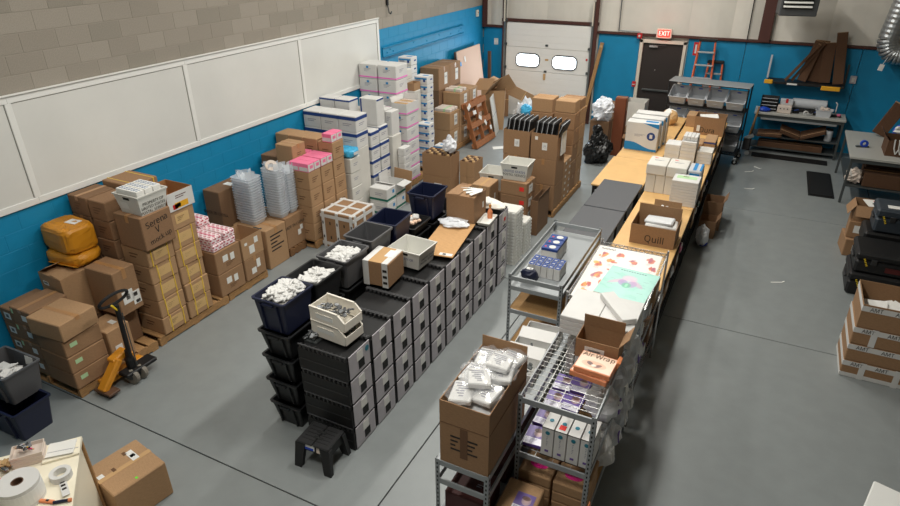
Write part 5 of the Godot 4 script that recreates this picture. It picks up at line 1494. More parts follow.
func build_tables():
	table("pale wood worktable left of the white boxes, nearest wood top", -2.28, -1.5, -11.04, -9.5, 0.9, "tabletop")
	table("pale wood worktable under the blue and white carton", -2.25, -1.48, -12.66, -11.06, 0.9, "tabletop")
	table("pale wood worktable at the far end of the row", -2.12, -1.48, -14.3, -12.68, 0.9, "tabletop")
	for i in 2:
		var z0 = [-9.72, -8.5][i]
		var t = thing("folding_table", ["dark grey folding table against the wood worktable", "dark grey folding table next to the steel shelf unit"][i], "table", Vector3(-1.81, 0, z0 + 0.6), 0, "dark grey folding tables")
		put(t, "table_top", box(Vector3(0.62, 0.03, 1.19), 0.006), "grey_top", Vector3(0, 0.92, 0))
		for sx in [-1, 1]:
			for sz in [-1, 1]:
				put(t, "leg", box(Vector3(0.03, 0.905, 0.03), 0.004), "black", Vector3(sx * 0.26, 0.4525, sz * 0.3))
			put(t, "leg_brace", box(Vector3(0.02, 0.02, 0.6), 0.003), "black", Vector3(sx * 0.26, 0.3, 0))
	right_table("black-framed wood table holding the Quill carton", -9.05, -6.52)
	right_table("black-framed wood table holding stacked white boxes", -11.7, -9.07)
	right_table("black-framed wood table nearest the rolling cart", -14.25, -11.72)
	# goods on the lower shelves along the aisle
	var r = RandomNumberGenerator.new()
	r.seed = 77
	var z = -6.75
	var i2 = 0
	var kinds = ["brown carton", "white packet", "green pouch", "magenta pouch", "grey pouch", "tan carton", "blue pouch"]
	var km = ["card4", "polybag", "green_print", "hotpink", "tote_light", "card2", "bluebin"]
	var places = ["first", "second", "third", "fourth", "fifth", "sixth", "seventh", "eighth", "ninth", "tenth", "eleventh", "twelfth", "thirteenth", "fourteenth", "fifteenth", "sixteenth", "seventeenth", "eighteenth", "nineteenth", "twentieth", "twenty-first", "twenty-second"]
	while z > -13.9 and i2 < 22:
		var w = r.randf_range(0.2, 0.36)
		var k = [0, 5, 1, 0, 3, 5, 4, 2, 0, 1, 6][i2 % 11]
		if abs(z + 9.05) < 0.25 or abs(z - w + 9.05) < 0.2 or abs(z + 11.7) < 0.25 or abs(z - w + 11.7) < 0.2:
			z -= 0.12
			continue
		var hh = r.randf_range(0.2, 0.34)
		var t = thing("shelf_goods", "%s on the table's middle shelf, %s along the aisle side" % [kinds[k], places[i2]], "goods", Vector3(-0.8, 0.47, z - w / 2), 0, "goods on lower table shelves")
		if k in [0, 5]:
			put(t, "carton", box(Vector3(0.3, hh, w), 0.005), km[k], Vector3(0, hh / 2, 0))
			put(t, "label", box(Vector3(0.002, hh * 0.4, w * 0.4), 0.0), "paper", Vector3(0.151, hh * 0.55, 0))
		else:
			put(t, "pouch", blob(Vector3(0.3, hh, w), 0.3, 0.07, 400 + i2, 16, 10), km[k])
			put(t, "label", box(Vector3(0.02, hh * 0.3, w * 0.3), 0.003), "paper", Vector3(0.145, hh * 0.5, 0))
		z -= w + 0.06
		i2 += 1
	# cartons and bags on the floor at the aisle side
	for q in [[-10.75, 0.36, 0.3, 0.5, "tall brown carton", "card4"], [-10.35, 0.3, 0.26, 0.3, "low brown carton", "card3"], [-11.1, 0.3, 0.28, 0.34, "dark brown carton", "card4"]]:
		O("%s open on the aisle floor beside the table row" % q[4], -0.6, -0.6 + q[2], 0.0, q[3], q[0] - q[1] / 2, q[0] + q[1] / 2, {"x+": 30}, {"m": q[5], "fl": 0.1})
	var tb = thing("plastic_bag", "white plastic bag hanging at the aisle edge of tables", "bag", Vector3(-0.5, 0.0, -9.9))
	put(tb, "bag", blob(Vector3(0.2, 0.34, 0.3), 0.3, 0.09, 430, 18, 12), "polybag")
	put(tb, "blue_print", blob(Vector3(0.14, 0.14, 0.2), 0.3, 0.09, 431, 12, 8), "bluebin", Vector3(0.03, -0.05, -0.05))
	# ---- goods on top
	var g = "cartons on the tables"
	var t2 = O("open brown carton marked Quill with white packs inside", -1.25, -0.69, 0.9, 1.17, -8.08, -7.62, {}, {"m": "card1", "tx": [["z", 0.1, -0.3, "Quill", 0.09, "ink", 0.0]]})
	put(t2, "packs", box(Vector3(0.4, 0.06, 0.26), 0.015), "white", Vector3(0.06, 0.2, -0.05), Vector3(0, 5, 0))
	put(t2, "packs", box(Vector3(0.36, 0.05, 0.2), 0.015), "polybag", Vector3(0.03, 0.25, -0.06), Vector3(0, -4, 3))
	put(t2, "rear_flap", box(Vector3(0.55, 0.12, 0.006), 0.001), "card1", Vector3(0, 0.33, -0.226))
	t2 = O("small open brown carton of white bottles behind Quill carton", -1.14, -0.76, 0.9, 1.06, -8.62, -8.3, {"z-": 4}, {"m": "card2", "fl": 0.1, "d": [["z", 0.1, 0.5, 0.08, 0.05, "paper"]]})
	for i in 5:
		var b = thing("white_bottle", "%s white bottle lying in the small open carton" % ["leftmost", "second", "third", "fourth", "rightmost"][i], "bottle", Vector3(-1.08 + i * 0.065, 0.98, -8.47 + 0.04 * (i % 2)), 15 * i - 30, "white bottles in the small carton")
		put(b, "bottle", lathe([[0.03, 0], [0.032, 0.03], [0.032, 0.12], [0.016, 0.15]], 12), "white", Vector3.ZERO, Vector3(25 * (i % 3) - 20, 0, 12 * i - 20))
		put(b, "cap", lathe([[0.018, 0.15], [0.018, 0.175]], 12), "trim_white", Vector3.ZERO, Vector3(25 * (i % 3) - 20, 0, 12 * i - 20))
	g = "plain white boxes on the tables"
	for i in 4: C("%s upright plain white box in the row on the wood table" % ["leftmost", "second", "third", "rightmost"][i], -1.44 + i * 0.145, -1.3 + i * 0.145, 0.9, 1.2, -9.93, -9.53, {"n": "white_box", "m": "white2", "tape": "", "g": g, "bv": 0.004})
	for i in 2: C("%s white box lying across the upright white boxes" % ["left", "right"][i], -1.45 + i * 0.3, -1.16 + i * 0.3, 1.202, 1.36, -9.94, -9.5, {"n": "white_box", "m": "white2", "tape": "", "g": g, "sc": [["y", 0, 0.1, 0.14, 0.04, 2, "grey_print"]], "d": [["y", -0.4, 0.6, 0.05, 0.02, "redsticker", "print"]]})
	C("blue and silver foil pack lying on the white boxes", -0.85, -0.65, 1.18, 1.34, -9.92, -9.55, {"n": "foil_pack", "c": "pack", "m": "tote_light", "tape": "", "bv": 0.02, "d": [["y", -0.1, 0.0, 0.05, 0.34, "cyan_print", "stripe"], ["y", 0.75, 0.0, 0.03, 0.34, "cyan_print", "stripe"], ["z", 0.0, 0.0, 0.14, 0.06, "cyan_print", "stripe"]]})
	C("white box under the blue and silver foil pack", -0.85, -0.65, 0.9, 1.178, -9.92, -9.53, {"n": "white_box", "m": "white2", "tape": "", "g": g})
	for i in 9: C("%s flat white box in the stack with mint labels" % place_in(8 - i, 9), -1.01 + 0.004 * (i % 2), -0.64 + 0.004 * (i % 2), 0.9 + i * 0.043, 0.94 + i * 0.043, -9.48, -9.16, {"n": "flat_white_box", "m": "white", "tape": "", "g": "flat white boxes with mint labels", "bv": 0.003, "d": [["y", 0.0, 0.2, 0.28, 0.12, "mint", "label"], ["y", -0.1, 0.35, 0.08, 0.02, "redsticker", "print"]] if i == 8 else []})
	for j in 3:
		var n = [5, 7, 4][j]
		for i in n: C("%s small white box in the %s small stack on far table" % [place_in(n - 1 - i, n), ["left", "middle", "right"][j]], -1.45 + j * 0.27, -1.2 + j * 0.27, 0.9 + i * 0.055, 0.952 + i * 0.055, -11.6, -11.28 + (0.1 if j == 1 else 0.0), {"n": "flat_white_box", "m": ["white", "white2"][i % 2], "tape": "", "g": "small white boxes on the far table", "bv": 0.003})
	for i in 4: C("%s slim white box standing on the middle small stack" % ["leftmost", "second", "third", "rightmost"][i], -1.17 + i * 0.06, -1.115 + i * 0.06, 1.287, 1.36, -11.55, -11.25, {"n": "slim_white_box", "m": "white", "tape": "", "g": "slim white boxes", "bv": 0.003})
	C("tan flat carton lying beyond the small white stacks", -1.3, -0.9, 0.9, 1.02, -12.45, -12.05, {"m": "card2"})
	C("carton edge with dark blue strip beside the tan flat carton", -0.88, -0.68, 0.9, 1.1, -12.5, -12.0, {"m": "card2", "bands": [[0.85, 0.12, "navy_print"]], "tape": ""})
	t2 = O("wide open brown carton with dark script near the rolling cart", -1.2, -0.64, 0.9, 1.26, -13.5, -13.1, {}, {"m": "card1", "tx": [["z", -0.1, -0.45, "Dura", 0.1, "ink", 0.0]], "d": [["z", -0.7, -0.3, 0.06, 0.12, "paper"]]})
	put(t2, "papers", box(Vector3(0.34, 0.05, 0.24), 0.01), "paper", Vector3(-0.04, 0.32, 0), Vector3(3, 10, 4))
	C("tan closed carton left behind the dark script carton", -1.42, -1.05, 0.9, 1.14, -14.0, -13.6, {"m": "card2"})
	# blue swoosh cartons
	g = "white cartons with blue swoosh"
	for i in 3:
		var t = C("%s white carton with blue wave on the wood worktable" % ["front", "middle", "rear"][i], -2.22 + i * 0.02, -1.64 + i * 0.03, 0.9, 1.43 + i * 0.02, -11.78 - i * 0.27, -11.54 - i * 0.27, {"n": "swoosh_carton", "m": "white", "tape": "", "g": g})
		var s = Vector3(0.58, 0.53, 0.24)
		for e in ["z"]:
			var st = S()
			var N = 14
			for j in N:
				var a0 = -0.29 + 0.58 * j / N
				var a1 = -0.29 + 0.58 * (j + 1) / N
				var f0 = 0.16 - 0.10 * float(j) / N + 0.025 * sin(6.0 * j / N)
				var f1 = 0.16 - 0.10 * float(j + 1) / N + 0.025 * sin(6.0 * (j + 1) / N)
				Q(st, Vector3(a0, 0.01, 0), Vector3(a1, 0.01, 0), Vector3(a1, f1, 0), Vector3(a0, f0, 0), Vector3(0, 0, 1))
			T(st, Vector3(0.0, 0.525, 0), Vector3(0.29, 0.525, 0), Vector3(0.29, 0.44, 0), Vector3(0, 0, 1))
			put(t, "blue_wave", st.commit(), "cyan_print", Vector3(0, 0, 0.1225))
		var s4 = S()
		acyl(s4, Vector3(0, 0, 0), Vector3(0, 0, 0.002), 0.075, 24)
		put(t, "round_emblem", s4.commit(), "navy_print", Vector3(0.17, 0.29, 0.121))
		put(t, "emblem_mark", box(Vector3(0.05, 0.07, 0.002), 0.0), "white", Vector3(0.17, 0.29, 0.1245))
		scribble(t, "z", s, -0.1, 0.1, 0.2, 0.05, 3, "grey_print")
		decal(t, "top_swash", "y", s, 0.5, 0.0, 0.22, 0.1, "cyan_print")
	var cn = thing("tan_basket", "small tan sack of parts behind the swoosh cartons", "basket", Vector3(-1.75, 0.9, -13.6))
	put(cn, "sack", blob(Vector3(0.36, 0.3, 0.3), 0.25, 0.06, 440, 20, 12), "cap_tan")
	put(cn, "lining", blob(Vector3(0.24, 0.1, 0.2), 0.3, 0.06, 441, 14, 8), "paper", Vector3(0, 0.22, 0))

func build_shelves():
	# grey steel unit at the left end of the line
	boltless("grey steel shelf unit with tan wood shelf beside dark tables", -2.13, -1.52, -7.15, -5.56, 1.24, [[1.22, ""], [1.1, "steel"], [0.8, "chipboard"], [0.3, "chipboard"]])
	var g = "navy-topped product boxes"
	for i in 3:
		var t = C("%s navy box with white oval in the rear row" % ["nearest", "middle", "farthest"][i], -1.99, -1.8, 1.1, 1.29, -6.34 - i * 0.14, -6.22 - i * 0.14, {"n": "product_box", "m": "white", "tape": "", "g": g, "bands": [[0.93, 0.16, "navy_print"]]})
		put(t, "navy_top", box(Vector3(0.192, 0.003, 0.122), 0.0), "navy_print", Vector3(0, 0.191, 0))
		put(t, "oval", lathe([[0.04, 0.0], [0.04, 0.002]], 16), "white", Vector3(0.02, 0.193, 0))
		put(t, "red_mark", box(Vector3(0.02, 0.003, 0.02), 0.0), "redsticker", Vector3(-0.06, 0.193, 0.01))
	for i in 5:
		for j in 3:
			var t = C("small white box with navy patterned top, %s row, %s place" % [["front", "second", "third"][j], ["first", "second", "third", "fourth", "fifth"][i]], -2.02 + i * 0.075, -1.95 + i * 0.075, 1.1, 1.24, -5.95 - j * 0.085, -5.87 - j * 0.085, {"n": "product_box", "m": "white", "tape": "", "g": g, "bv": 0.003})
			put(t, "navy_top", box(Vector3(0.066, 0.004, 0.076), 0.0), "navy_print", Vector3(0, 0.14, 0))
			put(t, "white_mark", box(Vector3(0.03, 0.003, 0.012), 0.0), "white", Vector3(0, 0.143, 0.01))
	var nb = thing("navy_pouch", "dark navy pouch set before the small white boxes", "pouch", Vector3(-1.95, 1.1, -5.74))
	put(nb, "pouch", blob(Vector3(0.2, 0.16, 0.13), 0.2, 0.08, 450, 18, 12), "tote_navy")
	put(nb, "label", box(Vector3(0.07, 0.01, 0.04), 0.002), "paper", Vector3(0, 0.155, 0))
	# low shelf on the left with the big packet carton
	boltless("low grey steel shelf unit holding the carton of plastic packets", -1.69, -1.25, -5.1, -3.03, 1.03, [[1.02, "steel"], [0.83, ""], [0.45, "steel"], [0.1, "steel"]])
	var t3 = O("large open carton filled with clear bagged white packs", -1.65, -1.26, 1.02, 1.6, -3.78, -3.04, {"z-": 0}, {"m": "card1", "fl": 0.1, "sc": [["z", -0.35, -0.25, 0.08, 0.16, 4, "ink"], ["z", 0.35, -0.25, 0.08, 0.16, 4, "ink"]], "d": [["z", 0.0, -0.2, 0.06, 0.28, "ink_soft", "tape"], ["z", 0.0, 0.32, 0.38, 0.004, "ink_soft", "crease"], ["x", 0.0, 0.32, 0.72, 0.004, "ink_soft", "crease"]]})
	g = "bagged white packs in the large carton"
	var kk = 0
	for q in [[-1.54, 1.55, -3.2, 10], [-1.37, 1.56, -3.25, -8], [-1.55, 1.56, -3.42, -5], [-1.36, 1.57, -3.5, 12], [-1.53, 1.57, -3.63, 8], [-1.36, 1.58, -3.68, -10], [-1.47, 1.61, -3.33, 25], [-1.4, 1.62, -3.56, 5]]:
		var t = thing("bagged_pack", "%s clear-bagged white pack in the large open carton" % ["front left", "front right", "middle left", "middle right", "rear left", "rear right", "upper front", "upper rear"][kk], "pack", Vector3(q[0], q[1], q[2]), q[3], g)
		put(t, "pack", box(Vector3(0.17, 0.045, 0.21), 0.008), "white", Vector3(0, 0.03, 0), Vector3(6 - kk * 2, 0, 8 - kk * 2))
		var st = S()
		for j in 6: abox(st, Vector3(-0.02 + 0.01 * (j % 3), 0, -0.07 + j * 0.025), Vector3(0.11 - 0.015 * j, 0.002, 0.009))
		put(t, "print", st.commit(), "grey_print", Vector3(0, 0.0545, 0), Vector3(6 - kk * 2, 0, 8 - kk * 2))
		put(t, "film", blob(Vector3(0.24, 0.09, 0.26), 0.35, 0.12, 460 + kk, 16, 8), "film")
		kk += 1
	put(t3, "filler", box(Vector3(0.36, 0.4, 0.7), 0.01), "polybag", Vector3(0, 0.3, 0))
	g = "white open trays on the low shelf"
	for i in 3:
		var t = thing("white_tray_box", "%s white tray box on the low shelf behind packets" % ["nearest", "middle", "farthest"][i], "tray", Vector3(-1.5 + 0.01 * i, 1.02, -4.27 - i * 0.29), 3, g)
		put(t, "tray", shell(Vector3(0.34, 0.1, 0.26), 0.006), "white")
		if i < 2: put(t, "raised_lid", box(Vector3(0.34, 0.14, 0.006), 0.001), "white", Vector3(0, 0.115, -0.19), Vector3(-74, 0, 0))
		var hp = put(t, "contents", packets(0.24, 0.16, 0.05, 12, 480 + i, 0.05, 0.02), "steel_dk")
		hp.set_meta("kind", "stuff")
	for i in 3: C("%s dark maroon box on the low shelf under the carton" % ["front", "middle", "rear"][i], -1.64, -1.3, 0.45, 0.66, -3.4 - i * 0.45, -3.08 - i * 0.45, {"n": "maroon_box", "m": "maroon_box", "tape": "", "sc": [["y", 0.4, 0.0, 0.06, 0.04, 2, "grey_print"]]})
	# near wire-deck unit
	boltless("grey steel shelf unit with white wire decks nearest the camera", -1.23, -0.63, -5.1, -3.52, 1.44, [[1.42, "wire"], [0.87, "wire"], [0.33, "chipboard"]])
	g = "flat white boxes on the wire deck"
	for i in 2:
		for k in 4:
			C("%s flat white box in the %s stack on the wire shelf" % [place_in(3 - k, 4), ["left", "right"][i]], -1.22 + i * 0.31, -0.915 + i * 0.31, 1.425 + k * 0.045, 1.467 + k * 0.045, -4.98, -4.47, {"n": "flat_white_box", "m": "white", "tape": "", "g": g, "bv": 0.004})
	C("long white box laid askew on the flat white boxes", -0.86, -0.73, 1.606, 1.66, -4.98, -4.52, {"n": "long_white_box", "m": "white", "tape": "", "rot": 38, "bv": 0.004})
	O("open brown carton with paper label on the wire shelf", -1.0, -0.65, 1.425, 1.6, -4.42, -4.2, {"z-": -6, "x+": 35}, {"m": "card1", "fl": 0.12, "d": [["z", -0.1, -0.1, 0.16, 0.08, "paper"], ["z", -0.1, -0.05, 0.1, 0.03, "grey_print", "print"]]})
	g = "peach snack packs"
	for i in 2:
		var t = C(["lower peach printed pack on the wire shelf edge", "upper peach printed pack with food picture"][i], -0.95 + i * 0.02, -0.65 + i * 0.01, 1.425 + i * 0.05, 1.472 + i * 0.05, -4.17, -3.92 - i * 0.01, {"n": "snack_pack", "c": "pack", "m": "orange_wrap", "tape": "", "g": g, "bv": 0.004, "rot": -6.0 + i * 3})
		put(t, "picture", uvplane(0.28, 0.22), "orange_print", Vector3(0, 0.0485, 0))
		if i == 1: text(t, "lettering", "y", Vector3(0.29, 0.0475, 0.25), 0.0, 0.62, "Air Wrap", 0.05, "cap_dark")
	var ht = thing("hang_tag", "peach hang tag standing at the pack end", "tag", Vector3(-0.64, 1.425, -4.14), 0)
	put(ht, "card", box(Vector3(0.03, 0.12, 0.1), 0.004), "orange_wrap", Vector3(0, 0.06, 0), Vector3(0, 0, -20))
	put(ht, "hole", box(Vector3(0.034, 0.012, 0.03), 0.002), "slot", Vector3(0.017, 0.1, 0), Vector3(0, 0, -20))
	g = "upright white boxes with black lines"
	for i in 4:
		var t = C("%s upright white box with blue logo on lower wire shelf" % ["leftmost", "second", "third", "rightmost"][i], -1.04 + i * 0.102, -0.945 + i * 0.102, 0.872, 1.16, -3.82, -3.57, {"n": "product_box", "m": "white", "tape": "", "g": g, "bv": 0.003, "bands": [[0.02, 0.03, "ink"], [0.985, 0.02, "ink"]], "d": [["z", 0.0, -0.6, 0.03, 0.02, "purple_print", "print"]]})
		for e in [["z", Vector3(0, 0.24, 0.1265), Vector3(90, 0, 0)], ["y", Vector3(0, 0.2895, 0.03), Vector3(0, 0, 0)]]:
			put(t, "logo", lathe([[0.018, 0.0], [0.018, 0.002]], 14), "teal", e[1], e[2])
		scribble(t, "z", Vector3(0.095, 0.288, 0.25), 0.0, 0.1, 0.012, 0.1, 6, "grey_print")
		if i == 1: decal(t, "red_sticker", "y", Vector3(0.095, 0.288, 0.25), 0, -0.6, 0.05, 0.05, "redsticker", 0, 0.003)
	g = "purple leaflets"
	for i in 8:
		var t = thing("leaflet", "%s purple photo leaflet on the lower wire shelf" % ["front left", "middle left", "middle", "middle right", "second row left", "second row right", "third row left", "third row right"][i], "leaflet", Vector3([-1.13, -1.13, -0.96, -0.79, -1.13, -0.98, -1.13, -0.98][i], 0.872, [-3.72, -3.97, -4.0, -3.96, -4.22, -4.24, -4.47, -4.5][i]), [4, -3, 5, 0, 3, -4, 2, 0][i], g)
		put(t, "stack", box(Vector3(0.16, 0.03, 0.22), 0.002), "purple_print", Vector3(0, 0.015, 0))
		put(t, "cover", uvplane(0.155, 0.215), "leaflet", Vector3(0, 0.0312, 0))
	for i in 3: C("%s upright pale grey carton at the back of lower wire shelf" % ["left", "middle", "right"][i], -1.18 + i * 0.08, -1.11 + i * 0.08, 0.872, 1.28, -5.05, -4.64, {"n": "slim_carton", "m": "white2", "tape": "", "bv": 0.003})
	g = "tan cartons with pink ovals"
	for i in 2:
		for k in 3:
			var t = C("%s tan carton with pink oval sticker, %s stack on bottom shelf" % [["lowest", "middle", "topmost"][k], ["left", "right"][i]], -1.21 + i * 0.295, -0.935 + i * 0.295, 0.33 + k * 0.105, 0.43 + k * 0.105, -3.95, -3.56, {"n": "flat_carton", "m": "card2", "tape": "", "g": g})
			if k == 2:
				var st = S()
				acyl(st, Vector3(0, 0, 0), Vector3(0, 0.002, 0), 0.075, 22)
				var e = put(t, "pink_oval", st.commit(), "hotpink", Vector3(0.0, 0.1, 0.07))
				e.scale = Vector3(1, 1, 0.6)
				scribble(t, "y", Vector3(0.275, 0.1, 0.39), 0.0, -0.35, 0.08, 0.03, 2, "peach")
	var lt = C("tan carton with purple leaflet standing in front of the unit", -1.24, -0.95, 0.0, 0.62, -3.48, -3.14, {"m": "card2", "tape": ""})
	put(lt, "leaflet", uvplane(0.15, 0.2), "leaflet", Vector3(0.04, 0.6215, 0.04))
	var og = thing("orange_bracket", "orange punched strap hanging at the unit's right post", "strap", Vector3(-0.58, 0.3, -3.5))
	put(og, "strap", box(Vector3(0.012, 0.34, 0.06), 0.004), "orange_wrap", Vector3(0, 0.17, 0), Vector3(10, 0, 6))
	for k in 3: put(og, "hole", lathe([[0.012, 0], [0.012, 0.016]], 10), "slot", Vector3(0.008 - 0.01 * (k - 1), 0.07 + k * 0.1, 0.014 * (k - 1)), Vector3(0, 0, -90))
	# bags on the unit's aisle side
	g = "clear bags on the shelf unit"
	for i in 8:
		var t = thing("clear_bag", "%s bagged white bundle, %s shelf, bulging over the aisle side" % [["nearest", "second", "third", "farthest"][i % 4], ["lower wire", "bottom"][i / 4]], "bag", Vector3(-0.72, [0.875, 0.34][i / 4], -4.2 - (i % 4) * 0.255), 0, g)
		put(t, "bag", blob(Vector3(0.3, [0.3, 0.36, 0.32, 0.4, 0.34, 0.3, 0.36, 0.34][i], 0.25), 0.25, 0.09, 500 + i, 22, 14), ["polybag", "tote_light", "polybag", "polybag", "white", "polybag", "tote_light", "polybag"][i])
		put(t, "label", box(Vector3(0.01, 0.1, 0.1), 0.002), ["purple_print", "paper", "paper", "purple_print", "paper", "purple_print", "paper", "paper"][i], Vector3(0.14, 0.17, 0), Vector3(0, 0, 8))
	# chrome wire rack with the wall charts
	var t = thing("wire_rack", "chrome wire rack with printed wall charts lying on top", "rack", Vector3(-0.995, 0, -5.82))
	var w = 0.73
	var d = 1.3
	for sx in [-1, 1]:
		for sz in [-1, 1]: put(t, "post", tube([Vector3(sx * w / 2, 0, sz * d / 2), Vector3(sx * w / 2, 1.43, sz * d / 2)], 0.0125, 10), "chrome")
	for y in [1.38, 0.9, 0.4]:
		put(t, "wire_shelf", wire_deck(w - 0.02, d - 0.02, 0.04), "chrome", Vector3(0, y, 0))
		var st = S()
		for sx in [-1, 1]:
			for e in [-0.02, 0.02]: abox(st, Vector3(sx * w / 2, y + e - 0.01, 0), Vector3(0.007, 0.007, d))
			for k in 26:
				var zz = -d / 2 + d * (k + 0.5) / 26
				abox(st, Vector3(sx * w / 2, y - 0.01, zz), Vector3(0.005, 0.045, 0.006), 0.0, Basis(Vector3(1, 0, 0), 0.6 if k % 2 == 0 else -0.6))
		for sz in [-1, 1]:
			for e in [-0.02, 0.02]: abox(st, Vector3(0, y + e - 0.01, sz * d / 2), Vector3(w, 0.007, 0.007))
			for k in 16:
				var xx = -w / 2 + w * (k + 0.5) / 16
				abox(st, Vector3(xx, y - 0.01, sz * d / 2), Vector3(0.006, 0.045, 0.005), 0.0, Basis(Vector3(0, 0, 1), 0.6 if k % 2 == 0 else -0.6))
		put(t, "truss_edge", st.commit(), "chrome")
	t = thing("wall_chart", "large pale chart with small red anatomical figures on chrome rack", "poster", Vector3(-1.0, 1.385, -5.78), 1)
	put(t, "board", box(Vector3(0.68, 0.006, 1.2), 0.001), "paper", Vector3(0, 0.005, 0))
	put(t, "print", uvplane(0.67, 1.19), "chart", Vector3(0, 0.0085, 0))
	t = thing("mint_chart", "mint green chart with pink and purple figure on the pale chart", "poster", Vector3(-0.88, 1.396, -5.62), -4)
	put(t, "board", box(Vector3(0.5, 0.004, 0.62), 0.001), "paper", Vector3(0, 0.003, 0))
	put(t, "print", uvplane(0.495, 0.615), "mintchart", Vector3(0, 0.0055, 0))
	g = "goods on the chrome rack"
	for i in 6:
		var t5 = thing("shelf_goods", "%s on the chrome rack's %s wire shelf" % [["white bagged bundle", "grey bagged bundle", "tan carton", "white pouch", "purple pack", "brown carton"][i], ["middle", "middle", "middle", "lower", "lower", "lower"][i]], "goods", Vector3(-0.8, [0.905, 0.405][i / 3], -5.4 - (i % 3) * 0.4), 0, g)
		if i in [2, 5]:
			put(t5, "carton", box(Vector3(0.3, 0.26, 0.3), 0.005), ["card2", "card4"][i / 5], Vector3(0, 0.135, 0))
			put(t5, "label", box(Vector3(0.002, 0.1, 0.12), 0.0), "paper", Vector3(0.151, 0.15, 0))
		else:
			put(t5, "bundle", blob(Vector3(0.32, 0.3, 0.34), 0.25, 0.08, 520 + i, 18, 12), ["polybag", "tote_light", "", "white", "purple_print"][i])
			put(t5, "label", box(Vector3(0.01, 0.1, 0.12), 0.002), "paper", Vector3(0.155, 0.15, 0))


# ---------------------------------------------------------------- back right corner and the near left table
func build_back_right():
	# rolling cart with tilted light grey totes
	var c0 = Vector3(-1.17, 0, -13.98)
	c0 = Vector3(-1.15, 0, -14.62)
	var turn = -5.0
	var t = thing("rolling_cart", "black tubular rolling cart with grey mesh top near the door", "cart", c0, turn)
	var w = 1.6
	var d = 0.5
	for sx in [-1, 1]:
		for sz in [-1, 1]:
			put(t, "post", tube([Vector3(sx * w / 2, 0.13, sz * d / 2), Vector3(sx * w / 2, 1.63, sz * d / 2)], 0.016, 8), "black")
			var cst = put(t, "caster", lathe([[0.03, -0.02], [0.055, -0.018], [0.058, 0], [0.055, 0.018], [0.03, 0.02]], 16), "rubber", Vector3(sx * w / 2, 0.058, sz * d / 2), Vector3(90, 30, 0))
			put(cst, "hub", lathe([[0.024, -0.024], [0.024, 0.024]], 10), "alu")
			put(t, "caster_fork", box(Vector3(0.06, 0.07, 0.05), 0.008), "steel", Vector3(sx * w / 2, 0.115, sz * d / 2))
	for y in [0.2, 0.62, 1.1, 1.62]:
		for sz in [-1, 1]: put(t, "rail", tube([Vector3(-w / 2, y, sz * d / 2), Vector3(w / 2, y, sz * d / 2)], 0.014, 8), "black")
		for sx in [-1, 1]: put(t, "end_rail", tube([Vector3(sx * w / 2, y, -d / 2), Vector3(sx * w / 2, y, d / 2)], 0.014, 8), "black")
		put(t, "shelf" if y < 1.5 else "mesh_top", wire_deck(w, d, 0.03, 0.003) if y < 1.5 else box(Vector3(w + 0.04, 0.012, d + 0.04), 0.003), "black" if y < 1.5 else "steel", Vector3(0, y + 0.012, 0))
	var lab = [["bottom tier", 0.23], ["middle tier", 0.65], ["top tier", 1.13]]
	for q in lab:
		for i in 4:
			var off = Vector3(-0.6 + i * 0.395, q[1], 0.0).rotated(Vector3.UP, deg_to_rad(turn))
			var tt = thing("grey_tote", "light grey tilted tote, %s of %s on the rolling cart" % [["leftmost", "second", "third", "rightmost"][i], q[0]], "tote", c0 + off, turn, "light grey totes on the cart")
			var tl = Basis(Vector3(1, 0, 0), deg_to_rad(24))
			var bd = put(tt, "body", shell(Vector3(0.37, 0.2, 0.44), 0.007, 0.86, 0.02, 0.008, 0.016), "tote_light")
			bd.basis = tl
			bd.position = Vector3(0, 0.09, 0)
			var hs = put(tt, "hand_slot", box(Vector3(0.08, 0.022, 0.005), 0.001), "bluebin", tl * Vector3(0, 0.16, -0.2) + Vector3(0, 0.09, 0))
			hs.basis = tl
			var lp = put(tt, "front_lip", box(Vector3(0.1, 0.03, 0.012), 0.003), "tote_light", tl * Vector3(0, 0.1, 0.212) + Vector3(0, 0.09, 0))
			lp.basis = tl
	# step ladders folded against the wall
	for q in [[-1.475, 2.33, 0.165, 0.29, "taller orange step ladder folded against the blue wall", -15.9, 7], [-1.24, 1.84, 0.15, 0.25, "shorter orange step ladder behind the taller one", -16.06, 5]]:
		var l = thing("step_ladder", q[4], "ladder", Vector3(q[0], 0, q[5]), 0, "orange step ladders")
		for sx in [-1, 1]:
			put(l, "front_rail", tube([Vector3(sx * q[3], 0.02, 0.07), Vector3(sx * q[2], q[1] - 0.05, 0)], 0.022, 6), "ladder")
			put(l, "rear_rail", tube([Vector3(sx * (q[3] - 0.03), 0.02, -0.02), Vector3(sx * (q[2] - 0.01), q[1] - 0.05, -0.06)], 0.014, 6), "ladder")
			put(l, "foot", box(Vector3(0.06, 0.04, 0.07), 0.008), "black", Vector3(sx * q[3], 0.02, 0.07))
		for i in q[6]:
			var y = q[1] - 0.29 * (i + 1)
			if y < 0.15: continue
			var hw = q[2] + (q[3] - q[2]) * (1 - y / q[1])
			put(l, "step", box(Vector3(hw * 2, 0.03, 0.08), 0.005), "alu", Vector3(0, y, 0.07 * (1 - y / q[1]) + 0.015))
		put(l, "top_cap", box(Vector3(q[2] * 2 + 0.06, 0.06, 0.13), 0.012), "black", Vector3(0, q[1] - 0.03, -0.02))
	# rack arm with cardboard blanks
	t = thing("wall_rack", "black wall shelf with yellow ends carrying cardboard blanks", "shelf", Vector3(0.66, 1.5, -15.92))
	put(t, "shelf_bar", box(Vector3(1.5, 0.05, 0.42), 0.006), "black", Vector3(0, 0.025, 0))
	put(t, "yellow_end", box(Vector3(0.17, 0.09, 0.04), 0.01), "yellow_block", Vector3(-0.72, 0.04, 0.22))
	put(t, "yellow_end", box(Vector3(0.36, 0.09, 0.04), 0.01), "yellow_block", Vector3(0.5, -0.01, 0.22))
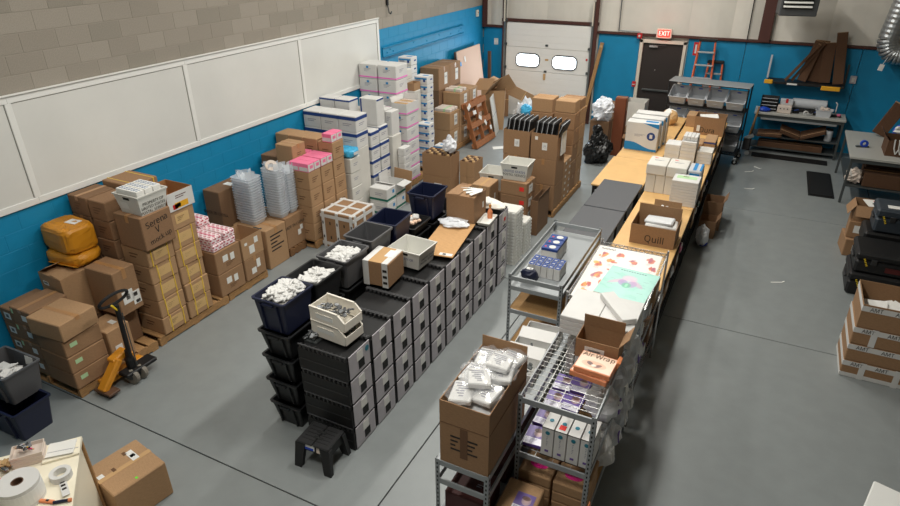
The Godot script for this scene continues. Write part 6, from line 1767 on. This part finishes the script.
	put(t, "white_tag", box(Vector3(0.2, 0.035, 0.006), 0.0), "paper", Vector3(-0.25, 0.02, 0.214))
	put(t, "wall_bracket", box(Vector3(0.04, 0.5, 0.04), 0.004), "tote_light", Vector3(-0.76, 0.3, -0.16))
	put(t, "wall_bracket", box(Vector3(0.04, 0.5, 0.04), 0.004), "steel_dk", Vector3(0.76, 0.2, -0.16))
	var bl = [["leftmost thin cardboard blank slanting on the wall shelf", 0.06, 0.93, -0.4, 0.17, -33], ["second thin cardboard blank slanting on the wall shelf", 0.06, 0.95, -0.27, 0.1, -30], ["broad brown cardboard blank third from left on wall shelf", 0.18, 0.85, -0.08, 0.07, -12], ["wide dark cardboard blank in the middle of wall shelf", 0.26, 0.85, 0.12, -0.02, -3], ["upright brown cardboard blank right of middle on wall shelf", 0.22, 0.82, 0.36, 0.025, 4], ["tallest dark cardboard blank at right end of wall shelf", 0.2, 1.05, 0.62, 0.1, 8]]
	for q in bl:
		var b = thing("cardboard_blank", q[0], "cardboard", Vector3(0.66 + q[3], 1.553, -15.92 + q[4]), 0, "cardboard blanks on the wall shelf")
		var hh = q[2]
		var rad = deg_to_rad(q[5])
		put(b, "blank", box(Vector3(q[1], hh, 0.035), 0.004), "brown_panel", Vector3(-sin(rad) * hh / 2 * 1.0, hh / 2 * cos(rad) + abs(sin(rad)) * q[1] / 2, -0.08), Vector3(-7, 0, q[5]))
		put(b, "top_edge", box(Vector3(q[1], 0.012, 0.04), 0.002), "card2", Vector3(-sin(rad) * hh, hh * cos(rad) + abs(sin(rad)) * q[1] / 2, -0.08 - 0.06), Vector3(-7, 0, q[5]))
	# workbench under the rack
	t = table("grey topped workbench with two lower shelves at back wall", -0.2, 1.6, -16.08, -15.5, 0.9, "bench_top", "workbench", 0.05, "steel_dk")
	put(t, "lower_shelf", box(Vector3(1.7, 0.03, 0.5), 0.004), "steel_dk", Vector3(0, 0.36, 0))
	put(t, "lower_shelf", box(Vector3(1.7, 0.03, 0.5), 0.004), "steel_dk", Vector3(0, 0.1, 0))
	put(t, "drawer_rail", box(Vector3(1.5, 0.05, 0.02), 0.004), "steel", Vector3(0, 0.76, 0.25))
	var g = "black trays stacked on the bench"
	for i in 4:
		var b = thing("black_tray", "%s black slotted tray in the stack on the bench" % place_in(3 - i, 4), "tray", Vector3(0.06, 0.9 + i * 0.075, -15.8), 0, g)
		put(b, "tray", shell(Vector3(0.36, 0.07, 0.3), 0.008, 0.9, 0.02), "black")
		put(b, "white_edge", box(Vector3(0.3, 0.012, 0.01), 0.002), "tote_light", Vector3(0, 0.06, 0.152))
	t = thing("paper_roll", "large grey paper roll lying on the workbench back", "roll", Vector3(0.85, 0.98, -15.93))
	put(t, "roll", lathe([[0.1, -0.34], [0.105, -0.33], [0.105, 0.33], [0.1, 0.34]], 22), "tote_light", Vector3(0, 0.1, 0), Vector3(0, 0, 90))
	put(t, "core", lathe([[0.03, -0.36], [0.03, 0.36]], 12), "cap_dark", Vector3(0, 0.1, 0), Vector3(0, 0, 90))
	put(t, "cradle", box(Vector3(0.6, 0.08, 0.16), 0.006), "black", Vector3(0, -0.04, 0))
	t = thing("sealing_machine", "off-white bench machine with buttons left of paper roll", "machine", Vector3(0.38, 0.9, -15.72))
	put(t, "cabinet", box(Vector3(0.28, 0.16, 0.26), 0.012), "tray_beige", Vector3(0, 0.08, 0))
	put(t, "hood", box(Vector3(0.26, 0.12, 0.12), 0.012), "tote_light", Vector3(0.02, 0.22, -0.06))
	put(t, "red_tab", box(Vector3(0.05, 0.09, 0.01), 0.002), "red", Vector3(0.02, 0.25, 0.004))
	for k in 3: put(t, "button", lathe([[0.012, 0], [0.012, 0.01]], 8), "slot", Vector3(-0.08 + k * 0.07, 0.1, 0.13), Vector3(90, 0, 0))
	t = thing("blue_pouch", "bright blue pouch at the front left of the bench", "pouch", Vector3(-0.02, 0.9, -15.6))
	put(t, "pouch", blob(Vector3(0.26, 0.1, 0.16), 0.25, 0.06, 600, 18, 10), "bluebin")
	put(t, "zip", box(Vector3(0.16, 0.01, 0.012), 0.002), "navy_print", Vector3(0, 0.1, 0))
	t = thing("grey_bin", "grey open bin of white goods on the workbench", "bin", Vector3(1.16, 0.9, -15.68), -8)
	put(t, "bin", shell(Vector3(0.32, 0.15, 0.22), 0.007, 0.85, 0.02, 0.01, 0.014), "tote_light")
	put(t, "contents", packets(0.24, 0.15, 0.12, 14, 610, 0.09, 0.03), "tray_beige").set_meta("kind", "stuff")
	t = thing("tape_gun", "white tape gun lying on the workbench front", "tool", Vector3(0.86, 0.9, -15.62), 20)
	put(t, "frame", box(Vector3(0.13, 0.04, 0.05), 0.008), "alu", Vector3(0, 0.02, 0))
	put(t, "roll", ring_mesh(0.03, 0.05, 0.045), "white", Vector3(-0.05, 0.05, -0.022), Vector3(90, 0, 0))
	put(t, "grip", box(Vector3(0.03, 0.09, 0.035), 0.008), "black", Vector3(0.06, 0.05, 0.0), Vector3(0, 0, -20))
	t = thing("desk_stand", "thin white upright stand at the bench right end", "stand", Vector3(1.38, 0.9, -15.8))
	put(t, "stem", tube([Vector3(0, 0, 0), Vector3(0, 0.26, 0), Vector3(-0.04, 0.3, 0)], 0.012, 6), "white")
	put(t, "base", box(Vector3(0.2, 0.03, 0.14), 0.008), "black", Vector3(0.02, 0.015, 0.04))
	put(t, "pink_tape", ring_mesh(0.02, 0.04, 0.03), "pinkbox", Vector3(0.07, 0.03, 0.06))
	for q in [["dark clamp tool beside the machine on the bench", 0.62], ["dark stapler beside the grey bin on the bench", 1.02]]:
		t = thing("bench_tool", q[0], "tool", Vector3(q[1], 0.9, -15.7), 25)
		put(t, "base", box(Vector3(0.13, 0.05, 0.06), 0.01), "black", Vector3(0, 0.025, 0))
		put(t, "lever", box(Vector3(0.1, 0.02, 0.03), 0.006), "navy_print", Vector3(0, 0.075, 0), Vector3(0, 0, 12))
	# goods under the bench
	for q in [["flat brown cardboard piece on the bench shelf at left", 0.2, 0.376, 0.5, 0.03, 0.0, 4], ["tilted square brown carton on the bench shelf", 0.6, 0.4, 0.42, 0.06, 0.0, -18], ["slanting brown cardboard strip on the bench shelf at right", 1.05, 0.4, 0.5, 0.05, 0.0, 24]]:
		t = thing("bench_cardboard", q[0], "cardboard", Vector3(q[1], q[2], -15.66))
		put(t, "board", box(Vector3(q[3], q[4], 0.34), 0.004), "brown_panel", Vector3(0, 0.02 + abs(sin(deg_to_rad(q[6]))) * q[3] / 2, 0), Vector3(12, 0, q[6]))
		put(t, "edge", box(Vector3(q[3], 0.008, 0.01), 0.001), "card2", Vector3(0, 0.05 + abs(sin(deg_to_rad(q[6]))) * q[3] / 2, 0.17), Vector3(12, 0, q[6]))
	t = thing("long_carton", "long low brown carton on the lowest bench shelf", "box", Vector3(0.65, 0.116, -15.7))
	put(t, "body", box(Vector3(1.3, 0.12, 0.3), 0.005), "brown_panel", Vector3(0, 0.06, 0))
	put(t, "tape", box(Vector3(1.3, 0.003, 0.05), 0.0), "tape", Vector3(0, 0.121, 0))
	t = thing("clear_canister", "cloudy plastic canister at the right of bench shelf", "canister", Vector3(1.36, 0.376, -15.68))
	put(t, "canister", lathe([[0.07, 0], [0.075, 0.02], [0.075, 0.2], [0.06, 0.24]], 16), "tote_light")
	put(t, "lid", lathe([[0.065, 0.235], [0.065, 0.265]], 16), "black")
	# floor mats
	t = thing("floor_mat", "small black rubber mat lying alone on the grey floor", "mat", Vector3(1.27, 0, -13.75), 1)
	put(t, "mat", box(Vector3(0.43, 0.012, 1.45), 0.004), "rubber", Vector3(0, 0.007, 0))
	put(t, "border", shell(Vector3(0.44, 0.014, 1.46), 0.03), "black", Vector3(0, 0.001, 0))
	t = thing("floor_mat", "long black mat at the foot of the workbench", "mat", Vector3(0.68, 0, -15.22), 0)
	put(t, "mat", box(Vector3(1.5, 0.012, 0.3), 0.004), "rubber", Vector3(0, 0.007, 0))
	put(t, "border", shell(Vector3(1.51, 0.014, 0.31), 0.02), "black", Vector3(0, 0.001, 0))
	t = thing("leaning_tool", "upright tool with black and silver head leaning beside the bench", "tool", Vector3(-0.22, 0, -15.1))
	put(t, "shaft", tube([Vector3(0, 0.3, 0), Vector3(0.1, 1.05, -0.25)], 0.02, 8), "wood")
	put(t, "head", box(Vector3(0.16, 0.26, 0.12), 0.02), "black", Vector3(0, 0.26, 0.02), Vector3(-15, 0, 0))
	put(t, "wheel", lathe([[0.05, -0.02], [0.05, 0.02]], 14), "alu", Vector3(0.04, 0.07, 0.05), Vector3(90, 20, 0))
	put(t, "bracket", box(Vector3(0.2, 0.08, 0.06), 0.01), "alu", Vector3(0.02, 0.42, 0.0), Vector3(0, 0, 30))
	for q in [[-0.35, -13.95, 30], [-0.2, -14.3, -40], [-0.28, -12.9, 10], [0.35, -9.1, 25]]:
		t = thing("paper_shred", ["thin white paper strip on floor below the bench tool", "second thin white strip on floor nearest the rolling cart wheel", "small white shred on the floor left of the black mat", "white scrap alone in the middle of the right aisle"][[-0.35, -0.2, -0.28, 0.35].find(q[0])], "paper", Vector3(q[0] + 0.3, 0, q[1]), q[2])
		put(t, "strip", box(Vector3(0.16, 0.004, 0.02), 0.0), "paper", Vector3(0, 0.003, 0))
		put(t, "curl", box(Vector3(0.04, 0.004, 0.02), 0.0), "paper", Vector3(0.09, 0.012, 0), Vector3(0, 0, 25))

func build_right():
	# second bench, its long side to the aisle
	var t = table("grey topped bench at right with cartons on its shelf", 1.54, 2.9, -14.7, -12.85, 0.9, "bench_top", "workbench", 0.045, "steel_dk")
	put(t, "lower_shelf", box(Vector3(1.26, 0.025, 1.75), 0.004), "steel_dk", Vector3(0, 0.33, 0))
	C("brown carton lying on the right bench shelf", 1.85, 2.5, 0.345, 0.6, -13.35, -12.95, {"m": "brown_panel"})
	C("second brown carton behind on the right bench shelf", 1.9, 2.6, 0.345, 0.74, -13.9, -13.45, {"m": "brown_panel"})
	t = thing("crumpled_paper", "crumpled white paper on the right bench shelf edge", "paper", Vector3(1.72, 0.345, -13.1))
	put(t, "wad", blob(Vector3(0.26, 0.26, 0.3), 0.5, 0.12, 620, 20, 14), "tray_beige")
	put(t, "sheet", box(Vector3(0.14, 0.003, 0.2), 0.0), "paper", Vector3(-0.05, 0.2, 0.05), Vector3(30, 20, -20))
	t = thing("tape_dispenser", "blue and white tape dispenser on the right bench", "tool", Vector3(1.78, 0.9, -13.55), 15)
	put(t, "roll", ring_mesh(0.035, 0.065, 0.05), "bluebin", Vector3(0, 0.07, -0.02), Vector3(90, 0, 0))
	put(t, "frame", box(Vector3(0.22, 0.03, 0.06), 0.008), "steel_dk", Vector3(-0.02, 0.015, 0))
	t = O("open carton with white cords hanging out on right bench", 2.08, 2.7, 0.9, 1.18, -13.7, -13.15, {"x-": 40}, {"m": "brown_panel", "fl": 0.15})
	for k in 3: put(t, "cord", tube([Vector3(-0.2 + k * 0.06, 0.28, 0.2), Vector3(-0.22 + k * 0.07, 0.3, 0.3), Vector3(-0.2 + k * 0.07, 0.15, 0.3), Vector3(-0.16 + k * 0.07, 0.05, 0.3), Vector3(-0.12 + k * 0.06, 0.16, 0.29)], 0.012, 6), "white")
	t = thing("blue_bundle", "blue and white bundle behind the cord carton", "bundle", Vector3(2.45, 1.0, -13.9))
	put(t, "bundle", blob(Vector3(0.5, 0.3, 0.3), 0.35, 0.07, 630, 20, 12), "bluebin")
	put(t, "paper", blob(Vector3(0.3, 0.16, 0.2), 0.4, 0.1, 631, 14, 8), "paper", Vector3(-0.1, 0.14, 0.05))
	t = thing("leaning_blank", "brown cardboard blank leaning at the wall behind right bench", "cardboard", Vector3(2.2, 0.9, -14.5))
	put(t, "blank", box(Vector3(0.24, 0.65, 0.05), 0.005), "brown_panel", Vector3(0, 0.34, 0), Vector3(-6, 0, -22))
	put(t, "edge", box(Vector3(0.24, 0.02, 0.052), 0.002), "card2", Vector3(0.12, 0.64, -0.03), Vector3(-6, 0, -22))
	# cartons beside the cases
	C("lower tan carton with white labels beside the black cases", 1.5, 1.95, 0.0, 0.28, -10.95, -10.5, {"m": "card1", "tape": "", "rot": 5, "d": [["z", -0.3, 0.0, 0.1, 0.1, "paper"], ["z", 0.4, 0.0, 0.1, 0.08, "paper"]]})
	C("middle tan carton with white labels beside the black cases", 1.52, 1.95, 0.283, 0.55, -10.96, -10.55, {"m": "card1", "tape": "", "rot": -4, "d": [["z", -0.4, 0.1, 0.1, 0.12, "paper"], ["z", 0.5, 0.0, 0.09, 0.09, "paper"]]})
	O("open tan carton with printed paper on top beside black cases", 1.54, 1.95, 0.553, 0.8, -10.98, -10.6, {"x-": 150, "z+": 140}, {"m": "card1", "fl": 0.18, "d": [["z", 0.5, 0.0, 0.1, 0.08, "paper"]]})
	t = thing("printed_sheet", "white printed sheet with red marks lying on tan carton", "paper", Vector3(1.8, 0.803, -10.78), 12)
	put(t, "sheet", box(Vector3(0.28, 0.004, 0.3), 0.0), "paper", Vector3(0, 0.004, 0))
	put(t, "mark", box(Vector3(0.1, 0.003, 0.03), 0.0), "redsticker", Vector3(0.04, 0.007, -0.08))
	put(t, "pen", box(Vector3(0.12, 0.014, 0.02), 0.004), "black", Vector3(0, 0.012, 0.04))
	# black cases
	var q = [["lowest black case with yellow-striped latches", 1.5, 0.0, -9.5, 0.95, 0.34, 0.62, "case_black"], ["middle black case with dark red band", 1.52, 0.345, -9.5, 0.95, 0.3, 0.6, "case_black"], ["open black case lid leaning behind the cases", 1.65, 0.0, -10.2, 0.9, 0.66, 0.5, "case_black"], ["dark slate case with white label on top of stack", 1.72, 0.665, -10.2, 0.9, 0.36, 0.48, "case_dk"]]
	for i in 4:
		var e = q[i]
		t = thing("equipment_case", e[0], "case", Vector3(e[1] + e[4] / 2, e[2], e[3]), 0, "stacked equipment cases")
		put(t, "lower_shell", box(Vector3(e[4], e[5] * 0.62, e[6]), 0.03), e[7], Vector3(0, e[5] * 0.31, 0))
		put(t, "lid", box(Vector3(e[4] + 0.02, e[5] * 0.36, e[6] + 0.02), 0.03), e[7], Vector3(0, e[5] * 0.82, 0))
		for k in [-1, 1]:
			put(t, "latch", box(Vector3(0.07, 0.08, 0.02), 0.005), "black_rib", Vector3(k * e[4] * 0.28, e[5] * 0.62, e[6] / 2 + 0.012))
			var st = S()
			for j in 5: abox(st, Vector3(0, 0.04 - j * 0.025, 0), Vector3(0.022, 0.012, 0.004))
			put(t, "yellow_stripe", st.commit(), "yellow", Vector3(k * e[4] * 0.28 - 0.1, e[5] * 0.6, e[6] / 2 + 0.014), Vector3(0, 0, -25 * k))
		put(t, "side_handle", box(Vector3(0.03, 0.04, 0.2), 0.008), "black_rib", Vector3(-e[4] / 2 - 0.012, e[5] * 0.5, 0))
		if i == 1: put(t, "red_band", box(Vector3(0.6, 0.07, 0.004), 0.0), "case_red", Vector3(0.18, 0.1, e[6] / 2 + 0.003))
		if i == 3: put(t, "white_label", box(Vector3(0.16, 0.003, 0.12), 0.0), "paper", Vector3(-0.25, e[5] + 0.002, 0.1))
		if i == 2: put(t, "white_tag", box(Vector3(0.03, 0.14, 0.003), 0.0), "paper", Vector3(-0.2, 0.5, 0.262), Vector3(0, 0, -15))
	t = thing("black_bag", "black soft bag at right edge beside the taped cartons", "bag", Vector3(2.35, 0, -8.55))
	put(t, "bag", blob(Vector3(0.6, 0.5, 0.5), 0.2, 0.06, 640, 22, 14), "black_soft")
	put(t, "strap", box(Vector3(0.04, 0.02, 0.3), 0.004), "tote_light", Vector3(-0.2, 0.42, 0.05), Vector3(30, 20, 0))
	# stack of cartons with printed tape
	var n = ["lowest", "second lowest", "second from top"]
	for i in 3:
		t = C("%s carton with white lettered tape in right corner stack" % n[i], 1.36, 2.16, i * 0.222, i * 0.222 + 0.218, -7.7, -7.1, {"n": "lettered_carton", "m": "card1", "tape": "", "g": "cartons with lettered tape"})
		amt_tape(t, Vector3(0.8, 0.218, 0.6), 3 + i)
	t = O("open carton with lettered tape and white papers in right corner", 1.37, 2.15, 0.669, 0.95, -7.7, -7.1, {}, {"n": "open_lettered_carton", "m": "card1", "g": "cartons with lettered tape"})
	amt_tape(t, Vector3(0.78, 0.281, 0.6), 4)
	for k in 5: put(t, "paper", box(Vector3(0.22, 0.004, 0.3), 0.0), "paper", Vector3(-0.22 + k * 0.12, 0.1 + 0.008 * k, 0.05 - 0.03 * k), Vector3(24 - 8 * k, 25 * k, 10))
	put(t, "paper_fill", box(Vector3(0.74, 0.06, 0.56), 0.01), "white2", Vector3(0, 0.04, 0))
	# white cabinet corner in the near right
	t = thing("white_cabinet", "white moulded cabinet corner at lower right of view", "cabinet", Vector3(1.72, 0, -4.09), -16)
	put(t, "carcass", box(Vector3(0.92, 0.76, 0.5), 0.004), "trim_white", Vector3(0, 0.38, 0))
	put(t, "cornice", box(Vector3(1.02, 0.035, 0.6), 0.01), "trim_white", Vector3(0, 0.785, 0))
	put(t, "moulding", box(Vector3(0.97, 0.03, 0.55), 0.01), "trim_white", Vector3(0, 0.752, 0))
	for k in [-1, 1]: put(t, "door_panel", box(Vector3(0.42, 0.64, 0.02), 0.006), "trim_white", Vector3(k * 0.23, 0.38, 0.252))

func amt_tape(t, s, n):
	if n == 4:
		for k in [-1, 1]:
			put(t, "white_tape", box(Vector3(s.x + 0.004, 0.062, 0.003), 0.0), "white", Vector3(0, s.y * 0.82, k * (s.z / 2 + 0.001)))
			put(t, "white_tape", box(Vector3(0.003, 0.062, s.z), 0.0), "white", Vector3(k * (s.x / 2 + 0.001), s.y * 0.82, 0))
	else: put(t, "white_tape", box(Vector3(s.x + 0.004, 0.062, s.z + 0.004), 0.0), "white", Vector3(0, s.y * 0.82, 0))
	for k in 3: text(t, "lettering", "z", s, -0.66 + k * 0.6, 0.64, "AMT", 0.045, "ink", 0, false, 0.0035)
	if n != 4:
		for k in 2: put(t, "white_tape", box(Vector3(0.06, s.y, 0.004), 0.0), "white", Vector3(-0.2 + k * 0.33, s.y / 2, s.z / 2 + 0.002))
	if n == 3:
		put(t, "white_tape", box(Vector3(s.x + 0.004, 0.05, s.z + 0.004), 0.0), "white", Vector3(0, 0.03, 0))

func build_near_left():
	# angled table in the corner: polygon top
	var t = thing("cream_table", "cream topped table with wood edge in the lower left corner", "table", Vector3(-4.45, 0, -2.06), -40)
	var P = [Vector2(0, 0), Vector2(1.0, 0), Vector2(1.0, 1.5), Vector2(0, 1.5)]
	var st = S()
	for y in [[0.9, 1.0], [0.875, -1.0]]:
		for j in 2: T(st, Vector3(P[0].x, y[0], P[0].y), Vector3(P[j + 1].x, y[0], P[j + 1].y), Vector3(P[j + 2].x, y[0], P[j + 2].y), Vector3(0, y[1], 0))
	put(t, "table_top", st.commit(), "laminate")
	st = S()
	for j in 4:
		var a = P[j]
		var b = P[(j + 1) % 4]
		var nn = Vector3(b.y - a.y, 0, a.x - b.x)
		Q(st, Vector3(a.x, 0.875, a.y), Vector3(b.x, 0.875, b.y), Vector3(b.x, 0.9, b.y), Vector3(a.x, 0.9, a.y), nn)
	put(t, "edge_band", st.commit(), "laminate")
	st = S()
	abox(st, Vector3(0.5, 0.4375, 0.03), Vector3(0.92, 0.875, 0.018), 0.002)
	put(t, "side_panel", st.commit(), "laminate")
	put(t, "corner_post", box(Vector3(0.035, 0.875, 0.035), 0.004), "wood", Vector3(0.02, 0.4375, 0.02))
	for q in [Vector2(0.97, 0.03), Vector2(0.03, 1.45), Vector2(0.97, 1.45)]: put(t, "leg", box(Vector3(0.04, 0.875, 0.04), 0.004), "wood", Vector3(q.x, 0.4375, q.y))
	var Y = 0.901
	t = thing("label_roll", "big white roll of label stock with dark core on cream table", "roll", Vector3(-4.245, Y, -1.460))
	put(t, "roll", ring_mesh(0.04, 0.14, 0.17, 32), "white")
	put(t, "core", ring_mesh(0.033, 0.041, 0.172, 20), "cap_dark")
	put(t, "core_inside", lathe([[0.033, 0.0], [0.033, 0.01]], 20), "ink")
	put(t, "outer_layer", ring_mesh(0.139, 0.1415, 0.11, 32), "trim_white", Vector3(0, 0.03, 0))
	t = thing("sticker_roll", "smaller white roll of dotted stickers beside the big roll", "roll", Vector3(-4.188, Y, -1.710))
	put(t, "roll", ring_mesh(0.045, 0.075, 0.055, 26), "white")
	put(t, "tail", box(Vector3(0.2, 0.003, 0.05), 0.0), "white", Vector3(0.12, 0.012, 0.06), Vector3(0, -25, 3))
	for k in 4: put(t, "sticker", box(Vector3(0.02, 0.003, 0.03), 0.0), "ink", Vector3(0.06 + k * 0.038, 0.015, 0.035 + k * 0.017), Vector3(0, -25, 3))
	t = thing("desk_tray", "pale stacked desk tray of pens and markers on cream table", "tray", Vector3(-4.582, Y, -1.719), 51.5)
	for k in 3: put(t, "tray_layer", shell(Vector3(0.22, 0.035, 0.16), 0.006, 0.95), "tray_beige", Vector3(0, k * 0.034, 0))
	for k in 7:
		put(t, "pen", tube([Vector3(-0.08 + 0.02 * k, 0.1, -0.05 + 0.012 * k), Vector3(0.06 - 0.014 * k, 0.125 + 0.004 * k, 0.05 - 0.01 * k)], 0.005, 6), ["amber", "hotpink", "black", "yellow_block", "white", "orange_wrap", "bluebin"][k])
	put(t, "clips", packets(0.1, 0.1, 0.11, 10, 650, 0.05, 0.01), "screw").set_meta("kind", "stuff")
	for i in 2:
		t = thing("paper_stack", ["cream envelope stack at the table's far corner", "folded white sheet lying on the cream envelopes"][i], "paper", Vector3(-4.438, Y + i * 0.02, -1.883), [51.5, 44][i])
		put(t, "sheets", box(Vector3(0.26 - i * 0.06, 0.018 - i * 0.01, 0.2 - i * 0.04), 0.002), ["laminate", "paper"][i], Vector3(0, 0.01, 0))
		put(t, "crease", box(Vector3(0.24 - i * 0.06, 0.002, 0.004), 0.0), "grey_print", Vector3(0, 0.0205 - i * 0.006, 0.03))
	t = thing("marker_pen", "navy marker with orange tip at the table's front edge", "marker", Vector3(-3.967, Y, -1.556), 40)
	put(t, "barrel", lathe([[0.012, -0.05], [0.012, 0.05]], 12), "tote_navy", Vector3(0, 0.013, 0), Vector3(0, 0, 90))
	put(t, "tip", lathe([[0.0135, 0.05], [0.0135, 0.07]], 12), "orange_wrap", Vector3(0, 0.013, 0), Vector3(0, 0, -90))
	t = thing("orange_cutter", "orange utility cutter beside the navy marker", "tool", Vector3(-4.073, Y, -1.508), 20)
	put(t, "handle", box(Vector3(0.14, 0.02, 0.03), 0.006), "orange_wrap", Vector3(0, 0.011, 0))
	put(t, "slider", box(Vector3(0.02, 0.006, 0.014), 0.001), "black", Vector3(0.02, 0.023, 0))
	t = thing("red_disc", "red and white round packet partly under the label roll", "packet", Vector3(-4.476, Y, -1.460))
	put(t, "disc", lathe([[0.1, 0], [0.105, 0.01], [0.1, 0.022]], 26), "redsticker")
	put(t, "white_centre", lathe([[0.05, 0.0], [0.05, 0.024]], 22), "paper")
	t = thing("clip_pile", "small heap of yellowish cards and clips left of desk tray", "cards", Vector3(-4.649, Y, -1.566))
	put(t, "heap", packets(0.12, 0.12, 0.02, 14, 660, 0.07, 0.008), "cap_tan").set_meta("kind", "stuff")
	put(t, "clip", box(Vector3(0.06, 0.02, 0.03), 0.005), "screw", Vector3(0.05, 0.05, 0.02))
	# carton on the floor
	t = C("brown carton with clear tape and labels alone on near floor", -4.65, -4.16, 0.0, 0.38, -2.52, -2.05, {"m": "card2", "rot": -9.5, "tape": "z", "tm": "cleartape", "d": [["y", -0.3, 0.45, 0.15, 0.06, "paper"], ["y", -0.28, 0.45, 0.04, 0.04, "grey_print", "print"], ["y", -0.2, -0.82, 0.05, 0.05, "paper"], ["y", 0.85, -0.05, 0.025, 0.02, "green_sticker", "sticker"], ["y", -0.6, 0.3, 0.05, 0.03, "ink_soft", "stain"], ["y", -0.15, -0.35, 0.05, 0.03, "ink_soft", "stain"]]})
	# totes at the left edge
	t = tote("navy tote underneath the grey tote at the left edge", -6.24, 0.0, -2.41, 0.58, 0.37, 0.38, "tote_navy", 2)
	t = tote("dark grey tote of cables at the left edge of view", -6.34, 0.36, -2.49, 0.54, 0.36, 0.37, "tote_grey", 2)
	put(t, "cables", packets(0.4, 0.24, 0.24, 24, 670, 0.12, 0.012), "white").set_meta("kind", "stuff")
	put(t, "paper_tag", box(Vector3(0.12, 0.1, 0.003), 0.0), "paper", Vector3(0.12, 0.3, -0.165), Vector3(-8, 0, 0))

func _ready():
	rng.seed = 4242
	# camera on the mezzanine
	var cam = Camera3D.new()
	cam.position = Vector3(0, 4.55, 0)
	cam.rotation = Vector3(-0.476126, 0.472494, -0.008479)
	cam.fov = 44.16
	cam.near = 0.05
	cam.far = 60
	add_child(cam)
	cam.make_current()
	var we = WorldEnvironment.new()
	var env = Environment.new()
	env.background_mode = Environment.BG_COLOR
	env.background_color = Color(0.75, 0.82, 0.9)
	env.tonemap_mode = Environment.TONE_MAPPER_LINEAR
	env.tonemap_exposure = 1.32
	env.sdfgi_enabled = true
	env.ssao_enabled = true
	env.ssil_enabled = true
	we.environment = env
	add_child(we)
	make_materials()
	for i in 3: lamp(i, Vector3(-4.5, 5.95, [-12.2, -8.0, -3.6][i]), [8.8, 5.6, 4.8][i])
	for i in 4: lamp(i + 3, Vector3(-2.0, 5.95, [-12.8, -9.0, -5.2, -1.4][i]), 9.4)
	build_shell()
	build_wall_things()
	build_left_near()
	build_left_mid()
	build_left_far()
	build_jack()
	build_stool()
	build_bins()
	build_middle()
	build_tables()
	build_shelves()
	build_back_right()
	build_right()
	build_near_left()
